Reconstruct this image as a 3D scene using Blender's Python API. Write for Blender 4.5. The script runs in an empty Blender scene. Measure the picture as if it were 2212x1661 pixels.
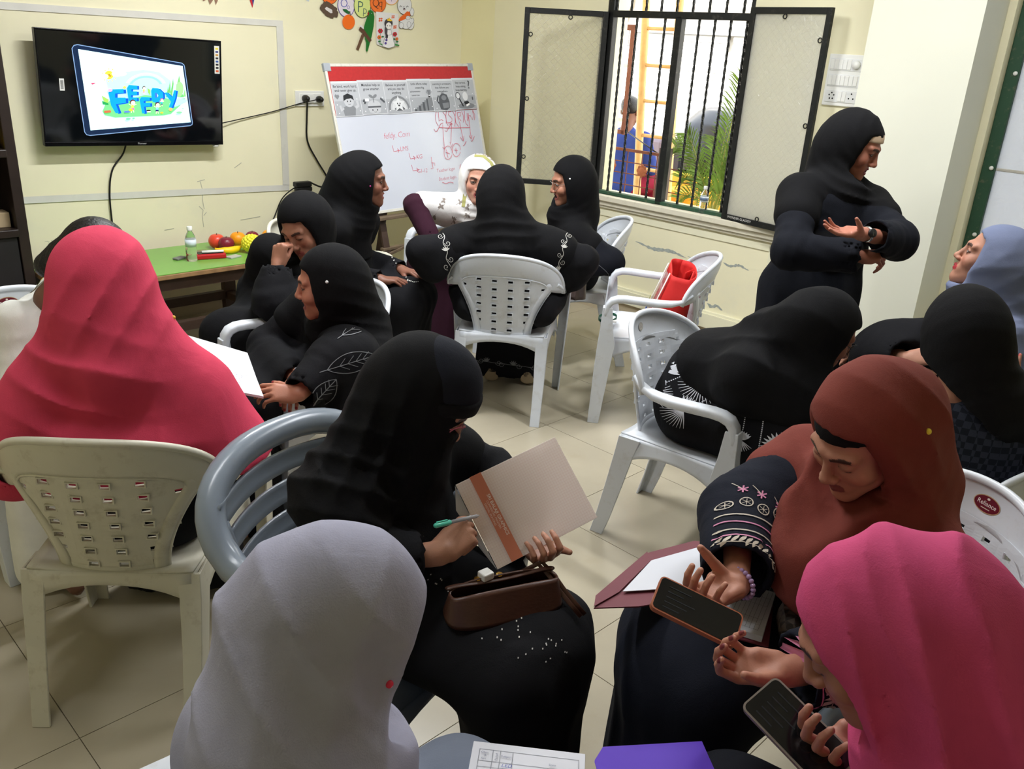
import bpy, bmesh, math, random
import numpy as np
from mathutils import Vector, Matrix, Quaternion
from mathutils.bvhtree import BVHTree

SC = bpy.context.scene
COL = SC.collection
random.seed(7)
PI = math.pi

# ------------------------------------------------------------------ camera
CAM_H = 1.72
cam_d = bpy.data.cameras.new('camera')
cam = bpy.data.objects.new('camera', cam_d)
COL.objects.link(cam)
cam_d.sensor_fit = 'HORIZONTAL'
cam_d.sensor_width = 36.0
cam_d.lens = 36.0 * 1862.0 / 2212.0
cam_d.clip_start = 0.02
_r = Vector((0.762, -0.645, 0.055)).normalized()
_f = Vector((0.616, 0.697, -0.367)).normalized()
_r = (_r - _f * _r.dot(_f)).normalized()
_u = _r.cross(_f)
cam.matrix_world = Matrix(((_r.x, _u.x, -_f.x, 0), (_r.y, _u.y, -_f.y, 0), (_r.z, _u.z, -_f.z, CAM_H), (0, 0, 0, 1)))
SC.camera = cam

# ------------------------------------------------------------------ world, sun, exposure
SC.view_settings.view_transform = 'Standard'
SC.view_settings.look = 'None'
SC.view_settings.exposure = 0.22
SC.view_settings.gamma = 1.0
SC.view_settings.use_curve_mapping = False
wd = bpy.data.worlds.new('world')
SC.world = wd
wd.use_nodes = True
_bg = wd.node_tree.nodes['Background']
_bg.inputs['Color'].default_value = (0.86, 0.93, 1.0, 1)
_bg.inputs['Strength'].default_value = 4.0
sd = bpy.data.lights.new('sun', 'SUN')
sd.energy = 20.0
sd.angle = 0.02
sd.color = (1.0, 0.95, 0.86)
sun = bpy.data.objects.new('sun', sd)
COL.objects.link(sun)
sun.rotation_euler = Vector((0.55, 0.28, -0.80)).to_track_quat('-Z', 'Y').to_euler()

# ------------------------------------------------------------------ materials
_mats = {}
def lin(c):
    c /= 255.0
    return c / 12.92 if c <= 0.04045 else ((c + 0.055) / 1.055) ** 2.4
def rgb(r, g, b):
    return (lin(r), lin(g), lin(b), 1.0)
def mat(name, col, rough=0.5, metal=0.0, var=0.0, vscale=8.0, bump=0.0, bscale=60.0, sheen=0.0, spec=0.5, trans=0.0, alpha=1.0, emit=0.0, coat=0.0, ior=1.45, dirt=None, attr=None):
    """procedural principled material; var = noise driven colour variation, dirt = (colour, scale, amount)"""
    if name in _mats:
        return _mats[name]
    m = bpy.data.materials.new(name)
    m.use_nodes = True
    nt = m.node_tree
    N, Lk = nt.nodes, nt.links
    p = N['Principled BSDF']
    p.inputs['Base Color'].default_value = col
    p.inputs['Roughness'].default_value = rough
    p.inputs['Metallic'].default_value = metal
    p.inputs['Specular IOR Level'].default_value = spec
    p.inputs['IOR'].default_value = ior
    p.inputs['Transmission Weight'].default_value = trans
    p.inputs['Alpha'].default_value = alpha
    p.inputs['Coat Weight'].default_value = coat
    p.inputs['Sheen Weight'].default_value = sheen
    p.inputs['Sheen Roughness'].default_value = 0.5
    if emit:
        p.inputs['Emission Color'].default_value = col
        p.inputs['Emission Strength'].default_value = emit
    tc = N.new('ShaderNodeTexCoord')
    src = None
    if attr:
        a = N.new('ShaderNodeAttribute'); a.attribute_name = attr
        src = a.outputs['Color']
        Lk.new(src, p.inputs['Base Color'])
    if var:
        nz = N.new('ShaderNodeTexNoise'); nz.inputs['Scale'].default_value = vscale; nz.inputs['Detail'].default_value = 5
        Lk.new(tc.outputs['Object'], nz.inputs['Vector'])
        mr = N.new('ShaderNodeMapRange')
        mr.inputs['From Min'].default_value = 0.3; mr.inputs['From Max'].default_value = 0.7
        mr.inputs['To Min'].default_value = 1 - var; mr.inputs['To Max'].default_value = 1 + var
        Lk.new(nz.outputs['Fac'], mr.inputs['Value'])
        mx = N.new('ShaderNodeVectorMath'); mx.operation = 'MULTIPLY'
        if src: Lk.new(src, mx.inputs[0])
        else: mx.inputs[0].default_value = col[:3]
        Lk.new(mr.outputs['Result'], mx.inputs[1])
        src = mx.outputs[0]
        Lk.new(src, p.inputs['Base Color'])
    if dirt:
        dc, ds, da = dirt
        nz = N.new('ShaderNodeTexNoise'); nz.inputs['Scale'].default_value = ds; nz.inputs['Detail'].default_value = 8; nz.inputs['Roughness'].default_value = 0.7
        Lk.new(tc.outputs['Object'], nz.inputs['Vector'])
        mr = N.new('ShaderNodeMapRange')
        mr.inputs['From Min'].default_value = 0.55; mr.inputs['From Max'].default_value = 0.75
        mr.inputs['To Max'].default_value = da
        Lk.new(nz.outputs['Fac'], mr.inputs['Value'])
        mx = N.new('ShaderNodeMix'); mx.data_type = 'RGBA'
        Lk.new(mr.outputs['Result'], mx.inputs['Factor'])
        if src: Lk.new(src, mx.inputs[6])
        else: mx.inputs[6].default_value = col
        mx.inputs[7].default_value = dc
        Lk.new(mx.outputs[2], p.inputs['Base Color'])
    if bump:
        nz = N.new('ShaderNodeTexNoise'); nz.inputs['Scale'].default_value = bscale; nz.inputs['Detail'].default_value = 4
        Lk.new(tc.outputs['Object'], nz.inputs['Vector'])
        b = N.new('ShaderNodeBump'); b.inputs['Strength'].default_value = bump; b.inputs['Distance'].default_value = 0.004
        Lk.new(nz.outputs['Fac'], b.inputs['Height'])
        Lk.new(b.outputs['Normal'], p.inputs['Normal'])
    _mats[name] = m
    return m
def cloth(name, r, g, b, sheen=0.0, rough=0.88, var=0.06, wrinkle=0.28):
    if name in _mats: return _mats[name]
    m = mat(name, rgb(r, g, b), rough=rough, sheen=0.0, var=var, vscale=14, bump=0.2, bscale=420, spec=0.18)
    N, L = m.node_tree.nodes, m.node_tree.links
    fine = [n for n in N if n.type == 'BUMP'][0]; tc = [n for n in N if n.type == 'TEX_COORD'][0]
    nz = N.new('ShaderNodeTexNoise'); nz.inputs['Scale'].default_value = 9; nz.inputs['Detail'].default_value = 4; nz.inputs['Roughness'].default_value = 0.5; nz.inputs['Distortion'].default_value = 1.1
    mp = N.new('ShaderNodeMapping'); mp.inputs['Scale'].default_value = (1.0, 1.0, 0.45)
    L.new(tc.outputs['Object'], mp.inputs['Vector']); L.new(mp.outputs['Vector'], nz.inputs['Vector'])
    b2 = N.new('ShaderNodeBump'); b2.inputs['Strength'].default_value = wrinkle; b2.inputs['Distance'].default_value = 0.014
    L.new(nz.outputs['Fac'], b2.inputs['Height']); L.new(b2.outputs['Normal'], fine.inputs['Normal'])
    return m

# ------------------------------------------------------------------ objects and tags
def tag(o, label=None, cat=None, group=None, kind=None):
    if label: o['label'] = label
    if cat: o['category'] = cat
    if group: o['group'] = group
    if kind: o['kind'] = kind
    return o
def empty(name, loc=(0, 0, 0), rz=0.0, label=None, cat=None, group=None):
    o = bpy.data.objects.new(name, None)
    o.empty_display_size = 0.1
    COL.objects.link(o)
    o.location = loc
    o.rotation_euler = (0, 0, rz)
    return tag(o, label, cat, group)
def link(name, me, parent=None, mats=()):
    for m in mats:
        me.materials.append(m)
    o = bpy.data.objects.new(name, me)
    COL.objects.link(o)
    if parent: o.parent = parent
    return o
def copy_tree(o, parent=None):
    c = o.copy(); COL.objects.link(c); c.parent = parent
    for ch in list(o.children):
        copy_tree(ch, c)
    return c

class MB:
    """collects geometry in plain lists, builds ONE mesh object"""
    def __init__(s):
        s.v = []; s.f = []; s.m = []; s.sm = []; s.mi = 0; s.smooth = False
    def add(s, vs, fs, M=None, smooth=None):
        o = len(s.v)
        for v in vs:
            v = Vector(v)
            s.v.append(tuple(M @ v) if M else tuple(v))
        for f in fs:
            s.f.append(tuple(i + o for i in f)); s.m.append(s.mi); s.sm.append(s.smooth if smooth is None else smooth)
        return s
    def box(s, a, b, M=None, bev=0.0):
        x0, y0, z0 = a; x1, y1, z1 = b
        x0, x1 = min(x0, x1), max(x0, x1); y0, y1 = min(y0, y1), max(y0, y1); z0, z1 = min(z0, z1), max(z0, z1)
        if bev <= 0:
            vs = [(x, y, z) for z in (z0, z1) for y in (y0, y1) for x in (x0, x1)]
            fs = [(0, 2, 3, 1), (4, 5, 7, 6), (0, 1, 5, 4), (2, 6, 7, 3), (0, 4, 6, 2), (1, 3, 7, 5)]
            return s.add(vs, fs, M, False)
        bm = bmesh.new()
        bmesh.ops.create_cube(bm, size=1.0)
        bmesh.ops.transform(bm, matrix=Matrix.Translation(((x0 + x1) / 2, (y0 + y1) / 2, (z0 + z1) / 2)) @ Matrix.Diagonal((x1 - x0, y1 - y0, z1 - z0, 1)), verts=bm.verts)
        bmesh.ops.bevel(bm, geom=list(bm.edges), offset=bev, segments=2, affect='EDGES', profile=0.5)
        return s.bm(bm, M, False)
    def bm(s, bm, M=None, smooth=True):
        bm.verts.index_update()
        vs = [v.co.copy() for v in bm.verts]; fs = [[v.index for v in f.verts] for f in bm.faces]
        bm.free()
        return s.add(vs, fs, M, smooth)
    def tube(s, pts, r, n=8, closed=False, cap=True, M=None):
        """round tube; r is a number or one per point"""
        pts = [Vector(p) for p in pts]; m = len(pts)
        rs = r if hasattr(r, '__len__') else [r] * m
        prof = [(math.cos(2 * PI * i / n), math.sin(2 * PI * i / n)) for i in range(n)]
        return s.sweep(pts, [[(a * q, b * q) for a, b in prof] for q in rs], closed=closed, cap=cap, M=M, smooth=True)
    def sweep(s, pts, profs, up=None, closed=False, cap=True, M=None, smooth=True):
        """sweep 2D profiles (list per point) along pts; profile x = side, y = up/normal"""
        pts = [Vector(p) for p in pts]; m = len(pts); n = len(profs[0])
        tang = []
        for i in range(m):
            a = pts[(i - 1) % m] if (closed or i > 0) else pts[i]
            b = pts[(i + 1) % m] if (closed or i < m - 1) else pts[i]
            t = (b - a)
            tang.append(t.normalized() if t.length > 1e-9 else Vector((0, 0, 1)))
        if up is None:
            nv = tang[0].orthogonal().normalized()
        vs = []
        for i in range(m):
            t = tang[i]
            if up is not None:
                u = Vector(up[i] if hasattr(up[0], '__len__') else up)
                u = (u - t * u.dot(t))
                if u.length < 1e-6: u = t.orthogonal()
                nv = u.normalized()
            else:
                nv = nv - t * nv.dot(t)
                nv = nv.normalized() if nv.length > 1e-6 else t.orthogonal().normalized()
            sd_ = t.cross(nv)
            for (x, y) in profs[i]:
                vs.append(pts[i] + sd_ * x + nv * y)
        fs = []
        for i in range(m if closed else m - 1):
            for j in range(n):
                a = i * n + j; b = i * n + (j + 1) % n
                c = ((i + 1) % m) * n + (j + 1) % n; d = ((i + 1) % m) * n + j
                fs.append((a, d, c, b))
        if cap and not closed:
            fs.append(tuple(range(n))); fs.append(tuple(reversed(range((m - 1) * n, m * n))))
        return s.add(vs, fs, M, smooth)
    def lathe(s, prof, n=20, M=None, smooth=True):
        """prof: list of (r, z)"""
        vs = []; fs = []
        for (r, z) in prof:
            for j in range(n):
                a = 2 * PI * j / n
                vs.append((r * math.cos(a), r * math.sin(a), z))
        for i in range(len(prof) - 1):
            for j in range(n):
                fs.append((i * n + j, i * n + (j + 1) % n, (i + 1) * n + (j + 1) % n, (i + 1) * n + j))
        fs.append(tuple(reversed(range(n)))); fs.append(tuple(range((len(prof) - 1) * n, len(prof) * n)))
        return s.add(vs, fs, M, smooth)
    def prism(s, poly, z0, z1, M=None):
        n = len(poly)
        vs = [(x, y, z0) for x, y in poly] + [(x, y, z1) for x, y in poly]
        fs = [tuple(reversed(range(n))), tuple(range(n, 2 * n))] + [(i, (i + 1) % n, n + (i + 1) % n, n + i) for i in range(n)]
        return s.add(vs, fs, M, False)
    def ball(s, c, r, n=10, M=None):
        r = r if hasattr(r, '__len__') else (r, r, r)
        prof = []
        vs = []; fs = []
        for i in range(n + 1):
            th = PI * i / n
            for j in range(2 * n):
                ph = PI * j / n
                vs.append((c[0] + r[0] * math.sin(th) * math.cos(ph), c[1] + r[1] * math.sin(th) * math.sin(ph), c[2] - r[2] * math.cos(th)))
        for i in range(n):
            for j in range(2 * n):
                fs.append((i * 2 * n + j, i * 2 * n + (j + 1) % (2 * n), (i + 1) * 2 * n + (j + 1) % (2 * n), (i + 1) * 2 * n + j))
        return s.add(vs, fs, M, True)
    def grid(s, fn, nu, nv, thick=0.0, skip=None, smooth=True, M=None):
        """fn(i/nu, j/nv) -> point; optional thickness along the normal; skip(i, j) leaves a hole"""
        P = [[Vector(fn(i / nu, j / nv)) for j in range(nv + 1)] for i in range(nu + 1)]
        if not thick:
            vs = [P[i][j] for i in range(nu + 1) for j in range(nv + 1)]
            fs = [(i * (nv + 1) + j, (i + 1) * (nv + 1) + j, (i + 1) * (nv + 1) + j + 1, i * (nv + 1) + j + 1) for i in range(nu) for j in range(nv) if not (skip and skip(i, j))]
            return s.add(vs, fs, M, smooth)
        Nn = [[None] * (nv + 1) for _ in range(nu + 1)]
        for i in range(nu + 1):
            for j in range(nv + 1):
                a = P[min(i + 1, nu)][j] - P[max(i - 1, 0)][j]; b = P[i][min(j + 1, nv)] - P[i][max(j - 1, 0)]
                nn = a.cross(b); Nn[i][j] = nn.normalized() if nn.length > 1e-12 else Vector((0, 0, 1))
        K = (nu + 1) * (nv + 1); ix = lambda i, j: i * (nv + 1) + j
        vs = [P[i][j] + Nn[i][j] * (thick / 2) for i in range(nu + 1) for j in range(nv + 1)] + [P[i][j] - Nn[i][j] * (thick / 2) for i in range(nu + 1) for j in range(nv + 1)]
        on = lambda i, j: 0 <= i < nu and 0 <= j < nv and not (skip and skip(i, j))
        top = []; side = []
        for i in range(nu):
            for j in range(nv):
                if not on(i, j): continue
                a, b, c, d = ix(i, j), ix(i + 1, j), ix(i + 1, j + 1), ix(i, j + 1)
                top.append((a, b, c, d)); top.append((K + d, K + c, K + b, K + a))
                for (p, q, oi, oj) in ((a, b, i, j - 1), (b, c, i + 1, j), (c, d, i, j + 1), (d, a, i - 1, j)):
                    if not on(oi, oj): side.append((q, p, K + p, K + q))
        s.add(vs, top + side, M, smooth)
        return s
    def mesh(s, name):
        me = bpy.data.meshes.new(name)
        me.from_pydata(s.v, [], s.f)
        if any(s.m): me.polygons.foreach_set('material_index', s.m)
        me.polygons.foreach_set('use_smooth', s.sm)
        me.update()
        return me
    def build(s, name, mats, parent=None):
        if not isinstance(mats, (list, tuple)): mats = [mats]
        return link(name, s.mesh(name), parent, mats)

def frame(o, x, z=None, y=None):
    """matrix from origin, x axis and z (normal) axis"""
    x = Vector(x).normalized(); z = Vector(z)
    z = (z - x * z.dot(x)).normalized(); y = z.cross(x)
    return Matrix(((x.x, y.x, z.x, o[0]), (x.y, y.y, z.y, o[1]), (x.z, y.z, z.z, o[2]), (0, 0, 0, 1)))

_font_cache = {}
def text_polys(txt, size=1.0, shear=0.0, offset=0.0, align='LEFT', spacing=1.0):
    """text as (verts2d, faces) from the built-in font"""
    key = (txt, shear, offset, align, spacing, size)
    if key in _font_cache: return _font_cache[key]
    cu = bpy.data.curves.new('t', 'FONT'); cu.body = txt; cu.size = size; cu.shear = shear; cu.offset = offset * size
    cu.align_x = align; cu.space_character = spacing; cu.resolution_u = 2; cu.fill_mode = 'FRONT'
    ob = bpy.data.objects.new('t', cu); COL.objects.link(ob)
    dg = bpy.context.evaluated_depsgraph_get()
    me = bpy.data.meshes.new_from_object(ob.evaluated_get(dg))
    vs = [(v.co.x, v.co.y) for v in me.vertices]; fs = [tuple(p.vertices) for p in me.polygons]
    bpy.data.objects.remove(ob); bpy.data.curves.remove(cu); bpy.data.meshes.remove(me)
    _font_cache[key] = (vs, fs)
    return vs, fs

class Art:
    """flat print: coloured shapes in a plane, each drawn layer lies 0.1 mm above the last"""
    def __init__(s, step=0.00012, emit=0.0, rough=0.7, prefix='print'):
        s.mb = MB(); s.cols = []; s.z = 0.0; s.step = step; s.emit = emit; s.rough = rough; s.prefix = prefix
    def _c(s, c):
        if c not in s.cols: s.cols.append(c)
        s.mb.mi = s.cols.index(c); s.z += s.step
    def poly(s, pts, c):
        s._c(c); s.mb.add([(x, y, s.z) for x, y in pts], [tuple(range(len(pts)))], None, False); return s
    def rect(s, x0, y0, x1, y1, c): return s.poly([(x0, y0), (x1, y0), (x1, y1), (x0, y1)], c)
    def ell(s, x, y, a, b, c, n=20, rot=0.0):
        cr, sr = math.cos(rot), math.sin(rot)
        return s.poly([(x + a * math.cos(t) * cr - b * math.sin(t) * sr, y + a * math.cos(t) * sr + b * math.sin(t) * cr) for t in [2 * PI * i / n for i in range(n)]], c)
    def line(s, pts, w, c, closed=False):
        s._c(c)
        pts = [Vector(p) for p in pts]; m = len(pts); vs = []
        for i in range(m):
            a = pts[(i - 1) % m] if closed or i > 0 else pts[i]; b = pts[(i + 1) % m] if closed or i < m - 1 else pts[i]
            t = b - a; t = t.normalized() if t.length > 1e-9 else Vector((1, 0)); n = Vector((-t.y, t.x)) * w / 2
            vs += [(pts[i].x + n.x, pts[i].y + n.y, s.z), (pts[i].x - n.x, pts[i].y - n.y, s.z)]
        fs = [(2 * i, 2 * i + 1, 2 * ((i + 1) % m) + 1, 2 * ((i + 1) % m)) for i in range(m if closed else m - 1)]
        s.mb.add(vs, fs, None, False); return s
    def text(s, txt, x, y, size, c, rot=0.0, **k):
        s._c(c)
        vs, fs = text_polys(txt, size, **k); cr, sr = math.cos(rot), math.sin(rot)
        s.mb.add([(x + a * cr - b * sr, y + a * sr + b * cr, s.z) for a, b in vs], fs, None, False); return s
    def build(s, name, M, parent=None):
        ms = []
        for c in s.cols:
            ms.append(mat('%s_%d_%d_%d_%g' % ((s.prefix,) + tuple(c) + (s.emit,)), rgb(*c), rough=s.rough, emit=s.emit, spec=0.3 if not s.emit else 0.0))
        o = s.mb.build(name, ms, parent)
        if parent is not None and M is not None: o.matrix_local = M
        elif M is not None: o.matrix_world = M
        return o

# ================================================================== SETTING
A5 = math.radians(5.0); A4 = math.radians(4.0)
WD = Vector((math.sin(A5), -math.cos(A5), 0)); WN = Vector((-math.cos(A5), -math.sin(A5), 0)); WO = Vector((4.252, 5.40, 0))
TD = Vector((math.cos(A4), math.sin(A4), 0)); TN = Vector((math.sin(A4), -math.cos(A4), 0)); TO = Vector((1.0, 5.24, 0))
UPV = Vector((0, 0, 1))
WM = frame(WO, WD, WN)      # window wall: local x along the wall, y up, z into the room
TM = frame(TO, TD, TN)      # television wall, same axes
CEIL = 2.95

M_wall = mat('cream_wall_paint', rgb(236, 230, 198), rough=0.75, var=0.05, vscale=1.3, bump=0.12, bscale=25, dirt=(rgb(214, 214, 200), 2.2, 0.35), spec=0.3)
M_wall2 = mat('cream_wall_paint_low', rgb(232, 228, 200), rough=0.7, var=0.05, vscale=1.5, bump=0.12, bscale=25, dirt=(rgb(196, 190, 160), 3.0, 0.35), spec=0.3)
M_pillar = mat('pale_pillar_paint', rgb(226, 226, 210), rough=0.6, var=0.03, vscale=2, bump=0.08, bscale=20)
M_trim = mat('worn_white_trim', rgb(214, 212, 204), rough=0.6, var=0.05, vscale=9, dirt=(rgb(190, 188, 178), 9, 0.5))
M_skirt = mat('beige_skirting_tile', rgb(184, 170, 144), rough=0.35, var=0.06, vscale=5)
M_tile = mat('beige_floor_tile', rgb(172, 163, 142), rough=0.27, var=0.06, vscale=3.0, dirt=(rgb(160, 146, 118), 5.0, 0.35), spec=0.5)
M_grout = mat('floor_grout', rgb(120, 108, 88), rough=0.9)
M_ceil = mat('white_ceiling', rgb(236, 234, 224), rough=0.9)
M_iron = mat('black_iron_paint', rgb(30, 31, 30), rough=0.5, metal=0.2, dirt=(rgb(85, 82, 76), 24, 0.6), spec=0.4)
M_greenp = mat('dark_green_paint', rgb(38, 74, 52), rough=0.6, dirt=(rgb(120, 112, 90), 30, 0.6))
M_plasticw = mat('white_switch_plastic', rgb(236, 236, 232), rough=0.35)
M_blackpl = mat('black_plastic', rgb(16, 16, 17), rough=0.4)

def glass_mat(name, tint, see, bump_scale, bump, wire=False):
    """frosted pane: part see-through, part translucent, with a pressed relief and optional wire mesh"""
    m = bpy.data.materials.new(name); m.use_nodes = True
    nt = m.node_tree; N, L = nt.nodes, nt.links
    N.remove(N['Principled BSDF']); out = [n for n in N if n.type == 'OUTPUT_MATERIAL'][0]
    tc = N.new('ShaderNodeTexCoord')
    vo = N.new('ShaderNodeTexNoise'); vo.inputs['Scale'].default_value = bump_scale; vo.inputs['Detail'].default_value = 3; vo.inputs['Distortion'].default_value = 1.2
    L.new(tc.outputs['Object'], vo.inputs['Vector'])
    b = N.new('ShaderNodeBump'); b.inputs['Strength'].default_value = bump; b.inputs['Distance'].default_value = 0.01
    L.new(vo.outputs['Fac'], b.inputs['Height'])
    tl = N.new('ShaderNodeBsdfTranslucent'); tl.inputs['Color'].default_value = tint; L.new(b.outputs['Normal'], tl.inputs['Normal'])
    df = N.new('ShaderNodeBsdfDiffuse'); df.inputs['Color'].default_value = tint
    gl = N.new('ShaderNodeBsdfGlossy'); gl.inputs['Roughness'].default_value = 0.2; L.new(b.outputs['Normal'], gl.inputs['Normal'])
    tp = N.new('ShaderNodeBsdfTransparent'); tp.inputs['Color'].default_value = (0.97, 0.97, 0.95, 1)
    m1 = N.new('ShaderNodeMixShader'); m1.inputs[0].default_value = 0.35; L.new(tl.outputs[0], m1.inputs[1]); L.new(df.outputs[0], m1.inputs[2])
    m2 = N.new('ShaderNodeMixShader'); m2.inputs[0].default_value = see; L.new(m1.outputs[0], m2.inputs[1]); L.new(tp.outputs[0], m2.inputs[2])
    m3 = N.new('ShaderNodeMixShader'); m3.inputs[0].default_value = 0.05; L.new(m2.outputs[0], m3.inputs[1]); L.new(gl.outputs[0], m3.inputs[2])
    last = m3
    if wire:
        mp = N.new('ShaderNodeMapping'); mp.inputs['Rotation'].default_value = (0, 0, PI / 4); mp.inputs['Scale'].default_value = (30, 30, 30)
        L.new(tc.outputs['Object'], mp.inputs['Vector'])
        br = N.new('ShaderNodeTexBrick'); br.offset = 0.0
        br.inputs['Color1'].default_value = (0, 0, 0, 1); br.inputs['Color2'].default_value = (0, 0, 0, 1); br.inputs['Mortar'].default_value = (0.10, 0.10, 0.10, 1)
        br.inputs['Scale'].default_value = 1.0; br.inputs['Mortar Size'].default_value = 0.03; br.inputs['Brick Width'].default_value = 1.0; br.inputs['Row Height'].default_value = 1.0
        L.new(mp.outputs['Vector'], br.inputs['Vector'])
        wd_ = N.new('ShaderNodeBsdfDiffuse'); wd_.inputs['Color'].default_value = (0.12, 0.12, 0.1, 1)
        m4 = N.new('ShaderNodeMixShader'); L.new(br.outputs['Color'], m4.inputs[0]); L.new(m3.outputs[0], m4.inputs[1]); L.new(wd_.outputs[0], m4.inputs[2]); last = m4
    L.new(last.outputs[0], out.inputs['Surface'])
    _mats[name] = m
    return m
M_wired = glass_mat('wired_frosted_glass', rgb(244, 242, 228), 0.72, 55, 0.4, wire=True)
M_wired2 = glass_mat('rough_frosted_glass', rgb(248, 248, 246), 0.50, 38, 0.9, wire=True)
M_pattern = glass_mat('patterned_pane', rgb(176, 180, 188), 0.12, 16, 0.9)

def struct(name, mb, m, parent=None, label=None):
    o = mb.build(name, m, parent)
    if parent is None: tag(o, label, None, None, 'structure')
    return o

# ---- floor of square tiles with recessed joints
TS = 0.60; FA = math.radians(4.5)
mb = MB(); mb.box((-2.6, -2.6, -0.12), (6.2, 7.2, -0.004))
floor = struct('floor', mb, M_grout, label='beige square tiled floor under the chairs')
floor_frame = Matrix.Translation((1.581, 1.474, 0)) @ Matrix.Rotation(FA, 4, 'Z')
mbt = MB(); g = 0.0012
mbt.prism([(g, g), (TS - g, g), (TS - g, TS - g), (g, TS - g)], -0.02, 0.0)
tile_me = mbt.mesh('tile'); tile_me.materials.append(M_tile)
for i in range(-6, 7):
    for j in range(-6, 9):
        p = floor_frame @ Vector(((i + 0.5) * TS, (j + 0.5) * TS, 0))
        if (p - TO).dot(TN) < -0.35 or (p - WO).dot(WN) < -0.35 or p.x < -1.5 or p.y < -1.6: continue
        t = bpy.data.objects.new('floor_tile', tile_me); COL.objects.link(t)
        t.parent = floor
        t.matrix_local = floor_frame @ Matrix.Translation((i * TS, j * TS, 0))

# ---- walls (local x along wall, y up, z into the room)
W1 = (1.19, 2.25, 0.80, 2.55)   # opening of the barred window
W2 = (3.60, 4.75, 0.62, 2.55)   # opening of the window beyond the pillar
TH = 0.22
mb = MB()
mb.box((-0.09, 0, -TH), (W1[0], CEIL, 0)); mb.box((W1[0], 0, -TH), (W1[1], W1[2], 0)); mb.box((W1[0], W1[3], -TH), (W1[1], CEIL, 0))
mb.box((W1[1], 0, -TH), (W2[0], CEIL, 0)); mb.box((W2[0], 0, -TH), (W2[1], W2[2], 0)); mb.box((W2[0], W2[3], -TH), (W2[1], CEIL, 0)); mb.box((W2[1], 0, -TH), (7.4, CEIL, 0))
wall_right = struct('wall_right', mb, M_wall, label='cream painted wall with the barred window'); wall_right.matrix_world = WM
mb = MB(); mb.box((-3.2, 0, -TH), (3.25, CEIL, 0))
wall_back = struct('wall_back', mb, M_wall, label='cream painted wall behind the television'); wall_back.matrix_world = TM
mb = MB(); mb.box((-1.9, -2.2, 0), (-1.7, 6.0, CEIL)); struct('wall_left', mb, M_wall, label='cream side wall')
mb = MB(); mb.box((-1.9, -2.2, 0), (5.2, -2.0, CEIL)); struct('wall_front', mb, M_wall, label='cream wall at the near end of the room')
mb = MB(); mb.box((-2.0, -2.3, CEIL), (5.6, 6.4, CEIL + 0.12)); struct('ceiling', mb, M_ceil, label='white ceiling')
# chamfer that closes the corner between the two walls
mb = MB()
a = TO + TD * 3.135; b = WO + WD * 0.149; c = TO + TD * 3.254
mb.prism([(a.x, a.y), (b.x, b.y), (c.x, c.y)], 0, CEIL)
struct('trim_1', mb, mat('cream_corner_paint', rgb(226, 218, 172), rough=0.75, var=0.04, vscale=2), label='flat cream corner face between the two walls')
# skirting and plinth moulding
mb = MB(); mb.box((0.1, 0, 0), (7.2, 0.10, 0.012)); o = struct('baseboard_right', mb, M_skirt, label='beige tile skirting under the window'); o.matrix_world = WM
mb = MB(); mb.box((0.1, 0.10, 0), (3.05, 0.19, 0.035)); mb.box((0.1, 0.19, 0), (3.05, 0.205, 0.024)); o = struct('trim_2', mb, M_wall2, label='cream plinth moulding above the skirting'); o.matrix_world = WM
mb = MB(); mb.box((-3, 0, 0), (3.2, 0.10, 0.012)); o = struct('baseboard_back', mb, M_skirt, label='beige tile skirting behind the bench'); o.matrix_world = TM
# raised panel border under the window
mb = MB()
mb.box((1.17, 0.24, 0), (1.20, 0.70, 0.008)); mb.box((2.58, 0.24, 0), (2.62, 0.70, 0.008)); mb.box((1.17, 0.66, 0), (2.62, 0.70, 0.008))
o = struct('trim_3', mb, M_wall2, label='faint raised plaster border under the window sill'); o.matrix_world = WM
# peeled cracks in the plaster
rnd = random.Random(3)
mb = MB()
def crack(x0, x1, y0, y1, wmax, n=26):
    top = []; bot = []
    for i in range(n + 1):
        t = i / n; w = wmax * math.sin(PI * t) ** 0.6 * (0.35 + 0.65 * rnd.random())
        cx = x0 + (x1 - x0) * t; cy = y0 + (y1 - y0) * t + 0.008 * math.sin(9 * t + x0)
        top.append((cx, cy + w / 2)); bot.append((cx, cy - w / 2))
    vs = [(x, y, 0.001) for x, y in top] + [(x, y, 0.001) for x, y in bot]
    mb.add(vs, [(i, n + 1 + i, n + 2 + i, i + 1) for i in range(n)], None, False)
crack(1.60, 2.02, 0.525, 0.51, 0.030); crack(2.02, 2.25, 0.51, 0.515, 0.012); crack(2.28, 2.47, 0.525, 0.528, 0.022)
crack(2.21, 2.33, 0.245, 0.24, 0.035, 10); crack(2.60, 2.66, 0.50, 0.50, 0.03, 8)
o = mb.build('plaster_damage', mat('bare_grey_plaster', rgb(160, 166, 160), rough=0.9, var=0.2, vscale=40), wall_right)
# pencil scribbles on the wall
sc_ = Art(rough=0.8)
for pts in ([(1.05, 0.83), (1.06, 0.78), (1.055, 0.72), (1.062, 0.66)], [(1.03, 0.83), (1.08, 0.84)], [(1.03, 0.68), (1.055, 0.655), (1.045, 0.62), (1.05, 0.55)], [(1.055, 0.62), (1.075, 0.64)], [(0.80, 0.555), (0.86, 0.56)], [(1.30, 0.57), (1.44, 0.58)], [(1.28, 0.90), (1.33, 0.93)]): sc_.line(pts, 0.004, (178, 176, 160))
sc_.build('pencil_scribble', Matrix.Translation((0, 0, 0.001)), wall_back)['kind'] = 'stuff'
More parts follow.
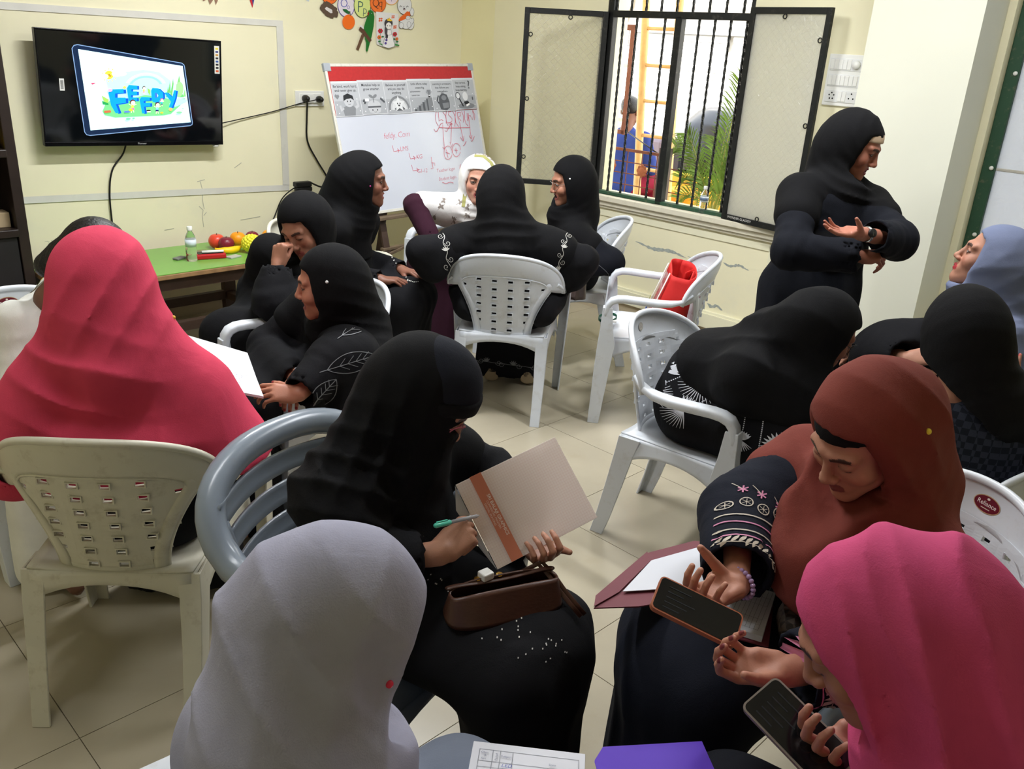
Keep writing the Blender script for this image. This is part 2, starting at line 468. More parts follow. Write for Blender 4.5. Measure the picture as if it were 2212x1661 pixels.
# flat frame of white tape strips around the television
mb = MB()
mb.box((-0.9, 1.74, 0), (1.66, 1.775, 0.006)); mb.box((1.615, 0.77, 0), (1.662, 1.74, 0.006))
o = struct('trim_4', mb, M_trim, label='white painted strip framing the television wall panel'); o.matrix_world = TM
mb = MB(); mb.add([(-0.9, 0.80, 0.006), (0.06, 0.775, 0.006), (1.66, 0.735, 0.006), (1.66, 0.772, 0.006), (0.06, 0.812, 0.006), (-0.9, 0.835, 0.006)], [(0, 1, 4, 5), (1, 2, 3, 4)], None, False)
o = struct('trim_5', mb, M_trim, label='lower white painted strip along the television wall'); o.matrix_world = TM

# ---- pillar
mb = MB(); mb.box((3.057, 0, -0.05), (3.565, CEIL, 0.30))
pil = struct('wall_pillar', mb, M_pillar, label='pale painted pillar between the two windows'); pil.matrix_world = WM
mb = MB(); mb.box((3.04, 0, -0.05), (3.58, 0.10, 0.312)); o = struct('baseboard_pillar', mb, M_skirt, label='beige tile skirting around the pillar'); o.matrix_world = WM

# ---- sill
mb = MB(); mb.box((1.10, 0.765, -0.10), (2.66, 0.80, 0.055), bev=0.004); mb.box((1.12, 0.735, -0.02), (2.64, 0.765, 0.035)); mb.box((1.13, 0.715, -0.02), (2.63, 0.735, 0.02))
o = struct('trim_6', mb, mat('worn_cream_sill', rgb(222, 216, 196), rough=0.65, dirt=(rgb(170, 165, 140), 14, 0.6)), label='worn cream window sill ledge'); o.matrix_world = WM

# ---- barred window
win = empty('window_1'); win.matrix_world = WM
tag(win, 'barred iron window with two open wired glass shutters', None, None, 'structure')
def bar_box(name, a, b, parent, m=M_iron, bev=0.003):
    q = MB(); q.box(a, b, bev=bev); return q.build(name, m, parent)
F0 = -0.055
bar_box('window_frame', (W1[0], 1.915, F0), (W1[1], 1.955, F0 + 0.05), win)
bar_box('window_frame', (W1[0], 0.80, F0), (W1[0] + 0.045, 2.55, F0 + 0.05), win)
bar_box('window_frame', (W1[1] - 0.03, 0.80, F0), (W1[1], 2.55, F0 + 0.05), win)
bar_box('window_frame', (W1[0], 0.80, F0), (W1[1], 0.822, F0 + 0.05), win, M_greenp)
bar_box('mullion', (1.715, 0.80, F0), (1.762, 1.93, F0 + 0.05), win)
def twisted(x, z0, z1, y0=F0 + 0.022):
    q = MB(); n = int((z1 - z0) / 0.012); hw = 0.0062
    pr = []; pts = []
    for i in range(n + 1):
        z = z0 + (z1 - z0) * i / n; a = i * 0.42
        pts.append((x, z, y0))
        pr.append([(hw * 1.41 * math.cos(a + k * PI / 2), hw * 1.41 * math.sin(a + k * PI / 2)) for k in range(4)])
    q.sweep(pts, pr, up=(0, 0, 1), smooth=False)
    return q
bar_me = twisted(0, 0.80, 1.93).mesh('bar'); bar_me.materials.append(M_iron)
for x in (1.298, 1.408, 1.512, 1.623, 1.871, 1.980, 2.087, 2.195):
    if x == 1.512: continue
    o = bpy.data.objects.new('bar', bar_me); COL.objects.link(o); o.parent = win; o.location = (x, 0, 0)
bar_me2 = twisted(0, 1.94, 2.54).mesh('bar'); bar_me2.materials.append(M_iron)
for k in range(9):
    o = bpy.data.objects.new('bar', bar_me2); COL.objects.link(o); o.parent = win; o.location = (1.24 + k * 0.115, 0, 0)
def shutter(hinge, end, z0, z1, glass, m_edge=M_iron):
    """glazed leaf from the hinge point to its free edge, both (x, z) in wall axes"""
    q = Vector((end[0] - hinge[0], 0, end[1] - hinge[1])); w = q.length; q.normalize()
    nrm = Vector((-q.z, 0, q.x))
    if nrm.z < 0: nrm = -nrm
    root = MB(); t = 0.034; d = 0.022
    M = Matrix(((q.x, 0, nrm.x, hinge[0]), (0, 1, 0, 0), (q.z, 0, nrm.z, hinge[1]), (0, 0, 0, 1)))
    for a, b in (((0, z0, 0), (t, z1, d)), ((w - t, z0, 0), (w, z1, d)), ((t, z0, 0), (w - t, z0 + t, d)), ((t, z1 - t, 0), (w - t, z1, d))):
        root.box(a, b, bev=0.002)
    leaf = root.build('shutter', m_edge, win); leaf.matrix_local = M
    pb = MB(); pb.box((t - 0.004, z0 + t - 0.004, 0.008), (w - t + 0.004, z1 - t + 0.004, 0.012))
    pb.build('pane', glass, leaf)
    for (cx, cz) in ((w - t - 0.012, z0 + 0.18), (w - t - 0.012, (z0 + z1) / 2), (w - t - 0.012, z1 - 0.16), (w * 0.45, z1 - t - 0.012), (w * 0.5, z0 + t + 0.01)):
        h = MB(); h.tube([(cx + 0.012 * math.cos(u), cz + 0.012 * math.sin(u), 0.02) for u in [2 * PI * k / 10 for k in range(10)]], 0.0035, 6, closed=True)
        h.build('stay_ring', m_edge, leaf)
    return leaf, M, w
sl, slM, slw = shutter((1.20, 0.0), (0.79, 0.35), 0.83, 1.945, M_wired)
sr, srM, srw = shutter((2.245, 0.012), (2.772, 0.10), 0.80, 1.985, M_wired2)
ar = Art(); ar.text('WONDER GLASSOV', 0.05, 0.815, 0.020, (225, 225, 222)); ar.build('glass_stamp', Matrix.Translation((0, 0, 0.0245)), sr)
# old bracing of the fixed frame on the hinge side
bar_box('window_frame', (1.16, 0.82, 0.0), (1.19, 1.945, 0.02), win)

# ---- second window beyond the pillar: green frame, patterned panes
win2 = empty('window_2'); win2.matrix_world = WM
tag(win2, 'tall window with green frame and frosted patterned panes', None, None, 'structure')
for a, b in (((3.60, 0.62, -0.12), (3.66, 2.55, -0.07)), ((4.69, 0.62, -0.12), (4.75, 2.55, -0.07)), ((3.66, 2.49, -0.12), (4.69, 2.55, -0.07)), ((3.66, 0.62, -0.12), (4.69, 0.68, -0.07))):
    bar_box('window_frame', a, b, win2, M_greenp)
for (x0, x1) in ((3.66, 3.92), (3.93, 4.30), (4.31, 4.69)):
    for (z0, z1) in ((0.68, 1.27), (1.28, 2.49)):
        q = MB(); q.box((x0, z0, -0.10), (x1, z1, -0.094)); q.build('pane', M_pattern, win2)
for z in (0.95, 1.28, 1.72, 2.05):
    q = MB(); q.lathe([(0.010, 0), (0.010, 0.006), (0.004, 0.009)], 12); o = q.build('bolt', M_plasticw, win2); o.location = (3.645, z, -0.07)
bar_box('glazing_bar', (3.918, 0.68, -0.098), (3.932, 2.49, -0.090), win2, mat('old_putty', rgb(190, 186, 176), rough=0.8, var=0.1, vscale=20))
bar_box('glazing_bar', (3.66, 1.268, -0.098), (4.69, 1.282, -0.090), win2, _mats['old_putty'])

# ================================================================== LIGHTS of the room (ceiling tube lamps)
M_tube = mat('lit_tube', (1.0, 0.97, 0.9, 1), rough=0.5, emit=6.0)
def tube_lamp(x, y, rz, watts, label):
    r = empty('tube_light', (x, y, CEIL), rz, label, 'light', 'ceiling tube lights')
    q = MB(); q.box((-0.62, -0.035, -0.03), (0.62, 0.035, 0.0), bev=0.006); q.build('batten', M_plasticw, r)
    q = MB(); q.tube([(-0.58, 0, -0.05), (0.58, 0, -0.05)], 0.014, 10); q.build('tube', M_tube, r)
    for sx in (-0.6, 0.6):
        q = MB(); q.box((sx - 0.015, -0.02, -0.068), (sx + 0.015, 0.02, -0.028)); q.build('end_cap', M_plasticw, r)
    ld = bpy.data.lights.new('tube_light_glow', 'AREA'); ld.shape = 'RECTANGLE'; ld.size = 1.16; ld.size_y = 0.06; ld.energy = watts; ld.color = (0.95, 0.97, 1.0)
    lo = bpy.data.objects.new('tube_light_glow', ld); COL.objects.link(lo); lo.parent = r; lo.location = (0, 0, -0.075)
    return r
tube_lamp(2.0, 3.4, 0.08, 70, 'white ceiling tube light over the middle of the room')
tube_lamp(3.0, 1.6, 1.6, 40, 'white ceiling tube light beside the pillar')
tube_lamp(0.5, 1.9, 0.08, 18, 'white ceiling tube light over the near chairs')

# ================================================================== OUTSIDE (window wall axes: x along, y up, z into the room; outside is negative z)
def wput(o):
    o.matrix_world = WM @ o.matrix_world if o.type == 'EMPTY' else WM
    return o
M_white_out = mat('white_facade', rgb(238, 236, 232), rough=0.8, var=0.04, vscale=2)
mb = MB(); mb.box((-9, -0.5, -9), (9, -0.35, -0.22)); o = mb.build('ground', mat('pale_road', rgb(190, 184, 172), rough=0.9, var=0.1, vscale=2)); o.matrix_world = WM; tag(o, 'pale sunlit road outside the window', None, None, 'structure')
bld = empty('shop_building'); bld.matrix_world = WM
tag(bld, 'white shop building with grey rolling shutters across the road', 'building')
mb = MB(); mb.box((-6, -0.35, -5.4), (6, 4.2, -4.2)); mb.build('facade', M_white_out, bld)
mb = MB(); mb.box((-6, 2.25, -4.2), (6, 2.38, -3.85)); mb.build('canopy', M_white_out, bld)
M_shut = mat('grey_roller_shutter', rgb(205, 203, 200), rough=0.6, metal=0.0)
for (x0, x1) in ((-1.75, -0.45), (-0.38, 0.9), (1.0, 2.3)):
    mb = MB()
    mb.box((x0 - 0.05, 1.93, -4.2), (x1 + 0.05, 2.02, -4.10)); mb.build('shutter_box', M_shut, bld)
    slat = MB()
    n = 14; dz = 1.1 / n
    pr = []
    slat.sweep([(x0, 0, -4.15), (x1, 0, -4.15)], [[(0.0, 0.0), (0.02, dz * 0.2), (0.026, dz * 0.5), (0.02, dz * 0.8), (0.0, dz * 0.98)]] * 2, up=(0, 1, 0), smooth=False)
    sme = slat.mesh('slat'); sme.materials.append(M_shut)
    for k in range(n):
        o = bpy.data.objects.new('slat', sme); COL.objects.link(o); o.parent = bld; o.location = (0, 0.83 + k * dz, 0)
# bamboo ladder
M_bam = mat('bamboo', rgb(214, 172, 116), rough=0.6, var=0.15, vscale=12)
lad = empty('bamboo_ladder'); lad.matrix_world = WM; tag(lad, 'tall bamboo ladder leaning outside the window', 'ladder')
for x0 in (0.62, 0.93):
    mb = MB(); pts = [(x0 + 0.03 * (1 - t), -0.35 + 3.6 * t, -1.35 + 0.3 * t) for t in [k / 12 for k in range(13)]]
    mb.tube(pts, [0.030 + (0.003 if k % 2 else 0) for k in range(13)], 10); mb.build('rail', M_bam, lad)
for k in range(11):
    y = 0.02 + 0.267 * k; t = (y + 0.35) / 3.6
    mb = MB(); mb.tube([(0.62, y, -1.35 + 0.3 * t), (0.96, y, -1.35 + 0.3 * t)], 0.014, 8); mb.build('rung', M_bam, lad)
# mesh cupboard (rusty frame with wire grid) and pipe
M_rust = mat('rusty_brown_paint', rgb(110, 62, 46), rough=0.7, var=0.15, vscale=20)
md = empty('wire_mesh_door'); md.matrix_world = WM; tag(md, 'rust brown framed wire mesh door ajar outside the window', 'door')
for nm, a, b in (('frame', (0.40, 1.86, -0.83), (0.80, 1.90, -0.80)), ('frame', (0.775, 1.12, -0.83), (0.81, 1.90, -0.80)), ('frame', (0.40, 1.12, -0.83), (0.80, 1.15, -0.80)), ('cross_rail', (0.40, 1.60, -0.83), (0.79, 1.625, -0.80)), ('cross_rail', (0.40, 1.21, -0.83), (0.79, 1.235, -0.80))):
    mb = MB(); mb.box(a, b); mb.build(nm, M_rust if nm == 'frame' else M_trim, md)
mb = MB()
for k in range(11): mb.box((0.42 + 0.033 * k, 1.15, -0.817), (0.423 + 0.033 * k, 1.86, -0.814))
for k in range(21): mb.box((0.40, 1.16 + 0.033 * k, -0.817), (0.78, 1.163 + 0.033 * k, -0.814))
o = mb.build('wire_grid', mat('grey_wire', rgb(120, 116, 112), rough=0.5, metal=0.5), md); o['kind'] = 'stuff'
mb = MB(); mb.box((0.30, 1.02, -0.95), (0.52, 2.2, -0.86)); mb.build('side_panel', mat('dirty_white_sheet', rgb(214, 208, 200), rough=0.8, var=0.08, vscale=6), md)
mb = MB(); mb.tube([(1.08, 2.30, -0.45), (1.04, 2.0, -0.45), (0.96, 1.80, -0.44), (0.90, 1.55, -0.43), (0.885, 1.30, -0.42), (0.87, 1.0, -0.42), (0.86, 0.6, -0.42), (0.86, -0.35, -0.42)], 0.016, 8)
o = mb.build('water_pipe', mat('grey_pvc', rgb(178, 168, 158), rough=0.5)); o.matrix_world = WM; tag(o, 'curved grey plastic pipe just outside the barred window', 'pipe')
# planter cage with rusty flowers
cg = empty('window_cage'); cg.matrix_world = WM; tag(cg, 'brown iron planter cage with flower medallions below the window', 'cage')
CZ = -0.46
mb = MB(); mb.box((0.62, 1.045, CZ), (1.47, 1.065, CZ + 0.014)); mb.build('top_rail', M_rust, cg)
mb = MB(); mb.box((1.46, 0.55, CZ), (1.478, 1.06, CZ + 0.016)); mb.build('post', M_rust, cg)
mb = MB(); mb.box((1.50, 0.45, CZ + 0.1), (1.57, 1.12, CZ + 0.16)); mb.build('post', mat('weathered_post', rgb(96, 84, 78), rough=0.8), cg)
for z in (0.97, 0.89, 0.81, 0.73, 0.65): 
    mb = MB(); mb.tube([(0.62, z, CZ), (2.5, z, CZ)], 0.004, 6); mb.build('rod', M_rust, cg)
for x in (0.80, 0.98, 1.12, 1.25, 1.38, 1.75, 1.95, 2.15, 2.35):
    mb = MB(); mb.tube([(x, 0.5, CZ), (x, 1.05 if x < 1.5 else 0.97, CZ)], 0.004, 6); mb.build('rod', M_rust, cg)
mb = MB(); mb.box((1.57, 0.97, CZ), (2.5, 0.985, CZ + 0.012)); mb.build('top_rail', M_iron, cg)
for x, z in ((0.985, 0.935), (1.265, 0.925)):
    mb = MB(); mb.mi = 0
    for k in range(8):
        a = 2 * PI * k / 8; mb.ball((x + 0.03 * math.cos(a), z + 0.03 * math.sin(a), CZ + 0.01), (0.017, 0.017, 0.006), 6)
    mb.ball((x, z, CZ + 0.012), (0.03, 0.03, 0.007), 8)
    mb.build('flower_medallion', mat('rust_flower', rgb(150, 86, 56), rough=0.7, var=0.2, vscale=30), cg)
mb = MB(); mb.box((0.62, 0.50, CZ), (2.5, 0.53, -0.2)); mb.build('shelf', M_rust, cg)
mb = MB(); mb.tube([(0.80, 1.15, -0.82), (1.38, 1.06, CZ)], 0.005, 6); mb.build('stay', M_iron, cg)
# black water tank
tk = MB(); tk.lathe([(0.36, -0.35), (0.36, 0.2), (0.35, 0.22), (0.37, 0.26), (0.36, 0.8), (0.375, 0.84), (0.36, 0.88), (0.36, 1.10), (0.33, 1.14), (0.22, 1.24), (0.14, 1.27), (0.0, 1.28)], 32)
o = tk.build('water_tank', mat('black_tank_plastic', rgb(40, 42, 50), rough=0.32, spec=0.6)); o.matrix_world = WM @ Matrix.Translation((0.46, 0, -2.75)) @ Matrix.Rotation(-PI / 2, 4, 'X'); tag(o, 'large round black plastic water tank across the lane', 'tank')
tk = MB(); tk.box((-0.55, -0.35, -2.95), (0.02, 0.95, -2.45), bev=0.04)
o = tk.build('covered_crate', mat('purple_grey_cover', rgb(128, 116, 128), rough=0.7, var=0.1)); o.matrix_world = WM; tag(o, 'boxy load under a purplish grey cover beside the black tank', 'crate')
# yellow drums / low yellow wall
M_yel = mat('yellow_paint', rgb(244, 196, 60), rough=0.6, var=0.06, vscale=3)
mb = MB(); mb.box((-1.2, -0.35, -2.36), (1.4, 0.68, -2.24)); o = mb.build('low_wall', M_yel); o.matrix_world = WM; tag(o, 'low yellow painted wall outside below the ladder', 'wall')
mb = MB(); mb.lathe([(0.15, -0.35), (0.15, 0.55), (0.165, 0.57), (0.165, 0.60), (0.15, 0.62), (0.13, 0.62), (0.13, 0.58), (0, 0.58)], 20)
o = mb.build('drum', mat('orange_drum', rgb(240, 160, 40), rough=0.5)); o.matrix_world = WM @ Matrix.Translation((0.82, 0.02, -1.75)) @ Matrix.Rotation(-PI / 2, 4, 'X'); tag(o, 'orange open drum standing outside before the yellow wall', 'drum')
# palm
M_palm = mat('palm_green', rgb(120, 150, 60), rough=0.5, var=0.25, vscale=9)
M_palm2 = mat('palm_stem', rgb(150, 150, 70), rough=0.5)
plant = empty('potted_palm'); plant.matrix_world = WM; tag(plant, 'green feathery palm in a pot outside the barred window', 'plant')
PB = Vector((1.93, 0.53, -0.345))
mb = MB(); mb.lathe([(0.07, 0), (0.09, 0.17), (0.098, 0.17), (0.098, 0.19), (0.085, 0.19), (0.08, 0.17), (0, 0.17)], 18); o = mb.build('pot', mat('terracotta', rgb(160, 90, 60), rough=0.8), plant); o.matrix_local = Matrix.Translation(PB) @ Matrix.Rotation(-PI / 2, 4, 'X')
rnd = random.Random(11)
def frond(base, tip, sag, nl, ll, dry=False):
    base = Vector(base); tip = Vector(tip) + Vector((-0.01, 0, -0.085)); pts = []
    for i in range(15):
        t = i / 14; p = base.lerp(tip, t); p.y += sag * math.sin(PI * t) ; pts.append(p)
    st = MB(); st.tube(pts, [0.006 * (1 - 0.75 * i / 14) for i in range(15)], 6); so = st.build('frond_stem', M_palm2, plant)
    lf = MB()
    for i in range(nl):
        t = 0.25 + 0.75 * i / (nl - 1); k = t * 14; a = pts[min(int(k), 13)].lerp(pts[min(int(k) + 1, 14)], k - int(k))
        tg = (pts[min(int(k) + 1, 14)] - pts[max(int(k) - 1, 0)]).normalized()
        sidev = tg.cross(Vector((0, 0, 1))); sidev = sidev.normalized() if sidev.length > 0.01 else Vector((1, 0, 0))
        L = ll * (0.55 + 0.45 * math.sin(PI * (0.15 + 0.8 * t)))
        for sgn in (-1, 1):
            d = (tg * 0.75 + sidev * sgn * 0.75 + Vector((0, 0, rnd.uniform(-0.35, 0.35)))).normalized()
            w = tg.cross(d); w = d.cross(Vector((0, 0.3, 1))).normalized() * 0.0048
            q = [a, a + d * L * 0.35 + Vector((0, -0.003, 0)), a + d * L * 0.7 + Vector((0, -0.015 * L / 0.2, 0)), a + d * L + Vector((0, -0.045 * L / 0.2, 0))]
            vs = []
            for j, (pp_, ww) in enumerate(zip(q, (0.5, 1.0, 0.75, 0.05))): vs += [pp_ + w * ww, pp_ - w * ww]
            lf.add(vs, [(0, 1, 3, 2), (2, 3, 5, 4), (4, 5, 7, 6)], None, True)
    lf.build('leaflets', M_palm, so)['kind'] = 'stuff'
B = PB + Vector((0, 0.16, 0))
for tip, sag, nl, ll in (((2.02, 1.62, -0.30), 0.02, 26, 0.20), ((2.20, 1.55, -0.28), 0.03, 24, 0.19), ((2.16, 1.30, -0.22), 0.06, 24, 0.18), ((1.70, 1.24, -0.22), 0.10, 24, 0.16), ((1.56, 1.14, -0.30), 0.16, 24, 0.15), ((1.80, 1.22, -0.40), 0.06, 22, 0.16), ((2.05, 1.18, -0.35), 0.08, 24, 0.17), ((2.18, 1.05, -0.20), 0.12, 22, 0.15), ((1.72, 0.95, -0.18), 0.12, 20, 0.12), ((1.92, 1.36, -0.36), 0.02, 22, 0.17), ((2.24, 1.20, -0.33), 0.10, 22, 0.16), ((1.66, 0.80, -0.25), 0.10, 18, 0.10), ((2.10, 0.95, -0.16), 0.08, 18, 0.11), ((1.86, 1.02, -0.17), 0.05, 18, 0.12)):
    frond(B + Vector((rnd.uniform(-0.02, 0.02), 0, rnd.uniform(-0.02, 0.02))), tip, sag, nl, ll)
# bottles
def water_bottle(name, M, label, lab_col, liquid=True, s=1.0):
    r = empty(name); r.matrix_world = M; tag(r, label, 'bottle')
    b = MB(); b.lathe([(0.026, 0), (0.030, 0.006), (0.030, 0.03), (0.028, 0.035), (0.030, 0.04), (0.030, 0.075), (0.029, 0.08), (0.029, 0.125), (0.027, 0.135), (0.021, 0.152), (0.013, 0.166), (0.0115, 0.172), (0.0115, 0.178)], 24)
    b.build('bottle_body', mat('clear_pet', (0.95, 0.98, 0.98, 1), rough=0.04, trans=0.96, ior=1.25), r)
    c = MB(); c.lathe([(0.0145, 0.172), (0.015, 0.176), (0.0148, 0.194), (0.013, 0.196), (0, 0.196)], 20); c.build('cap', M_plasticw, r)
    l = MB(); l.lathe([(0.0305, 0.083), (0.0305, 0.124)], 24); l.build('label_band', mat('bottle_label_%s' % name, lab_col, rough=0.5), r)
    return r
wb_ = water_bottle('water_bottle', WM @ Matrix.Translation((2.075, 0.80, -0.02)) @ Matrix.Rotation(-PI / 2, 4, 'X') @ Matrix.Scale(0.85, 4), 'clear water bottle with white cap standing on the window sill', rgb(214, 224, 232))
q = MB(); q.lathe([(0.0312, 0.094), (0.0312, 0.114)], 24); q.build('label_emblem', mat('blue_grey_print', rgb(96, 116, 140), rough=0.5), wb_)

# ================================================================== TELEVISION
M_tvb = mat('tv_gloss_black', rgb(7, 8, 10), rough=0.35)
M_scr = mat('tv_screen_glass', rgb(10, 13, 16), rough=0.06, spec=0.6)
tv = empty('television'); tag(tv, 'wall mounted flat television showing a bright cartoon picture', 'television')
TVM = frame(TO + TD * 0.165 + TN * 0.068 + UPV * 1.084, (TD - UPV * 0.024).normalized(), (TN * 0.998 - UPV * 0.055))
tv.matrix_world = TVM
TW_, TH_ = 0.998, 0.585
q = MB(); q.box((0, 0, 0), (TW_, TH_, 0.035), bev=0.004); q.build('casing', M_tvb, tv)
q = MB(); q.box((0.008, 0.022, 0.0348), (TW_ - 0.008, TH_ - 0.010, 0.0362)); q.build('screen', M_scr, tv)
q = MB()
for a, b in (((0, 0, 0.03), (TW_, 0.022, 0.040)), ((0, 0, 0.03), (0.007, TH_, 0.038)), ((TW_ - 0.007, 0, 0.03), (TW_, TH_, 0.038)), ((0, TH_ - 0.009, 0.03), (TW_, TH_, 0.038))): q.box(a, b, bev=0.002)
q.build('bezel', mat('tv_bezel', rgb(22, 22, 26), rough=0.18, metal=0.7), tv)
q = MB(); q.box((0.25, 0.1, -0.06), (0.75, 0.5, 0.0)); q.build('wall_bracket', M_blackpl, tv)
q = MB(); q.lathe([(0.02, 0), (0.016, 0.012)], 12); o = q.build('standby_lamp', M_trim, tv); o.matrix_local = Matrix.Translation((TW_ - 0.04, -0.004, 0.02)) @ Matrix.Rotation(PI / 2, 4, 'X')
ar = Art(); ar.text('Pioneer', 0.485, 0.007, 0.016, (170, 170, 172)); ar.build('maker_name', Matrix.Translation((0, 0, 0.0402)), tv)
ar = Art(); ar.rect(0.098, 0.285, 0.122, 0.345, (225, 225, 222))
for k in range(10): ar.rect(0.103, 0.293 + k * 0.0045, 0.117, 0.2955 + k * 0.0045, (90, 90, 90))
ar.build('barcode_sticker', Matrix.Translation((0, 0, 0.0364)), tv)
ar = Art(); ar.rect(0.955, 0.405, 0.986, 0.557, (222, 222, 214))
for k, c in enumerate(((225, 205, 60), (60, 70, 130), (190, 140, 60), (40, 40, 44), (60, 90, 160), (34, 34, 40), (26, 26, 30), (200, 90, 50))):
    ar.rect(0.962, 0.537 - k * 0.0175, 0.979, 0.547 - k * 0.0175, c)
ar.build('feature_sticker', Matrix.Translation((0, 0, 0.0364)), tv)
# picture on the screen (drawing units mapped to the screen plane)
def tvp(x, y):
    s_ = 0.3439 + 0.00031136 * x - 0.0000314 * y; z_ = 1.5935 + 0.0000017 * x - 0.00029745 * y
    return (s_ - 0.166, z_ - 1.084 + 0.024 * (s_ - 0.166))
E_ = Art(emit=0.62, prefix='screen')
def P(pts, c): E_.poly([tvp(*p) for p in pts], c)
def El(x, y, a, b, c, n=18): E_.poly([tvp(x + a * math.cos(t), y + b * math.sin(t)) for t in [2 * PI * i / n for i in range(n)]], c)
def Ln(pts, w, c, closed=False): E_.line([tvp(*p) for p in pts], w * 0.0003, c, closed)
P([(-5, 60), (25, 10), (80, -5), (1890, 262), (1935, 290), (1950, 330), (2170, 1370), (2165, 1400), (2130, 1420), (330, 1545), (270, 1530), (235, 1480)], (26, 40, 66))
Ln([(-5, 60), (25, 10), (80, -5), (1890, 262), (1935, 290), (1950, 330), (2170, 1370), (2165, 1400), (2130, 1420), (330, 1545), (270, 1530), (235, 1480)], 14, (120, 150, 190), True)
P([(90, 68), (1912, 315), (2135, 1355), (332, 1455)], (206, 246, 250))
P([(560, 560), (800, 450), (1200, 395), (1480, 430), (1700, 580), (1760, 900), (640, 900)], (176, 246, 250))
for k, (r1, c) in enumerate(((330, (214, 190, 214)), (300, (186, 226, 236)), (270, (140, 246, 246)), (230, (176, 246, 250)))):
    P([(1260 + r1 * 1.15 * math.cos(t), 720 - r1 * 0.82 * math.sin(t)) for t in [0.35 + (PI - 0.7) * i / 16 for i in range(17)]], c)
El(610, 495, 78, 74, (240, 200, 70))
for k in range(11):
    a = 2 * PI * k / 11; El(620 + 118 * math.cos(a), 495 + 108 * math.sin(a), 12, 12, (240, 205, 110), 6)
for x, y, a, b in ((450, 510, 140, 42), (520, 520, 80, 48), (780, 470, 130, 44), (740, 480, 80, 45)): El(x, y, a, b, (222, 244, 248))
El(610, 490, 14, 8, (110, 70, 30)); El(630, 508, 18, 8, (150, 80, 30))
P([(310, 632), (396, 626), (338, 662)], (220, 70, 110))
P([(520, 1120), (560, 1010), (640, 930), (1000, 900), (1250, 840), (1560, 880), (1720, 920), (2000, 900), (1900, 1040), (1740, 1190), (1600, 1215), (740, 1235), (560, 1190)], (112, 222, 130))
P([(1700, 1000), (1860, 900), (2030, 930), (2020, 970), (1820, 1060)], (170, 240, 240))
for x, y, w, h, c in ((1745, 530, 60, 330, (110, 180, 100)), (1855, 480, 60, 200, (120, 190, 110)), (1690, 580, 34, 220, (110, 180, 100)), (1660, 680, 40, 200, (110, 180, 100)), (1975, 720, 40, 150, (130, 200, 120)), (1925, 800, 60, 80, (100, 190, 110))):
    P([(x, y), (x + w * 0.7, y + h), (x - w * 0.7, y + h)], c)
El(1870, 740, 80, 140, (150, 216, 140)); P([(1760, 610), (1810, 620), (1800, 900), (1740, 900)], (190, 240, 244))
P([(495, 845), (620, 920), (600, 1000), (540, 960)], (150, 210, 90)); P([(505, 940), (610, 980), (620, 1015), (520, 1000)], (40, 150, 80))
P([(1285, 715), (1340, 750), (1340, 850), (1300, 800)], (140, 210, 90)); El(880, 705, 30, 24, (200, 220, 90))
BL, DB = (20, 150, 240), (20, 84, 220)
def letter(shape, dx, dy):
    P([(x + dx, y + dy) for x, y in shape], DB); P(shape, BL)
letter([(605, 800), (640, 740), (860, 732), (870, 800), (720, 812), (725, 885), (905, 885), (915, 975), (740, 1000), (800, 1150), (745, 1160), (660, 1020)], 45, 10)
letter([(920, 720), (950, 660), (1100, 672), (1105, 735), (1000, 735), (1000, 775), (1100, 775), (1105, 835), (1000, 840), (1000, 880), (1105, 885), (1110, 945), (960, 945)], 32, 6)
letter([(1150, 920), (1180, 875), (1330, 880), (1335, 935), (1225, 945), (1230, 985), (1345, 980), (1350, 1040), (1235, 1050), (1260, 1165), (1210, 1170)], 36, 8)
letter([(1350, 760), (1370, 712), (1480, 720), (1570, 800), (1580, 890), (1520, 960), (1400, 968), (1370, 930)], 34, 8)
P([(1420, 800), (1455, 800), (1480, 850), (1470, 890), (1430, 890)], (60, 110, 235))
P([(1460, 815), (1485, 850), (1470, 880)], (190, 240, 250))
letter([(1590, 800), (1640, 790), (1745, 880), (1770, 752), (1815, 756), (1800, 900), (1750, 1070), (1690, 1060), (1725, 960)], 30, 10)
def kid(x, y, s_, hair, shirt, bottom):
    P([(x - 22 * s_, y + 45 * s_), (x + 22 * s_, y + 45 * s_), (x + 28 * s_, y + 110 * s_), (x - 28 * s_, y + 110 * s_)], shirt)
    Ln([(x - 18 * s_, y + 55 * s_), (x - 70 * s_, y + 30 * s_)], 16 * s_, (246, 220, 200)); Ln([(x + 18 * s_, y + 55 * s_), (x + 70 * s_, y + 35 * s_)], 16 * s_, (246, 220, 200))
    P([(x - 30 * s_, y + 105 * s_), (x + 30 * s_, y + 105 * s_), (x + 36 * s_, y + 145 * s_), (x - 36 * s_, y + 145 * s_)], bottom)
    Ln([(x - 14 * s_, y + 140 * s_), (x - 18 * s_, y + 195 * s_)], 16 * s_, (246, 220, 200)); Ln([(x + 14 * s_, y + 140 * s_), (x + 30 * s_, y + 190 * s_)], 16 * s_, (246, 220, 200))
    El(x, y - 5 * s_, 52 * s_, 50 * s_, hair); El(x + 6 * s_, y + 8 * s_, 42 * s_, 40 * s_, (250, 226, 208))
kid(1030, 970, 0.95, (80, 40, 40), (250, 216, 90), (236, 90, 190)); kid(1475, 1015, 0.85, (70, 46, 40), (130, 200, 246), (40, 60, 110))
kid(1550, 930, 0.6, (200, 60, 80), (60, 210, 210), (60, 90, 120)); kid(1215, 710, 0.6, (70, 36, 40), (250, 200, 90), (236, 150, 170))
P([(530, 1110), (650, 1100), (660, 1140), (550, 1150)], (190, 100, 70)); P([(880, 1120), (970, 1115), (985, 1150), (890, 1150)], (90, 120, 200)); El(1000, 1100, 40, 24, (240, 190, 60), 10)
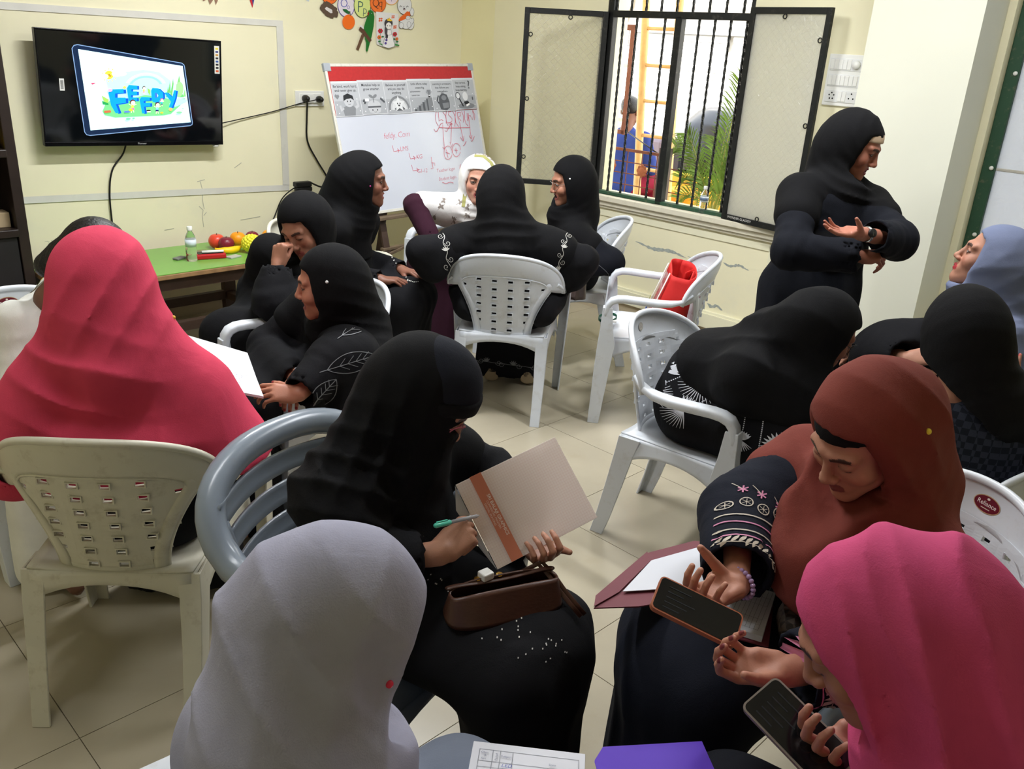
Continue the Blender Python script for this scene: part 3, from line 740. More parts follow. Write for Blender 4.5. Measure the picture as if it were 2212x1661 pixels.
El(1315, 1120, 40, 20, (60, 50, 50), 10); El(1320, 1140, 40, 12, (240, 240, 240), 10); El(1560, 1160, 30, 16, (236, 180, 60), 8); El(1720, 1100, 34, 30, (240, 170, 110), 10)
El(958, 1260, 42, 20, (110, 216, 160)); El(1052, 1252, 24, 14, (110, 216, 160)); El(1885, 1160, 56, 20, (130, 220, 150)); El(1950, 1090, 20, 10, (150, 226, 170)); El(625, 750, 40, 30, (240, 170, 200), 10)
E_.build('screen_picture', Matrix.Translation((0, 0, 0.0365)), tv)

# ================================================================== WHITEBOARD
wbx = Vector((0.995, 0.1, 0.023)).normalized(); wbv = Vector((0.049, -0.265, -0.963)); wbv = (wbv - wbx * wbx.dot(wbv)).normalized(); wbn = wbx.cross(-wbv)
board = empty('whiteboard'); tag(board, 'whiteboard with red pin strip, posters and red handwriting on an easel', 'whiteboard')
board.matrix_world = frame(Vector((2.647, 4.837, 1.551)) + wbv * 0.9, wbx, wbn)
BW, BH = 1.2, 0.9
M_alu = mat('worn_white_aluminium', rgb(216, 214, 206), rough=0.4, metal=0.3, dirt=(rgb(140, 140, 132), 40, 0.7))
q = MB(); q.box((0.01, 0.01, -0.012), (BW - 0.01, BH - 0.01, 0.0)); q.build('writing_surface', mat('white_melamine', rgb(196, 200, 212), rough=0.16, spec=0.5, var=0.02, vscale=3), board)
q = MB()
for a, b in (((0, 0, -0.014), (0.018, BH, 0.006)), ((BW - 0.018, 0, -0.014), (BW, BH, 0.006)), ((0, 0, -0.014), (BW, 0.018, 0.006)), ((0, BH - 0.018, -0.014), (BW, BH, 0.006))): q.box(a, b, bev=0.003)
q.build('board_frame', M_alu, board)
for x, y in ((0, BH), (BW, BH)):
    q = MB(); sx = 1 if x == 0 else -1
    q.box((x - 0.003 * sx, y - 0.045, -0.016), (x + 0.045 * sx, y + 0.003, 0.008), bev=0.004); q.build('corner_cap', mat('grey_corner_plastic', rgb(158, 164, 172), rough=0.4), board)
q = MB(); q.box((0.018, BH - 0.30, -0.001), (BW - 0.018, BH - 0.016, 0.003)); q.build('pin_strip', mat('red_felt', rgb(176, 36, 38), rough=0.95, var=0.08, vscale=60, sheen=0.3), board)
PW = 0.198
POST = ['Be kind, work hard,|and never give up.', 'Mistakes help us|grow smarter.', 'Believe in yourself|and you can do|anything.', 'Little efforts today|create big|achievements|tomorrow.', 'Learning is a treasure|that follows you|everywhere.', 'Stay curious,|keep asking,|keep learning.']
LAB = ['boy with a heart', 'sprouting brain', 'smiling star', 'trophy on steps', 'school backpack', 'magnifier and lamp']
GL, GM, GD, GK = (188, 190, 195), (126, 129, 134), (84, 87, 92), (40, 42, 46)
for k in range(6):
    a = Art(rough=0.6); w, h = PW, 0.205
    a.rect(0, 0, w, h, (206, 208, 213)); a.poly([(0.004, 0.004), (w - 0.004, 0.004), (w - 0.004, h - 0.012), (0.004, h - 0.012)], (180, 183, 189))
    a.rect(0.004, 0.004, w - 0.004, 0.09, (164, 167, 173))
    lines = POST[k].split('|')
    for i, t in enumerate(lines):
        sz = 0.0215 if k < 3 else 0.0185
        if k == 3 and i > 1: a.text(t, 0.058, h - 0.037 - i * 0.023, 0.0155, GK, align='CENTER', offset=0.006)
        else: a.text(t, (w / 2 if k != 5 else 0.075), h - 0.037 - i * 0.0235, sz, GK, align='CENTER', offset=0.008)
    if k == 0:
        a.poly([(0.062, 0.004), (0.055, 0.05), (0.085, 0.062), (0.135, 0.062), (0.15, 0.045), (0.14, 0.004)], GM); a.ell(0.108, 0.088, 0.036, 0.034, GL); a.poly([(0.07, 0.09), (0.075, 0.122), (0.108, 0.134), (0.142, 0.12), (0.147, 0.092), (0.128, 0.105), (0.095, 0.102)], GK)
        a.line([(0.15, 0.05), (0.172, 0.06), (0.168, 0.09)], 0.018, GL); a.line([(0.062, 0.05), (0.045, 0.035), (0.04, 0.065)], 0.016, GL); a.ell(0.098, 0.088, 0.004, 0.005, GK); a.ell(0.12, 0.088, 0.004, 0.005, GK); a.line([(0.1, 0.072), (0.109, 0.068), (0.118, 0.072)], 0.002, GK)
        a.poly([(0.03, 0.10), (0.012, 0.12), (0.02, 0.132), (0.03, 0.125), (0.04, 0.13), (0.045, 0.118)], GM)
    elif k == 1:
        a.ell(0.1, 0.055, 0.05, 0.03, GL); a.poly([(0.05, 0.04), (0.06, 0.012), (0.1, 0.004), (0.14, 0.012), (0.15, 0.04)], GL); a.rect(0.05, 0.04, 0.15, 0.05, GD); a.line([(0.1, 0.07), (0.1, 0.1)], 0.004, GD); a.ell(0.085, 0.108, 0.018, 0.009, GM, rot=-0.5); a.ell(0.115, 0.108, 0.018, 0.009, GM, rot=0.5)
        a.ell(0.082, 0.026, 0.004, 0.005, GK); a.ell(0.118, 0.026, 0.004, 0.005, GK); a.line([(0.09, 0.016), (0.1, 0.012), (0.11, 0.016)], 0.002, GK); a.poly([(0.15, 0.09), (0.18, 0.065), (0.187, 0.075), (0.158, 0.1)], GD); a.ell(0.03, 0.078, 0.012, 0.014, GD); a.rect(0.035, 0.078, 0.065, 0.096, (226, 228, 232))
    elif k == 2:
        for r, c in ((0.085, GM), (0.07, GL), (0.058, (206, 208, 213))): a.poly([(0.1 + r * math.cos(t), 0.025 + r * math.sin(t)) for t in [PI * i / 14 for i in range(15)]], c)
        a.poly([(0.06, 0.03), (0.09, 0.05), (0.115, 0.05), (0.145, 0.03), (0.13, 0.018), (0.075, 0.018)], GD)
        a.poly([(0.1 + (0.052 if i % 2 == 0 else 0.024) * math.sin(PI * i / 5), 0.058 + (0.052 if i % 2 == 0 else 0.024) * math.cos(PI * i / 5)) for i in range(10)], (216, 218, 222)); a.ell(0.09, 0.062, 0.004, 0.005, GK); a.ell(0.11, 0.062, 0.004, 0.005, GK); a.ell(0.1, 0.05, 0.007, 0.005, GK)
    elif k == 3:
        for i in range(7): a.rect(0.03 + i * 0.018, 0.005, 0.05 + i * 0.02, 0.018 + i * 0.0105, GM if i % 2 else GD)
        a.rect(0.15, 0.005, 0.19, 0.085, GM); a.rect(0.16, 0.088, 0.178, 0.096, GK); a.poly([(0.155, 0.135), (0.185, 0.135), (0.178, 0.108), (0.172, 0.096), (0.166, 0.096), (0.161, 0.108)], GM); a.line([(0.155, 0.13), (0.147, 0.122), (0.157, 0.112)], 0.004, GM); a.line([(0.185, 0.13), (0.192, 0.122), (0.182, 0.112)], 0.004, GM)
    elif k == 4:
        a.poly([(0.06, 0.012), (0.05, 0.05), (0.06, 0.095), (0.09, 0.115), (0.13, 0.105), (0.145, 0.06), (0.14, 0.02), (0.11, 0.004)], GD); a.poly([(0.085, 0.018), (0.08, 0.05), (0.135, 0.055), (0.135, 0.022)], GM); a.ell(0.1, 0.085, 0.022, 0.016, GM); a.line([(0.05, 0.05), (0.038, 0.07), (0.055, 0.1)], 0.008, GK); a.line([(0.08, 0.112), (0.09, 0.125), (0.105, 0.113)], 0.005, GM)
    else:
        a.ell(0.1, 0.022, 0.075, 0.02, GM); a.ell(0.035, 0.09, 0.022, 0.024, GD); a.ell(0.035, 0.09, 0.016, 0.018, (214, 216, 220)); a.line([(0.045, 0.07), (0.07, 0.02)], 0.01, GK); a.ell(0.1, 0.085, 0.024, 0.028, (216, 218, 222)); a.poly([(0.08, 0.05), (0.12, 0.055), (0.135, 0.035), (0.095, 0.02)], GK); a.poly([(0.095, 0.03), (0.13, 0.04), (0.13, 0.028), (0.1, 0.018)], (236, 236, 238))
        a.text('?', 0.135, 0.135, 0.075, GD, offset=0.01); a.ell(0.165, 0.07, 0.006, 0.012, GD)
    for x, y in ((0.02, 0.07), (0.17, 0.1), (0.18, 0.03), (0.025, 0.02)): a.ell(x, y, 0.004, 0.004, (232, 233, 236), 6)
    x0 = 0.022 + k * 0.1925; y0 = BH - 0.102 - 0.205 + (0.004 if k % 2 else 0) + 0.001 * k
    o = a.build('poster', frame((0, 0, 0), (1, 0, 0), (0, 0, 1)), None)
    o.matrix_world = board.matrix_world @ Matrix.Translation((x0, y0, 0.0036 + 0.0008 * k))
    tag(o, 'grey printed poster with %s pinned on the whiteboard' % LAB[k], 'poster', 'grey motivation posters')
RED = (206, 80, 100)
hw = Art(rough=0.5)
def wy(v): return BH - v
for t, x, v, sz in (('fefdy. Com', 0.345, 0.452, 0.052), ('LMS', 0.455, 0.535, 0.042), ('KG', 0.575, 0.592, 0.04), ('G1-12', 0.565, 0.682, 0.036), ('Teacher login', 0.727, 0.69, 0.033), ('Student login', 0.733, 0.745, 0.033)):
    hw.text(t, x, wy(v), sz, RED, shear=0.18, offset=-0.018, spacing=0.92, rot=0.02)
for x, v, n in ((0.40, 0.495, 0.05), (0.523, 0.55, 0.045), (0.527, 0.625, 0.05)):
    hw.line([(x, wy(v)), (x + 0.004, wy(v + 0.038)), (x + n, wy(v + 0.034))], 0.0032, RED); hw.line([(x + n - 0.014, wy(v + 0.022)), (x + n, wy(v + 0.034)), (x + n - 0.013, wy(v + 0.046))], 0.0032, RED)
def mk(x, y): return (0.7702 + 0.0004808 * x - 0.00007875 * y, wy(0.2596 + 0.00003176 * x + 0.0003457 * y))
def stroke(pts, w=0.0032): hw.line([mk(*p) for p in pts], w, RED)
for pts in ([(105, 115), (90, 200), (100, 300), (140, 380)], [(140, 120), (155, 290), (195, 255), (230, 280)], [(225, 120), (270, 180), (285, 260), (285, 330)], [(290, 100), (275, 180), (290, 300), (320, 370)], [(372, 100), (325, 110), (320, 160), (390, 230), (385, 290), (330, 320), (305, 300)], [(400, 90), (445, 180), (450, 280), (440, 380)], [(460, 85), (445, 200), (460, 300), (510, 380)], [(485, 120), (505, 260)], [(485, 120), (550, 110), (545, 180), (500, 200), (560, 275)], [(565, 90), (605, 180), (600, 300)], [(620, 80), (620, 220), (650, 320), (690, 360)], [(670, 120), (685, 270)], [(685, 270), (700, 170), (730, 160), (770, 240), (795, 160), (775, 70)], [(775, 60), (820, 150), (810, 250)],
            [(150, 405), (300, 412), (730, 392)], [(60, 435), (90, 490), (120, 470), (180, 340), (225, 320)], [(255, 460), (290, 480), (320, 420), (375, 320)], [(345, 345), (378, 315), (400, 345)], [(215, 350), (245, 780)], [(212, 765), (240, 800), (275, 765)], [(380, 320), (365, 690)], [(345, 675), (385, 770), (400, 700)], [(525, 290), (600, 650)], [(540, 580), (600, 655), (610, 550)], [(690, 120), (745, 600)], [(705, 545), (750, 615), (765, 540)], [(740, 630), (760, 660), (810, 560)], [(590, 740), (610, 735), (650, 655)], [(270, 860), (345, 890)], [(280, 810), (310, 960)], [(430, 820), (490, 830)], [(455, 780), (470, 880)], [(5, 950), (40, 1160), (0, 1165)], [(15, 1055), (70, 1060), (70, 1110)], [(205, 1420), (270, 1445), (350, 1420), (410, 1440)], [(540, 1090), (525, 1170), (545, 1180), (560, 1300)]):
    stroke(pts)
for cx, cy, a_, b_ in ((310, 870, 75, 125), (465, 820, 75, 125)): stroke([(cx + a_ * math.cos(t), cy + b_ * math.sin(t)) for t in [0.3 + 6.0 * i / 24 for i in range(25)]], 0.003)
hw.build('handwriting', Matrix.Translation((0, 0, 0.0006)), board)['kind'] = 'stuff'
# easel
es = empty('easel', (3.1, 4.85, 0)); tag(es, 'dark wooden easel stand holding the whiteboard', 'easel')
M_wood = mat('dark_brown_wood', rgb(64, 46, 36), rough=0.55, var=0.2, vscale=14)
M_woodl = mat('grey_brown_wood', rgb(104, 88, 70), rough=0.6, var=0.2, vscale=14)
def plank(name, a, b, w, t, m, parent, world=True):
    a = Vector(a); b = Vector(b); d = (b - a); L = d.length; x = d.normalized()
    n = Vector((0, -1, 0)) if abs(x.z) > 0.5 else Vector((0, 0, 1))
    q = MB(); q.box((0, -w / 2, -t / 2), (L, w / 2, t / 2), bev=0.003); o = q.build(name, m, parent)
    M = frame(a, x, n); o.matrix_local = (parent.matrix_world.inverted() @ M) if world else M
    return o
bpy.context.view_layer.update()
bo = Vector((2.647, 4.837, 1.551)) - wbn * 0.035
for fx, dx in ((0.25, -0.02), (0.95, 0.03)):
    top = bo + wbx * fx + wbv * 0.05; bot = bo + wbx * (fx + dx) + wbv * (1.551 / 0.963 + 0.0)
    bot = top + (bot - top) * ((top.z) / (top.z - bot.z)); plank('leg', top, bot, 0.045, 0.022, M_wood, es)
top = bo + wbx * 0.6 + wbv * 0.1; plank('leg', top, (3.22, 5.22, 0), 0.04, 0.022, M_wood, es)
l0 = bo + wbx * 0.06 + wbv * 0.93; plank('ledge', l0 + wbn * 0.05, l0 + wbx * 1.08 + wbn * 0.05, 0.05, 0.02, M_woodl, es)
l0 = bo + wbx * 0.2 + wbv * 1.12; plank('cross_bar', l0, l0 + wbx * 0.8, 0.035, 0.018, M_woodl, es)
l1 = bo + wbx * 0.22 + wbv * 1.16; plank('cross_bar', l1, l1 + wbx * 0.5 + UPV * 0.12, 0.03, 0.018, M_woodl, es)

# ================================================================== WALL CUT-OUTS
def wu(x, y): return (1.8496 + 0.00040707 * x - 0.0000025 * y, 1.9147 + 0.00002038 * x - 0.00031161 * y)
def cut(name, label, cat, build, lift=0.004, group='paper cut-outs stuck on the wall'):
    a = Art(rough=0.7); build(a); o = a.build(name, None)
    o.matrix_world = TM @ Matrix.Translation((0, 0, lift)); tag(o, label, cat, group); return o
def W(pts): return [wu(*p) for p in pts]
def wel(a, x, y, rx, ry, c, n=24):
    a.poly(W([(x + rx * math.cos(t), y + ry * math.sin(t)) for t in [2 * PI * i / n for i in range(n)]]), c)
def lobe(x, y, rx, ry, col, edge, txts, ink):
    def f(a):
        wel(a, x, y, rx, ry, edge); wel(a, x, y, rx - 12, ry - 12, col)
        for (t, tx, ty, sz) in txts: a.text(t, *wu(tx, ty), sz, ink, offset=-0.012, shear=0.05)
    return f
cut('paper_egg', 'orange paper egg half covered by a brown nest', 'cut-out', lobe(385, -60, 150, 165, (238, 112, 44), (120, 70, 40), [('n', 395, 35, 0.05)], (60, 40, 50)))
cut('paper_egg', 'pale lilac paper egg lettered Oo', 'cut-out', lobe(690, 110, 165, 235, (226, 216, 226), (92, 70, 150), [('O', 570, 150, 0.075), ('o', 695, 185, 0.05)], (70, 80, 170)), 0.005)
cut('paper_egg', 'yellow green paper egg lettered Pp', 'cut-out', lobe(1000, 110, 170, 245, (214, 224, 140), (70, 90, 50), [('P', 890, 240, 0.1), ('p', 1000, 270, 0.075)], (50, 90, 90)), 0.006)
cut('paper_egg', 'orange paper egg lettered Qq', 'cut-out', lobe(1310, 60, 165, 190, (238, 118, 50), (180, 80, 40), [('Q', 1185, 130, 0.075), ('q', 1310, 130, 0.075)], (80, 50, 40)), 0.007)
cut('paper_egg', 'pale pink paper egg with a yellow rim', 'cut-out', lobe(1580, -70, 150, 160, (230, 212, 222), (246, 176, 50), [('r', 1570, 20, 0.05)], (80, 80, 150)), 0.005)
def nest(a):
    rn = random.Random(2); pts = []
    for i in range(40):
        t = 2 * PI * i / 40; r = 1 + rn.uniform(-0.1, 0.12)
        x, y = 190 * math.cos(t) * r, 125 * math.sin(t) * r; pts.append((365 + x * 0.72 - y * 0.6, 205 + x * 0.62 + y * 0.78))
    a.poly(W(pts), (92, 74, 60)); a.poly(W([(285, 175), (320, 150), (420, 205), (425, 265), (390, 270), (300, 205)]), (214, 208, 206))
cut('paper_nest', 'dark brown paper bird nest with white eggs', 'cut-out', nest, 0.008)
def orange(a):
    wel(a, 727, 435, 120, 145, (240, 112, 30)); a.poly(W([(615, 185), (690, 190), (745, 240), (740, 285), (680, 260), (630, 220)]), (34, 100, 50)); a.line(W([(750, 225), (758, 310)]), 0.006, (70, 70, 40))
cut('paper_orange', 'orange paper fruit with a green leaf', 'cut-out', orange, 0.009)
def parrot(a):
    a.line(W([(890, 985), (1005, 680)]), 0.022, (104, 76, 56)); a.line(W([(945, 510), (1010, 575)]), 0.02, (226, 222, 220))
    a.poly(W([(1110, 205), (1160, 195), (1210, 230), (1230, 330), (1215, 520), (1180, 700), (1140, 850), (1110, 960), (1085, 1040), (1060, 1000), (1065, 840), (1040, 760), (1025, 620), (1020, 540), (1050, 430), (1085, 330)]), (32, 112, 42))
    a.poly(W([(1090, 260), (1110, 225), (1130, 260), (1100, 330)]), (140, 40, 30)); wel(a, 1170, 270, 16, 12, (20, 40, 20), 10); wel(a, 1175, 262, 8, 6, (230, 230, 230), 8)
    a.line(W([(935, 555), (1010, 620), (1080, 720), (1155, 820)]), 0.024, (96, 66, 50))
cut('paper_parrot', 'green paper parrot perched on a brown branch', 'cut-out', parrot, 0.010)
def queen(a):
    a.poly(W([(1262, 225), (1722, 262), (1735, 900), (1640, 940), (1510, 965), (1380, 925), (1275, 880)]), (228, 226, 226))
    for x, y, c in ((1352, 385, 36), (1607, 325, 30), (1648, 530, 32)):
        for dx, dy in ((-0.5, -0.5), (0.6, -0.6), (-0.6, 0.6), (0.5, 0.5)): wel(a, x + dx * c, y + dy * c, c * 0.55, c * 0.5, (224, 100, 60), 10)
    for x, y, r, c in ((1347, 610, 52, (190, 44, 60)), (1645, 678, 48, (190, 44, 60)), (1322, 738, 42, (226, 110, 54)), (1685, 775, 34, (226, 110, 54))):
        a.line(W([(x, y), (x + 8, 890)]), 0.003, (80, 130, 80))
        for k in range(6): wel(a, x + r * 0.6 * math.cos(k * PI / 3), y + r * 0.6 * math.sin(k * PI / 3), r * 0.42, r * 0.42, c, 10)
        wel(a, x, y, r * 0.3, r * 0.3, (70, 110, 50), 8)
    for x, y in ((1390, 725), (1625, 775), (1320, 820), (1690, 830)): wel(a, x, y, 26, 16, (50, 120, 70), 10)
    a.poly(W([(1320, 860), (1380, 870), (1380, 905)]), (60, 140, 70)); a.poly(W([(1640, 905), (1650, 870), (1735, 900), (1735, 920)]), (60, 140, 70))
    a.poly(W([(1470, 700), (1590, 690), (1640, 930), (1510, 965), (1385, 925), (1420, 780)]), (240, 238, 238)); a.line(W([(1470, 700), (1420, 780), (1385, 925), (1510, 965), (1640, 930), (1590, 690)]), 0.003, (60, 60, 64))
    a.poly(W([(1480, 590), (1560, 590), (1565, 690), (1480, 700)]), (238, 236, 236)); a.line(W([(1480, 590), (1560, 590), (1565, 690), (1480, 700)]), 0.0025, (70, 70, 74), True)
    wel(a, 1505, 455, 85, 95, (66, 62, 66)); wel(a, 1455, 600, 30, 90, (80, 76, 80), 14); wel(a, 1470, 720, 26, 50, (66, 62, 66), 12); wel(a, 1508, 505, 58, 66, (240, 236, 234)); wel(a, 1480, 505, 9, 13, (50, 50, 54), 8); wel(a, 1532, 508, 9, 13, (50, 50, 54), 8)
    a.poly(W([(1470, 385), (1485, 360), (1500, 378), (1522, 335), (1540, 380), (1580, 390), (1560, 415), (1480, 405)]), (240, 200, 60))
    for x, y in ((1462, 795), (1445, 860)): wel(a, x, y, 24, 28, (92, 74, 150), 10)
cut('paper_drawing', 'paper drawing of a crowned girl among red flowers', 'drawing', queen, 0.011)
def bunny(a):
    K = (70, 70, 74); Wt = (226, 226, 228)
    for x, y, rx, ry in ((2010, 220, 40, 80), (1985, 480, 70, 100), (1890, 440, 130, 130), (1850, 90, 145, 180), (2020, 400, 30, 50)):
        wel(a, x, y, rx + 6, ry + 6, K); wel(a, x, y, rx, ry, Wt)
    wel(a, 1890, 440, 126, 126, Wt); a.poly(W([(1720, 400), (1760, 330), (1850, 260), (1900, 210), (1960, 220), (1975, 290), (1900, 350), (1800, 400), (1730, 410)]), (232, 104, 40))
    for x, y, rx, ry in ((1785, 500, 45, 60), (1945, 480, 40, 60), (1925, 340, 45, 40)): wel(a, x, y, rx + 5, ry + 5, K, 16); wel(a, x, y, rx, ry, Wt, 16)
    for x in (1765, 1905): a.line(W([(x - 22, 130), (x, 98), (x + 24, 122)]), 0.004, K)
    wel(a, 1833, 122, 12, 10, K, 8); wel(a, 1840, 168, 22, 26, (60, 46, 50), 10); wel(a, 1840, 182, 12, 16, (226, 200, 200), 8)
cut('paper_rabbit', 'white paper rabbit hugging an orange carrot', 'cut-out', bunny, 0.009)
def flat(name, label, cat, pts, c, extra=None):
    def f(a):
        a.poly(pts, c)
        if extra: extra(a)
    return cut(name, label, cat, f, 0.004)
flat('paper_kite', 'red and blue paper triangle high on the wall', 'cut-out', [(1.425, 1.93), (1.49, 1.93), (1.46, 1.835)], (196, 44, 52), lambda a: a.poly([(1.455, 1.93), (1.49, 1.93), (1.463, 1.845)], (52, 62, 130)))
flat('paper_cow', 'brown paper animal legs above the television', 'cut-out', [(1.12, 1.96), (1.25, 1.96), (1.24, 1.86), (1.226, 1.835), (1.218, 1.87), (1.19, 1.835), (1.178, 1.865), (1.15, 1.85), (1.13, 1.9)], (150, 116, 96))
flat('paper_leaf', 'small dark green paper cut-out at the top of the wall', 'cut-out', [(0.82, 1.93), (0.865, 1.93), (0.86, 1.885), (0.835, 1.88)], (70, 120, 100))
flat('paper_strip', 'pale blue paper with pencil sketch near the nest', 'cut-out', [(1.72, 1.95), (1.87, 1.95), (1.85, 1.895), (1.78, 1.925)], (200, 208, 214), lambda a: a.line([(1.80, 1.94), (1.83, 1.92), (1.84, 1.905)], 0.006, (120, 124, 130)))

# ================================================================== CABINET, BENCH AND WHAT LIES ON IT
cab = empty('open_cabinet'); cab.matrix_world = TM; tag(cab, 'dark brown wooden open cabinet against the television wall', 'cabinet')
M_cab = mat('black_brown_wood', rgb(40, 30, 26), rough=0.45, var=0.25, vscale=9)
M_cabin = mat('cabinet_inside', rgb(34, 28, 26), rough=0.7)
q = MB(); q.box((-0.095, 0, 0.02), (-0.045, 2.0, 0.36), bev=0.004); q.build('side_panel', M_cab, cab)
q = MB(); q.box((-1.0, 0, 0.02), (-0.95, 2.0, 0.36), bev=0.004); q.build('side_panel', M_cab, cab)
q = MB(); q.box((-0.95, 0.02, 0.01), (-0.09, 1.98, 0.03)); q.build('back_panel', M_cabin, cab)
for z in (0.05, 0.70, 1.09, 1.97):
    q = MB(); q.box((-0.95, z - 0.022, 0.03), (-0.09, z + 0.018, 0.37), bev=0.006); q.build('shelf', M_cab, cab)
q = MB(); q.box((-0.94, 0.06, 0.33), (-0.10, 0.675, 0.352), bev=0.004); d = q.build('door', mat('cabinet_door', rgb(30, 28, 30), rough=0.5, var=0.2), cab)
q = MB(); q.ball((-0.50, 0.45, 0.36), 0.014, 8); q.build('knob', M_iron, d)
q = MB(); q.box((-0.17, 0.718, 0.20), (-0.105, 0.792, 0.30), bev=0.003); o = q.build('cardboard_box', mat('kraft_card', rgb(176, 156, 124), rough=0.8, var=0.06)); o.matrix_world = TM; tag(o, 'small brown cardboard box on the cabinet shelf', 'box')
q = MB(); q.box((-0.42, 1.108, 0.10), (-0.115, 1.13, 0.32)); q.box((-0.36, 1.13, 0.12), (-0.14, 1.15, 0.30)); o = q.build('folded_cloth', mat('yellow_cloth', rgb(240, 200, 40), rough=0.9)); o.matrix_world = TM; tag(o, 'bright yellow folded cloth on the upper cabinet shelf', 'cloth')

bench = empty('bench'); tag(bench, 'long green topped bench with dark wooden legs', 'bench')
BM = Matrix.Translation((1.03, 4.525, 0)) @ Matrix.Rotation(math.radians(5), 4, 'Z'); bench.matrix_world = BM
BLn, BDp, BZ = 1.44, 0.58, 0.48
q = MB(); q.box((0, 0, BZ - 0.006), (BLn, BDp, BZ), bev=0.002); q.build('laminate_top', mat('green_laminate', rgb(118, 170, 76), rough=0.3, var=0.05, vscale=4, dirt=(rgb(96, 130, 70), 22, 0.35)), bench)
q = MB(); q.box((-0.004, -0.004, BZ - 0.032), (BLn + 0.004, BDp + 0.004, BZ - 0.006), bev=0.004); q.build('wooden_edge', mat('pale_worn_edge', rgb(150, 116, 78), rough=0.6, var=0.2, vscale=20), bench)
q = MB()
for a, b in (((0.03, 0.03, BZ - 0.10), (BLn - 0.03, 0.055, BZ - 0.032)), ((0.03, BDp - 0.055, BZ - 0.10), (BLn - 0.03, BDp - 0.03, BZ - 0.032)), ((0.03, 0.03, BZ - 0.10), (0.055, BDp - 0.03, BZ - 0.032)), ((BLn - 0.055, 0.03, BZ - 0.10), (BLn - 0.03, BDp - 0.03, BZ - 0.032))): q.box(a, b)
q.build('apron', M_wood, bench)
for x in (0.12, BLn - 0.35):
    for y in (0.045, BDp - 0.09):
        q = MB(); q.box((x, y, 0), (x + 0.075, y + 0.05, BZ - 0.032), bev=0.003); q.build('leg', M_wood, bench)
for a, b in (((0.12, 0.05, 0.13), (BLn - 0.28, 0.09, 0.185)), ((0.12, BDp - 0.09, 0.13), (BLn - 0.28, BDp - 0.05, 0.185)), ((BLn - 0.34, 0.05, 0.13), (BLn - 0.29, BDp - 0.05, 0.18))):
    q = MB(); q.box(a, b, bev=0.003); q.build('stretcher', M_wood, bench)
# second low bench end seen under the chair arm
def on_bench(x, y, z=0.0): return BM @ Vector((x + 0.055, y, BZ + z))
b2 = water_bottle('water_bottle', Matrix.Translation(on_bench(0.70, 0.20)), 'clear water bottle with green label on the green bench', rgb(28, 70, 50))
# toy fruit
M_or = mat('toy_orange', rgb(246, 158, 22), rough=0.4, var=0.06, vscale=30, bump=0.2, bscale=200)
def fruit(name, label, x, y, r, m, sq=0.94, dent=True):
    r *= 1.22; x = 1.06 + (x - 1.06) * 1.25; y = 0.26 + (y - 0.26) * 1.15
    q = MB(); n = 14; prof = []
    for i in range(n + 1):
        t = PI * i / n; rr = r * math.sin(t); z = -r * sq * math.cos(t)
        if dent: z += (-0.22 * r * math.exp(-(rr / (0.35 * r)) ** 2) if t > PI / 2 else 0.12 * r * math.exp(-(rr / (0.35 * r)) ** 2))
        prof.append((max(rr, 0.0005), z))
    q.lathe(prof, 20); rt = empty(name, on_bench(x, y, r * sq * 0.97), 0, label, 'fruit', 'toy fruit on the green bench')
    q.build('fruit_body', m, rt)
    s_ = MB(); s_.tube([(0, 0, r * sq * 0.72), (0.002, 0, r * sq * 1.02)], 0.0025, 6); s_.build('stalk', M_woodl, rt)
    return rt
fruit('toy_tomato', 'shiny red orange toy tomato at the back of the fruit heap', 0.98, 0.385, 0.040, mat('toy_tomato', rgb(226, 74, 50), rough=0.3))
fruit('toy_plum', 'dark maroon toy plum in front of the tomato', 0.995, 0.315, 0.038, mat('toy_plum', rgb(124, 28, 48), rough=0.35))
fruit('toy_orange', 'toy orange standing behind the banana', 1.085, 0.375, 0.040, M_or)
fruit('toy_plum', 'small dark maroon toy plum behind the yellow toy', 1.175, 0.40, 0.034, _mats['toy_plum'])
fruit('toy_orange', 'toy orange next to the bumpy yellow toy fruit', 1.175, 0.25, 0.042, M_or)
fruit('toy_orange', 'larger toy orange at the right end of the heap', 1.23, 0.315, 0.044, M_or)
fruit('toy_strawberry', 'little red toy strawberry at the bench edge', 1.235, 0.205, 0.028, mat('toy_red', rgb(214, 44, 50), rough=0.4))
bn = MB(); pts = [(-0.085 + 0.0121 * i, 0.0 + 0.030 * ((i / 14 - 0.55) ** 2) * 4, 0.020 + 0.012 * ((i / 14 - 0.5) ** 2) * 4) for i in range(15)]
bn.tube(pts, [0.007, 0.008, 0.012, 0.017, 0.020, 0.021, 0.0215, 0.022, 0.022, 0.0215, 0.021, 0.019, 0.015, 0.010, 0.005], 7)
o = bn.build('toy_banana', mat('toy_yellow', rgb(250, 206, 20), rough=0.4)); o.matrix_world = Matrix.Translation(on_bench(0.962, 0.245)) @ Matrix.Rotation(0.05, 4, 'Z') @ Matrix.Scale(0.95, 4); tag(o, 'yellow toy banana lying across the fruit heap', 'fruit', 'toy fruit on the green bench')
M_lem = mat('toy_lemon_yellow', rgb(234, 226, 60), rough=0.5)
def knobbly(name, label, x, y, R0, sc):
    R0 *= 1.22; x = 1.06 + (x - 1.06) * 1.25; y = 0.26 + (y - 0.26) * 1.15
    q = MB(); q.ball((0, 0, 0), tuple(R0 * 0.92 * s for s in sc), 10)
    k = 0; N_ = 110
    for i in range(N_):
        ph = i * 2.39996; z = 1 - 2 * (i + 0.5) / N_; rr = math.sqrt(1 - z * z)
        q.ball((R0 * sc[0] * rr * math.cos(ph) * 0.93, R0 * sc[1] * rr * math.sin(ph) * 0.93, R0 * sc[2] * z * 0.93), R0 * 0.20, 4)
    o = q.build(name, M_lem); o.location = on_bench(x, y, R0 * sc[2] * 1.07); tag(o, label, 'fruit', 'toy fruit on the green bench'); return o
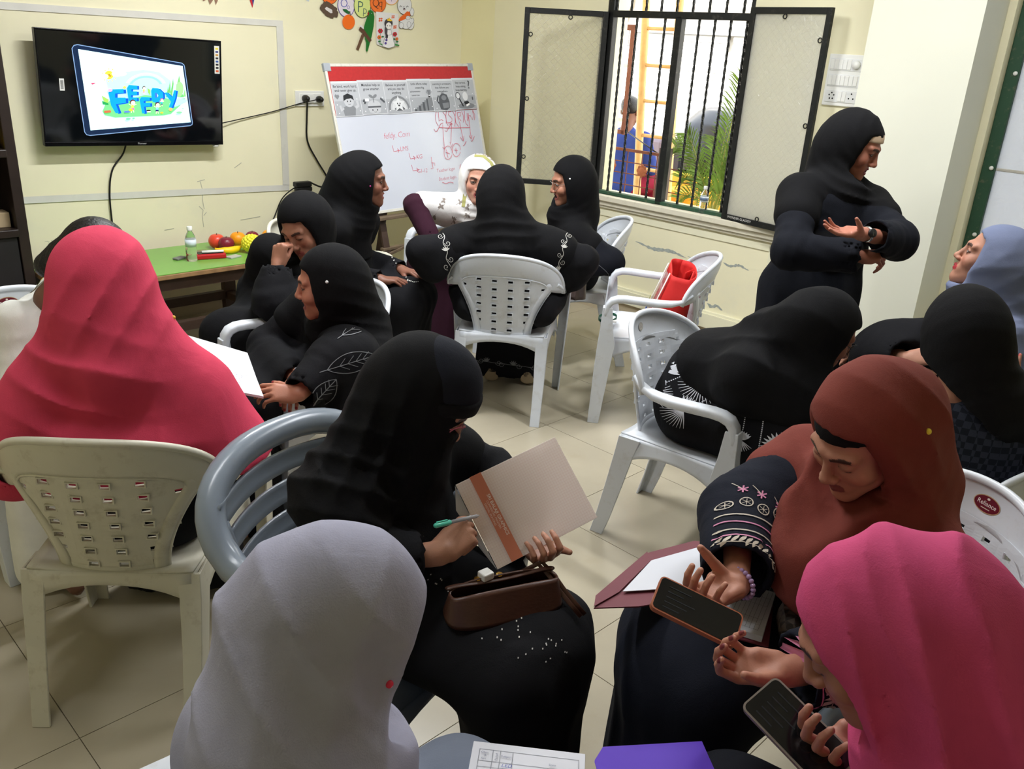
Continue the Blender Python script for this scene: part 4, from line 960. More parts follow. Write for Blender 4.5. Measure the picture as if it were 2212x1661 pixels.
knobbly('toy_custard_apple', 'bumpy lemon yellow toy custard apple behind its twin', 1.075, 0.212, 0.046, (1, 1, 0.9)); knobbly('toy_custard_apple', 'bumpy lemon yellow toy custard apple near the bench edge', 1.145, 0.135, 0.046, (1, 1, 0.88))
# red case, card disc and pens
q = MB(); q.box((-0.085, -0.045, 0), (0.085, 0.045, 0.03), bev=0.008); q.mi = 1; q.box((-0.07, -0.033, 0.029), (0.07, 0.033, 0.031))
o = q.build('pencil_box', [mat('red_plastic', rgb(186, 26, 34), rough=0.35), M_blackpl]); o.matrix_world = Matrix.Translation(on_bench(0.815, 0.215)) @ Matrix.Rotation(-0.18, 4, 'Z'); tag(o, 'open red plastic pencil box beside the bottle', 'box')
q = MB(); q.tube([(-0.06, 0, 0), (0.06, 0, 0)], 0.008, 10); o = q.build('marker_pen', M_plasticw); o.matrix_world = Matrix.Translation(on_bench(0.825, 0.195, 0.039)) @ Matrix.Rotation(-0.22, 4, 'Z'); tag(o, 'white marker pen lying on the red box', 'pen')
q = MB(); q.lathe([(0.075, 0), (0.076, 0.003), (0, 0.003)], 28); o = q.build('card_disc', mat('tan_card', rgb(196, 186, 142), rough=0.7)); o.matrix_world = Matrix.Translation(on_bench(0.84, 0.33)); tag(o, 'round tan card lying behind the red box', 'card')
q = MB(); q.box((-0.035, -0.02, 0), (0.035, 0.02, 0.012), bev=0.004); o = q.build('eraser', mat('grey_rubber', rgb(120, 120, 116), rough=0.6)); o.matrix_world = Matrix.Translation(on_bench(0.66, 0.27)) @ Matrix.Rotation(0.5, 4, 'Z'); tag(o, 'small grey block eraser behind the green labelled bottle', 'eraser')
q = MB(); q.box((-0.04, -0.025, 0), (0.04, 0.025, 0.008), bev=0.002); o = q.build('clip_card', mat('grey_clip', rgb(176, 176, 172), rough=0.4)); o.matrix_world = Matrix.Translation(on_bench(0.93, 0.155)) @ Matrix.Rotation(0.35, 4, 'Z'); tag(o, 'small grey plastic clip between the red box and the banana', 'clip')

# ================================================================== SOCKETS, SWITCHES, CORDS, TROLLEY
sk = empty('wall_socket'); sk.matrix_world = TM; tag(sk, 'white double wall socket with two black plugs', 'socket')
q = MB(); q.box((1.727, 1.268, 0), (1.942, 1.364, 0.012), bev=0.003); q.build('plate', M_plasticw, sk)
q = MB(); q.box((1.757, 1.290, 0.010), (1.918, 1.346, 0.016), bev=0.002); q.build('module', M_plasticw, sk)
q = MB(); q.box((1.828, 1.296, 0.015), (1.858, 1.340, 0.020), bev=0.002); q.build('switch', M_plasticw, sk)
for x, z in ((1.79, 1.318), (1.893, 1.312)):
    q = MB(); q.lathe([(0.020, 0), (0.023, 0.02), (0.016, 0.042), (0.008, 0.055)], 14); o = q.build('power_plug', M_blackpl); o.matrix_world = TM @ Matrix.Translation((x, z, 0.016)); tag(o, '%s black power plug pushed into the wall socket' % ('upright' if x < 1.85 else 'flat lying'), 'plug', 'plugs in the wall socket')
def cord(name, label, pts, r=0.0042, M=None, m=M_blackpl):
    pts = [Vector(p) for p in pts]; out = []
    for i in range(len(pts) - 1):
        p0, p1, p2, p3 = pts[max(i - 1, 0)], pts[i], pts[i + 1], pts[min(i + 2, len(pts) - 1)]
        for k in range(8):
            t = k / 8
            out.append(0.5 * ((2 * p1) + (p2 - p0) * t + (2 * p0 - 5 * p1 + 4 * p2 - p3) * t * t + (3 * p1 - p0 - 3 * p2 + p3) * t ** 3))
    out.append(pts[-1]); q = MB(); q.tube(out, r, 8); o = q.build(name, m)
    if M is not None: o.matrix_world = M
    return tag(o, label, 'cord')
tr = empty('trolley_bag'); tr.matrix_world = TM; tag(tr, 'black trolley bag with raised handle by the wall', 'bag')
q = MB(); q.box((1.55, 0.0, 0.03), (1.90, 0.50, 0.20), bev=0.03); q.build('bag_body', cloth('black_bag_cloth', 22, 22, 24), tr)
for x in (1.675, 1.765):
    q = MB(); q.tube([(x, 0.48, 0.08), (x, 0.74, 0.08)], 0.009, 8); q.build('handle_rod', M_blackpl, tr)
q = MB(); q.box((1.66, 0.735, 0.06), (1.78, 0.765, 0.10), bev=0.008); q.build('handle_grip', M_blackpl, tr)
q = MB(); q.box((1.655, 0.766, 0.055), (1.775, 0.800, 0.105), bev=0.008); adapter = q.build('power_adapter', M_blackpl); adapter.matrix_world = TM; tag(adapter, 'black power adapter resting on the trolley handle', 'adapter')
c1_ = cord('power_cord', 'black cord from the wall socket to the adapter', [(1.79, 1.30, 0.05), (1.795, 1.20, 0.03), (1.80, 1.05, 0.02), (1.87, 0.92, 0.02), (1.93, 0.83, 0.02), (1.945, 0.78, 0.03), (1.92, 0.745, 0.05), (1.84, 0.76, 0.09), (1.77, 0.79, 0.10)], 0.006, TM)
c2_ = cord('power_cord', 'thin black cord from the television to the wall socket', [(1.15, 1.17, 0.05), (1.30, 1.19, 0.02), (1.55, 1.235, 0.012), (1.75, 1.285, 0.02), (1.88, 1.315, 0.05)], 0.0032, TM)
c3_ = cord('power_cord', 'black cord hanging below the television behind the bench', [(0.62, 1.12, 0.05), (0.60, 1.02, 0.015), (0.53, 0.93, 0.012), (0.50, 0.80, 0.012), (0.495, 0.62, 0.012), (0.49, 0.40, 0.03)], 0.005, TM)
c4_ = cord('power_cord', 'thin black cord from the adapter down to the bench', [(1.69, 0.79, 0.10), (1.60, 0.70, 0.03), (1.53, 0.57, 0.02), (1.44, 0.46, 0.06), (1.38, 0.36, 0.05)], 0.004, TM)
bpy.context.view_layer.update()
for c_, par in ((c1_, adapter), (c4_, adapter), (c2_, tv), (c3_, tv)):
    for k_ in ('label', 'category'): del c_[k_]
    mw = c_.matrix_world.copy(); c_.parent = par; c_.matrix_parent_inverse = par.matrix_world.inverted(); c_.matrix_world = mw

sw = empty('switchboard'); sw.matrix_world = WM; tag(sw, 'white switchboard with three rows of switches next to the window', 'switchboard')
X0, X1, Z0, Z1 = 2.745, 2.965, 1.505, 1.765
q = MB(); q.box((X0, Z0, 0), (X1, Z1, 0.014), bev=0.004); q.build('plate', M_plasticw, sw)
M_sw2 = mat('switch_plastic', rgb(226, 227, 226), rough=0.4)
for r_ in range(3):
    z0 = Z0 + 0.018 + r_ * 0.080
    q = MB(); q.box((X0 + 0.012, z0, 0.012), (X1 - 0.03, z0 + 0.062, 0.017), bev=0.002); q.build('module_frame', M_sw2, sw)
    n = 7
    for k in range(n):
        x = X0 + 0.016 + k * 0.0235
        if r_ == 0 and k not in (3, 4): continue
        if r_ == 2 and k > 4: continue
        q = MB(); q.box((x, z0 + 0.006, 0.016), (x + 0.0205, z0 + 0.056, 0.0205), bev=0.0018); q.build('switch', M_plasticw, sw)
for cx, cz, n in ((X0 + 0.05, Z0 + 0.05, 5), (X1 - 0.06, Z0 + 0.05, 3)):
    ar = Art(); 
    for k in range(n):
        a = 2 * PI * k / n + PI / 2; ar.ell(cx + 0.014 * math.cos(a), cz + 0.016 * math.sin(a), 0.0042, 0.0042, (40, 40, 40), 10)
    ar.build('socket_holes', Matrix.Translation((0, 0, 0.0175)), sw)
q = MB(); q.lathe([(0.022, 0), (0.02, 0.014), (0, 0.015)], 20); o = q.build('fan_dial', M_plasticw, sw); o.matrix_local = Matrix.Translation((X1 - 0.062, Z1 - 0.05, 0.017))

# ================================================================== PLASTIC CHAIRS
M_chair = mat('white_chair_plastic', rgb(214, 219, 226), rough=0.34, spec=0.5, var=0.03, vscale=4, dirt=(rgb(168, 162, 148), 16, 0.4))
M_chair_old = mat('yellowed_chair_plastic', rgb(206, 203, 186), rough=0.42, spec=0.4, var=0.05, vscale=5, dirt=(rgb(150, 138, 110), 14, 0.55))
M_chair_grey = mat('silver_grey_chair_plastic', rgb(128, 138, 150), rough=0.25, spec=0.55, var=0.04, vscale=5, dirt=(rgb(110, 112, 112), 20, 0.3))
def rrect(w, h, r, n=3):
    out = []
    for cx, cy, a0 in ((w / 2 - r, h / 2 - r, 0), (-w / 2 + r, h / 2 - r, PI / 2), (-w / 2 + r, -h / 2 + r, PI), (w / 2 - r, -h / 2 + r, 1.5 * PI)):
        for k in range(n + 1):
            a = a0 + PI / 2 * k / n; out.append((cx + r * math.cos(a), cy + r * math.sin(a)))
    return out
def by(x, z): return -0.195 - 0.088 * max(0.0, (z - 0.42) / 0.4) ** 1.05 + 1.7 * x * x
def spow(v, p): return math.copysign(abs(v) ** p, v)
def arch_out(t): return (0.275 * spow(math.sin(t), 0.92), 0.632 + 0.193 * abs(math.cos(t)) ** 0.78)
def arch_in(t): return (0.205 * spow(math.sin(t), 0.95), 0.652 + 0.072 * abs(math.cos(t)) ** 0.8)
def pw(z):
    t = min(max((z - 0.43) / 0.235, 0), 1); return 0.108 + 0.095 * t ** 1.7
_chair_meshes = {}
def chair_meshes():
    if _chair_meshes: return _chair_meshes
    # seat
    q = MB()
    def seat(u, v):
        w = 0.205 + 0.03 * v; x = (u * 2 - 1) * w; y = -0.205 + 0.445 * v
        z = 0.425 - 0.012 * math.sin(PI * v) * (1 - (2 * u - 1) ** 2) + 0.01 * (2 * u - 1) ** 2
        z -= 0.05 * max(0, (v - 0.86) / 0.14) ** 2 ; y -= 0.01 * max(0, (v - 0.86) / 0.14)
        return (x, y, z)
    q.grid(seat, 16, 18, 0.006)
    for sx in (-1, 1):
        def ap(u, v):
            y = -0.205 + 0.43 * u; w = 0.205 + 0.03 * u
            dep = 0.045 + 0.075 * abs(2 * u - 1) ** 2.2
            return (sx * (w + 0.012 * v), y, 0.432 - dep * v)
        q.grid(ap, 14, 5, 0.005)
    def apf(u, v):
        x = (u * 2 - 1) * 0.235; dep = 0.03 + 0.05 * abs(2 * u - 1) ** 2.4
        return (x, 0.232 + 0.006 * v, 0.378 - dep * v)
    q.grid(apf, 14, 3, 0.005)
    def apb(u, v): return ((u * 2 - 1) * 0.20, -0.205 - 0.005 * v, 0.428 - (0.035 + 0.05 * abs(2 * u - 1) ** 2.4) * v)
    q.grid(apb, 12, 3, 0.005)
    _chair_meshes['seat'] = q.mesh('seat')
    # backrest shell: arch band + side struts + bottom rail
    q = MB()
    def band(u, v):
        t = -PI / 2 + PI * u; xo, zo = arch_out(t); xi, zi = arch_in(t)
        x = xi + (xo - xi) * v; z = zi + (zo - zi) * v
        return (x, by(x, z) - 0.006 * math.sin(PI * v), z)
    q.grid(band, 40, 6, 0.007)
    q.tube([(x, by(x, z) + 0.004, z) for x, z in [arch_out(-PI / 2 + PI * k / 44) for k in range(45)]], 0.0105, 8)
    for sx in (-1, 1):
        def strut(u, v):
            z = 0.415 + 0.275 * u; x = pw(z) - 0.006 + 0.032 * v + 0.012 * v * max(0, u - 0.75)
            return (sx * x, by(x, z) - 0.004 * math.sin(PI * v), z)
        q.grid(strut, 16, 3, 0.009)
        q.tube([(sx * (pw(z) + 0.026), by(pw(z) + 0.026, z), z) for z in [0.415 + 0.255 * k / 14 for k in range(15)]], 0.006, 6)
        q.tube([(sx * (pw(z) - 0.004), by(pw(z), z) - 0.003, z) for z in [0.44 + 0.235 * k / 14 for k in range(15)]], 0.004, 6)
    def rail(u, v): 
        x = (u * 2 - 1) * 0.135; z = 0.410 + 0.032 * v; return (x, by(x, z), z)
    q.grid(rail, 10, 2, 0.009)
    q.tube([(x, by(x, z) - 0.003, z) for x, z in [arch_in(-PI / 2 * 0.93 + PI * 0.93 * k / 24) for k in range(25)]], 0.004, 6)
    _chair_meshes['backrest'] = q.mesh('backrest')
    # woven panel with rectangular holes
    xs = [-0.22]
    for c in (-0.1875, -0.1125, -0.0375, 0.0375, 0.1125, 0.1875): xs += [c - 0.0115, c + 0.0115]
    xs.append(0.22); zs = [0.425]
    for k in range(7): zs += [0.452 + k * 0.0415 - 0.0062, 0.452 + k * 0.0415 + 0.0062]
    zs.append(0.735)
    def sub(a):
        out = []
        for i in range(len(a) - 1): out += [(a[i] + (a[i + 1] - a[i]) * k / 2, i) for k in range(2)]
        return out + [(a[-1], len(a) - 1)]
    SX, SZ = sub(xs), sub(zs)
    def zin(x):
        t = min(1, abs(x) / 0.205); return 0.652 + 0.072 * (1 - t * t) ** 0.4
    q = MB()
    def pan(u, v):
        x = SX[round(u * (len(SX) - 1))][0]; z = SZ[round(v * (len(SZ) - 1))][0]; 
        wv = 0.0016 * math.sin(2 * PI * x / 0.15) * math.sin(2 * PI * (z - 0.452) / 0.083)
        return (x, by(x, z) + wv, z)
    def skip(i, j):
        xc = (SX[i][0] + SX[i + 1][0]) / 2; zc = (SZ[j][0] + SZ[j + 1][0]) / 2
        if abs(xc) > pw(zc) + 0.022 or zc > zin(xc) + 0.030: return True
        return SX[i][1] % 2 == 1 and SZ[j][1] % 2 == 1
    q.grid(pan, len(SX) - 1, len(SZ) - 1, 0.0055, skip, smooth=False)
    # raised rims round the holes on the rear face
    for c in (-0.1125, -0.0375, 0.0375, 0.1125):
        for k in range(7):
            z = 0.452 + k * 0.0415
            if abs(c) + 0.012 > pw(z): continue
            for a, b in (((c - 0.015, z - 0.0095), (c + 0.015, z - 0.0062)), ((c - 0.015, z + 0.0062), (c + 0.015, z + 0.0095)), ((c - 0.015, z - 0.0062), (c - 0.0115, z + 0.0062)), ((c + 0.0115, z - 0.0062), (c + 0.015, z + 0.0062))):
                yy = by(c, z); q.box((a[0], yy - 0.008, a[1]), (b[0], yy - 0.001, b[1]))
    _chair_meshes['woven_panel'] = q.mesh('woven_panel')
    # arms and legs (right side is +x; the left side is the mirror)
    for sx, sfx in ((1, 'r'), (-1, 'l')):
        q = MB()
        pts = [(0.235, by(0.235, 0.665), 0.668), (0.256, -0.105, 0.645), (0.268, -0.06, 0.637), (0.274, 0.0, 0.634), (0.277, 0.08, 0.638), (0.279, 0.15, 0.642), (0.280, 0.185, 0.640), (0.280, 0.212, 0.630), (0.280, 0.228, 0.610), (0.279, 0.236, 0.575), (0.278, 0.238, 0.54)]
        ups = [(-0.6, -0.3, 0.75), (-0.35, -0.2, 0.9), (-0.1, 0, 1), (0, 0, 1), (0, 0, 1), (0, 0, 1), (0, 0.25, 1), (0, 0.7, 0.75), (0, 1, 0.3), (0, 1, 0.05), (0, 1, 0)]
        pr = [rrect(0.055, 0.012, 0.005), rrect(0.058, 0.022, 0.009), rrect(0.056, 0.028, 0.011)] + [rrect(0.054, 0.032, 0.012)] * 4 + [rrect(0.054, 0.032, 0.012), rrect(0.052, 0.03, 0.011), rrect(0.05, 0.028, 0.010), rrect(0.048, 0.026, 0.010)]
        q.sweep([(sx * x, y, z) for x, y, z in pts], pr, up=[(sx * a, b, c) for a, b, c in ups])
        _chair_meshes['arm_' + sfx] = q.mesh('arm')
        def lprof(a, b, t, mir):   # L section: plate along y of length a, plate along x of length b
            P_ = [(0, 0), (0, -a), (-t, -a), (-t, -t), (-b, -t), (-b, 0)]
            return [(mir * x, y) for x, y in P_]
        def lleg(pts, dims):
            m_ = MB(); vs = []; n = 6
            for (x, y, z), (a, b, t) in zip(pts, dims):
                for (px, py) in lprof(a, b, t, sx): vs.append((sx * x + px, y + py, z))
            fs = []
            for i in range(len(pts) - 1):
                for j in range(n):
                    fs.append((i * n + j, i * n + (j + 1) % n, (i + 1) * n + (j + 1) % n, (i + 1) * n + j))
            fs += [tuple(range(n)), tuple(range((len(pts) - 1) * n, len(pts) * n))]
            m_.add(vs, fs, None, False); bm_ = bmesh.new(); me_ = m_.mesh('leg'); bm_.from_mesh(me_); bmesh.ops.recalc_face_normals(bm_, faces=bm_.faces); bmesh.ops.bevel(bm_, geom=[e for e in bm_.edges if e.calc_face_angle(0) > 0.5], offset=0.0018, segments=1, affect='EDGES'); bm_.to_mesh(me_); bm_.free()
            return me_
        _chair_meshes['fleg_' + sfx] = lleg([(0.303, 0.252, 0.60), (0.303, 0.256, 0.50), (0.300, 0.262, 0.42), (0.294, 0.268, 0.30), (0.286, 0.272, 0.15), (0.280, 0.276, 0.0)], [(0.045, 0.045, 0.008), (0.060, 0.048, 0.007), (0.082, 0.052, 0.007), (0.075, 0.05, 0.007), (0.064, 0.046, 0.007), (0.054, 0.042, 0.008)])
        # rear leg opens forward/inward: build pointing backwards by flipping y
        q2 = lleg([(0.222, 0.205, 0.43), (0.224, 0.215, 0.36), (0.222, 0.24, 0.22), (0.218, 0.268, 0.08), (0.216, 0.288, 0.0)], [(0.085, 0.06, 0.007), (0.075, 0.056, 0.007), (0.066, 0.05, 0.007), (0.058, 0.046, 0.007), (0.052, 0.046, 0.009)])
        for v in q2.vertices: v.co.y = -v.co.y
        q2.flip_normals(); _chair_meshes['rleg_' + sfx] = q2
    return _chair_meshes
def white_chair(loc, f, label, m=M_chair, group='white plastic armchairs', sticker=None):
    ms = chair_meshes(); rz = math.atan2(f[1], f[0]) - PI / 2
    r = empty('plastic_armchair', (loc[0], loc[1], 0), rz, label, 'chair', group)
    for nm, key in (('seat', 'seat'), ('backrest', 'backrest'), ('woven_panel', 'woven_panel'), ('arm', 'arm_r'), ('arm', 'arm_l'), ('leg', 'fleg_r'), ('leg', 'fleg_l'), ('leg', 'rleg_r'), ('leg', 'rleg_l')):
        me = ms[key]
        if not me.materials: me.materials.append(M_chair)
        o = bpy.data.objects.new(nm, me); COL.objects.link(o); o.parent = r
        o.material_slots[0].link = 'OBJECT'; o.material_slots[0].material = m
    if sticker:
        a = Art(rough=0.35)
        if sticker == 'maroon':
            a.ell(0, 0, 0.036, 0.021, (190, 160, 120), 28); a.ell(0, 0, 0.034, 0.019, (104, 22, 40), 28); a.text('Reliance', 0, -0.004, 0.0155, (240, 230, 226), align='CENTER', offset=0.004); a.ell(0, 0.013, 0.004, 0.003, (230, 220, 210), 8); a.rect(-0.012, -0.0115, 0.012, -0.0095, (210, 190, 180))
        else:
            a.ell(0, 0, 0.016, 0.016, (176, 172, 164), 22); a.ell(0, 0, 0.012, 0.012, (196, 192, 184), 18); a.line([(-0.006, -0.006), (0, 0.008), (0.006, -0.006)], 0.003, (150, 144, 136))
        z = 0.775; x = 0.0; d = (Vector((0, by(0, z + 0.02), z + 0.02)) - Vector((0, by(0, z - 0.02), z - 0.02))).normalized()
        n = Vector((-1, 0, 0)).cross(d)
        a.build('sticker', frame(Vector((x, by(x, z) + 0.0045 - 0.006 * 0.8, z)) + Vector((0, 0.001, 0)), (-1, 0, 0), Vector((0, 1, 0.22))), r)
    return r
_gm = {}
def grey_chair(loc, f, label):
    if not _gm:
        q = MB(); path = []; rad = []
        left = [(-0.275, 0.235, 0.50), (-0.278, 0.24, 0.58), (-0.280, 0.215, 0.635), (-0.280, 0.15, 0.650), (-0.283, 0.05, 0.645), (-0.285, -0.05, 0.650)]
        arch = []
        for k in range(25):
            t = -PI / 2 + PI * k / 24; x = 0.275 * spow(math.sin(t), 0.9); z = 0.655 + 0.175 * abs(math.cos(t)) ** 0.8
            arch.append((x, -0.13 - 0.155 * abs(math.cos(t)) ** 0.6, z))
        path = left + arch + [(-x, y, z) for x, y, z in reversed(left)]
        def pr(i):
            b = 1.0
            return rrect(0.068, 0.040, 0.0195, 4)
        ups = []
        for i, p in enumerate(path):
            if i < 3 or i > len(path) - 4: ups.append((0, 1, 0.2))
            elif i < 6 or i > len(path) - 7: ups.append((0, 0, 1))
            else: ups.append((0, -1, 0.15) if 8 < i < len(path) - 9 else (0, -0.5, 0.9))
        ups = [(0, 0.3, 1) if 3 <= i < 6 or len(path) - 6 <= i < len(path) - 3 else u for i, u in enumerate(ups)]
        q.tube(path, 0.033, 12); _gm['rim'] = q.mesh('rim')
        _gm['slats'] = []
        for k in range(4):
            z0 = 0.50 + 0.072 * k; w = 0.20 + 0.016 * k
            q = MB()
            def sl(u, v):
                x = (u * 2 - 1) * w; z = z0 + 0.052 * v + 0.012 * (1 - (2 * u - 1) ** 2)
                return (x, -0.205 - 0.075 * (z - 0.42) / 0.4 + 1.2 * x * x - 0.006 * math.sin(PI * v), z)
            q.grid(sl, 16, 4, 0.007); _gm['slats'].append(q.mesh('slat'))
        q = MB()
        for sx in (-1, 1):
            def st(u, v):
                z = 0.415 + 0.31 * u; x = 0.13 + 0.10 * u ** 0.8 + 0.03 * v; return (sx * x, -0.205 - 0.075 * (z - 0.42) / 0.4 + 1.2 * x * x, z)
            q.grid(st, 14, 3, 0.011)
        _gm['strut'] = q.mesh('back_strut')
    ms = chair_meshes(); rz = math.atan2(f[1], f[0]) - PI / 2
    r = empty('plastic_armchair', (loc[0], loc[1], 0), rz, label, 'chair', 'silver grey plastic armchairs')
    lst = [('rim', _gm['rim']), ('back_strut', _gm['strut']), ('seat', ms['seat']), ('leg', ms['fleg_r']), ('leg', ms['fleg_l']), ('leg', ms['rleg_r']), ('leg', ms['rleg_l'])] + [('slat', s) for s in _gm['slats']]
    for nm, me in lst:
        if not me.materials: me.materials.append(M_chair_grey)
        o = bpy.data.objects.new(nm, me); COL.objects.link(o); o.parent = r
        o.material_slots[0].link = 'OBJECT'; o.material_slots[0].material = M_chair_grey
    return r
white_chair((0.60, 2.18), (0.62, 0.785), 'aged white plastic armchair under the person in the coral cape', M_chair_old)
white_chair((2.69, 3.115), (0.73, 0.685), 'white plastic armchair under the person with embroidered shoulder bands')
white_chair((3.53, 3.47), (-0.8, 0.6), 'white plastic armchair under the person with spectacles by the window')
white_chair((3.269, 2.654), (-0.658, 0.753), 'white plastic armchair holding the red bag')
white_chair((2.44, 1.72), (0.254, -0.967), 'white plastic armchair under the bowed person with white flower embroidery', sticker='grey')
white_chair((2.10, 3.84), (0.55, -0.835), 'yellowed plastic armchair between the green bench and the whiteboard', M_chair_old)
white_chair((1.475, 2.82), (-1.0, 0.0), 'white plastic armchair under the laughing person with leaf pattern dress')
grey_chair((0.90, 1.49), (0.3, -0.954), 'silver grey plastic armchair under the veiled person writing')
white_chair((1.787, 0.692), (-0.947, 0.322), 'white plastic armchair with maroon sticker under the rust scarf person', sticker='maroon')
grey_chair((1.12, 0.20), (-0.4, 0.917), 'silver grey plastic armchair under the person in the pink scarf')
white_chair((0.60, 3.08), (0.1, -0.995), 'white plastic armchair with maroon sticker near the dark cabinet', sticker='maroon')
white_chair((3.21, 4.10), (-0.95, -0.3), 'white plastic armchair under the person in the white floral scarf')
white_chair((2.54, 0.80), (0.0, 1.0), 'white plastic armchair under the person in the checked dress')
white_chair((3.36, 1.10), (-0.5, 0.85), 'white plastic armchair under the slate blue scarf person')
white_chair((0.20, 0.82), (0.98, -0.1), 'white plastic armchair under the silver grey scarf person')

# ================================================================== SCULPTING WITH DISTANCE FIELDS (numpy) -> smooth meshes
F32 = np.float32
def V3(v): return np.array(v, dtype=np.float64)
def nrmv(v): v = V3(v); return v / (np.linalg.norm(v) + 1e-12)
def cap(a, b, ra, rb=None, k=0.02, mode='+', flat=None, cut=False):
    return dict(t='cap', a=V3(a), b=V3(b), ra=ra, rb=ra if rb is None else rb, k=k, m=mode, flat=flat, cut=cut)
def ell(c, r, R=None, k=0.02, mode='+'):
    return dict(t='ell', c=V3(c), r=V3(r), R=np.eye(3) if R is None else np.array(R), k=k, m=mode)
def plane(p, n, k=0.0):       # keeps the side the normal points away from
    return dict(t='pl', p=V3(p), n=nrmv(n), k=k, m='&')
def tubehole(o, R, a, b, y0, k=0.0):   # elliptic bore along local +y, from y0 forwards
    return dict(t='hole', o=V3(o), R=np.array(R), a=a, b=b, y0=y0, k=k, m='-')
def seat_carve(loc, f, kind='white', top=0.42):
    """the room a chair takes up: cloth of a sitter is pressed back to its surface"""
    f = nrmv((f[0], f[1], 0)); return dict(t='chair', o=V3((loc[0], loc[1], 0)), f=f, rt=np.array([f[1], -f[0], 0]), kind=kind, top=top, k=0.0, m='-', late=True)
def chair_d(op, X, Y, Z):
    px, py = X - op['o'][0], Y - op['o'][1]; x = px * op['rt'][0] + py * op['rt'][1]; y = px * op['f'][0] + py * op['f'][1]; z = Z + 0 * x; x = x + 0 * z; y = y + 0 * z; ax_ = np.abs(x); g = 0.005
    if op['kind'] == 'stool': return np.maximum(np.maximum(ax_ - 0.18, np.abs(y) - 0.16), z - op['top'])
    d = np.maximum(np.maximum(ax_ - 0.245, np.maximum(-0.22 - y, y - 0.245)), z - (0.424 + 0.012 * (x / 0.22) ** 2 + g - 0.05 * np.clip((y - 0.18) / 0.06, 0, 1) ** 2))
    byv = -0.195 - 0.088 * np.clip((z - 0.42) / 0.4, 0, 2) + (1.7 if op['kind'] == 'white' else 1.2) * x * x
    t_ = np.clip((z - 0.43) / 0.235, 0, 1); pwv = 0.108 + 0.095 * t_ ** 1.7 + 0.036
    arch = 0.632 + 0.193 * np.clip(1 - (ax_ / 0.275) ** 2, 0, 1) ** 0.39 + 0.012; zi = 0.645 + 0.072 * np.clip(1 - (ax_ / 0.205) ** 2, 0, 1) ** 0.4
    reg = np.minimum(np.maximum(ax_ - pwv, z - 0.74), np.maximum(zi - z, ax_ - 0.285)); reg = np.maximum(np.maximum(reg, z - arch), 0.40 - z)
    d = np.minimum(d, np.maximum(np.maximum(y - (byv + 0.010), byv - 0.20 - y), reg))
    path = [(0.235, -0.13, 0.668), (0.256, -0.105, 0.645), (0.274, 0.0, 0.634), (0.279, 0.15, 0.642), (0.280, 0.205, 0.632), (0.279, 0.232, 0.58)]; rad = 0.033
    if op['kind'] == 'grey': path = [(0.0, -0.285, 0.83), (0.15, -0.27, 0.80), (0.24, -0.22, 0.74), (0.275, -0.13, 0.655), (0.283, 0.05, 0.645), (0.28, 0.215, 0.635), (0.276, 0.238, 0.52)]; rad = 0.038
    path = path + [(0.272, 0.245, 0.0)]
    for i in range(len(path) - 1):
        a, b = np.array(path[i]), np.array(path[i + 1]); ba = b - a; L2 = ba @ ba; rr = 0.048 if i == len(path) - 2 else rad
        h = np.clip(((ax_ - a[0]) * ba[0] + (y - a[1]) * ba[1] + (z - a[2]) * ba[2]) / L2, 0, 1)
        d = np.minimum(d, np.sqrt((ax_ - a[0] - h * ba[0]) ** 2 + (y - a[1] - h * ba[1]) ** 2 + (z - a[2] - h * ba[2]) ** 2) - rr)
    return d
def op_d(op, X, Y, Z):
    t = op['t']
    if t == 'chair': return chair_d(op, X, Y, Z)
    if t == 'cap':
        a, b = op['a'], op['b']; ba = b - a; L2 = float(ba @ ba) + 1e-12
        px, py, pz = X - a[0], Y - a[1], Z - a[2]
        h = np.clip((px * ba[0] + py * ba[1] + pz * ba[2]) / L2, 0, 1)
        qx, qy, qz = px - h * ba[0], py - h * ba[1], pz - h * ba[2]
        q2 = qx * qx + qy * qy + qz * qz
        if op['flat'] is not None:
            n, s = op['flat']; qn = qx * n[0] + qy * n[1] + qz * n[2]
            q2 = q2 + qn * qn * (1 / (s * s) - 1)
        d_ = np.sqrt(q2) - (op['ra'] + (op['rb'] - op['ra']) * h)
        if op['cut']:
            l_ = math.sqrt(L2); d_ = np.maximum(d_, ((px - ba[0]) * ba[0] + (py - ba[1]) * ba[1] + (pz - ba[2]) * ba[2]) / l_)
        return d_
    if t == 'ell':
        R = op['R']; c = op['c']; r = op['r']; px, py, pz = X - c[0], Y - c[1], Z - c[2]
        lx = (px * R[0, 0] + py * R[1, 0] + pz * R[2, 0]); ly = (px * R[0, 1] + py * R[1, 1] + pz * R[2, 1]); lz = (px * R[0, 2] + py * R[1, 2] + pz * R[2, 2])
        k0 = np.sqrt((lx / r[0]) ** 2 + (ly / r[1]) ** 2 + (lz / r[2]) ** 2)
        k1 = np.sqrt((lx / r[0] ** 2) ** 2 + (ly / r[1] ** 2) ** 2 + (lz / r[2] ** 2) ** 2) + 1e-9
        return k0 * (k0 - 1) / k1
    if t == 'pl':
        n = op['n']; p = op['p']; return (X - p[0]) * n[0] + (Y - p[1]) * n[1] + (Z - p[2]) * n[2]
    if t == 'hole':
        R = op['R']; c = op['o']; px, py, pz = X - c[0], Y - c[1], Z - c[2]
        lx = (px * R[0, 0] + py * R[1, 0] + pz * R[2, 0]); ly = (px * R[0, 1] + py * R[1, 1] + pz * R[2, 1]); lz = (px * R[0, 2] + py * R[1, 2] + pz * R[2, 2])
        e = np.sqrt((lx / op['a']) ** 2 + (lz / op['b']) ** 2); d1 = (e - 1) * min(op['a'], op['b'])
        return np.maximum(d1, op['y0'] - ly)
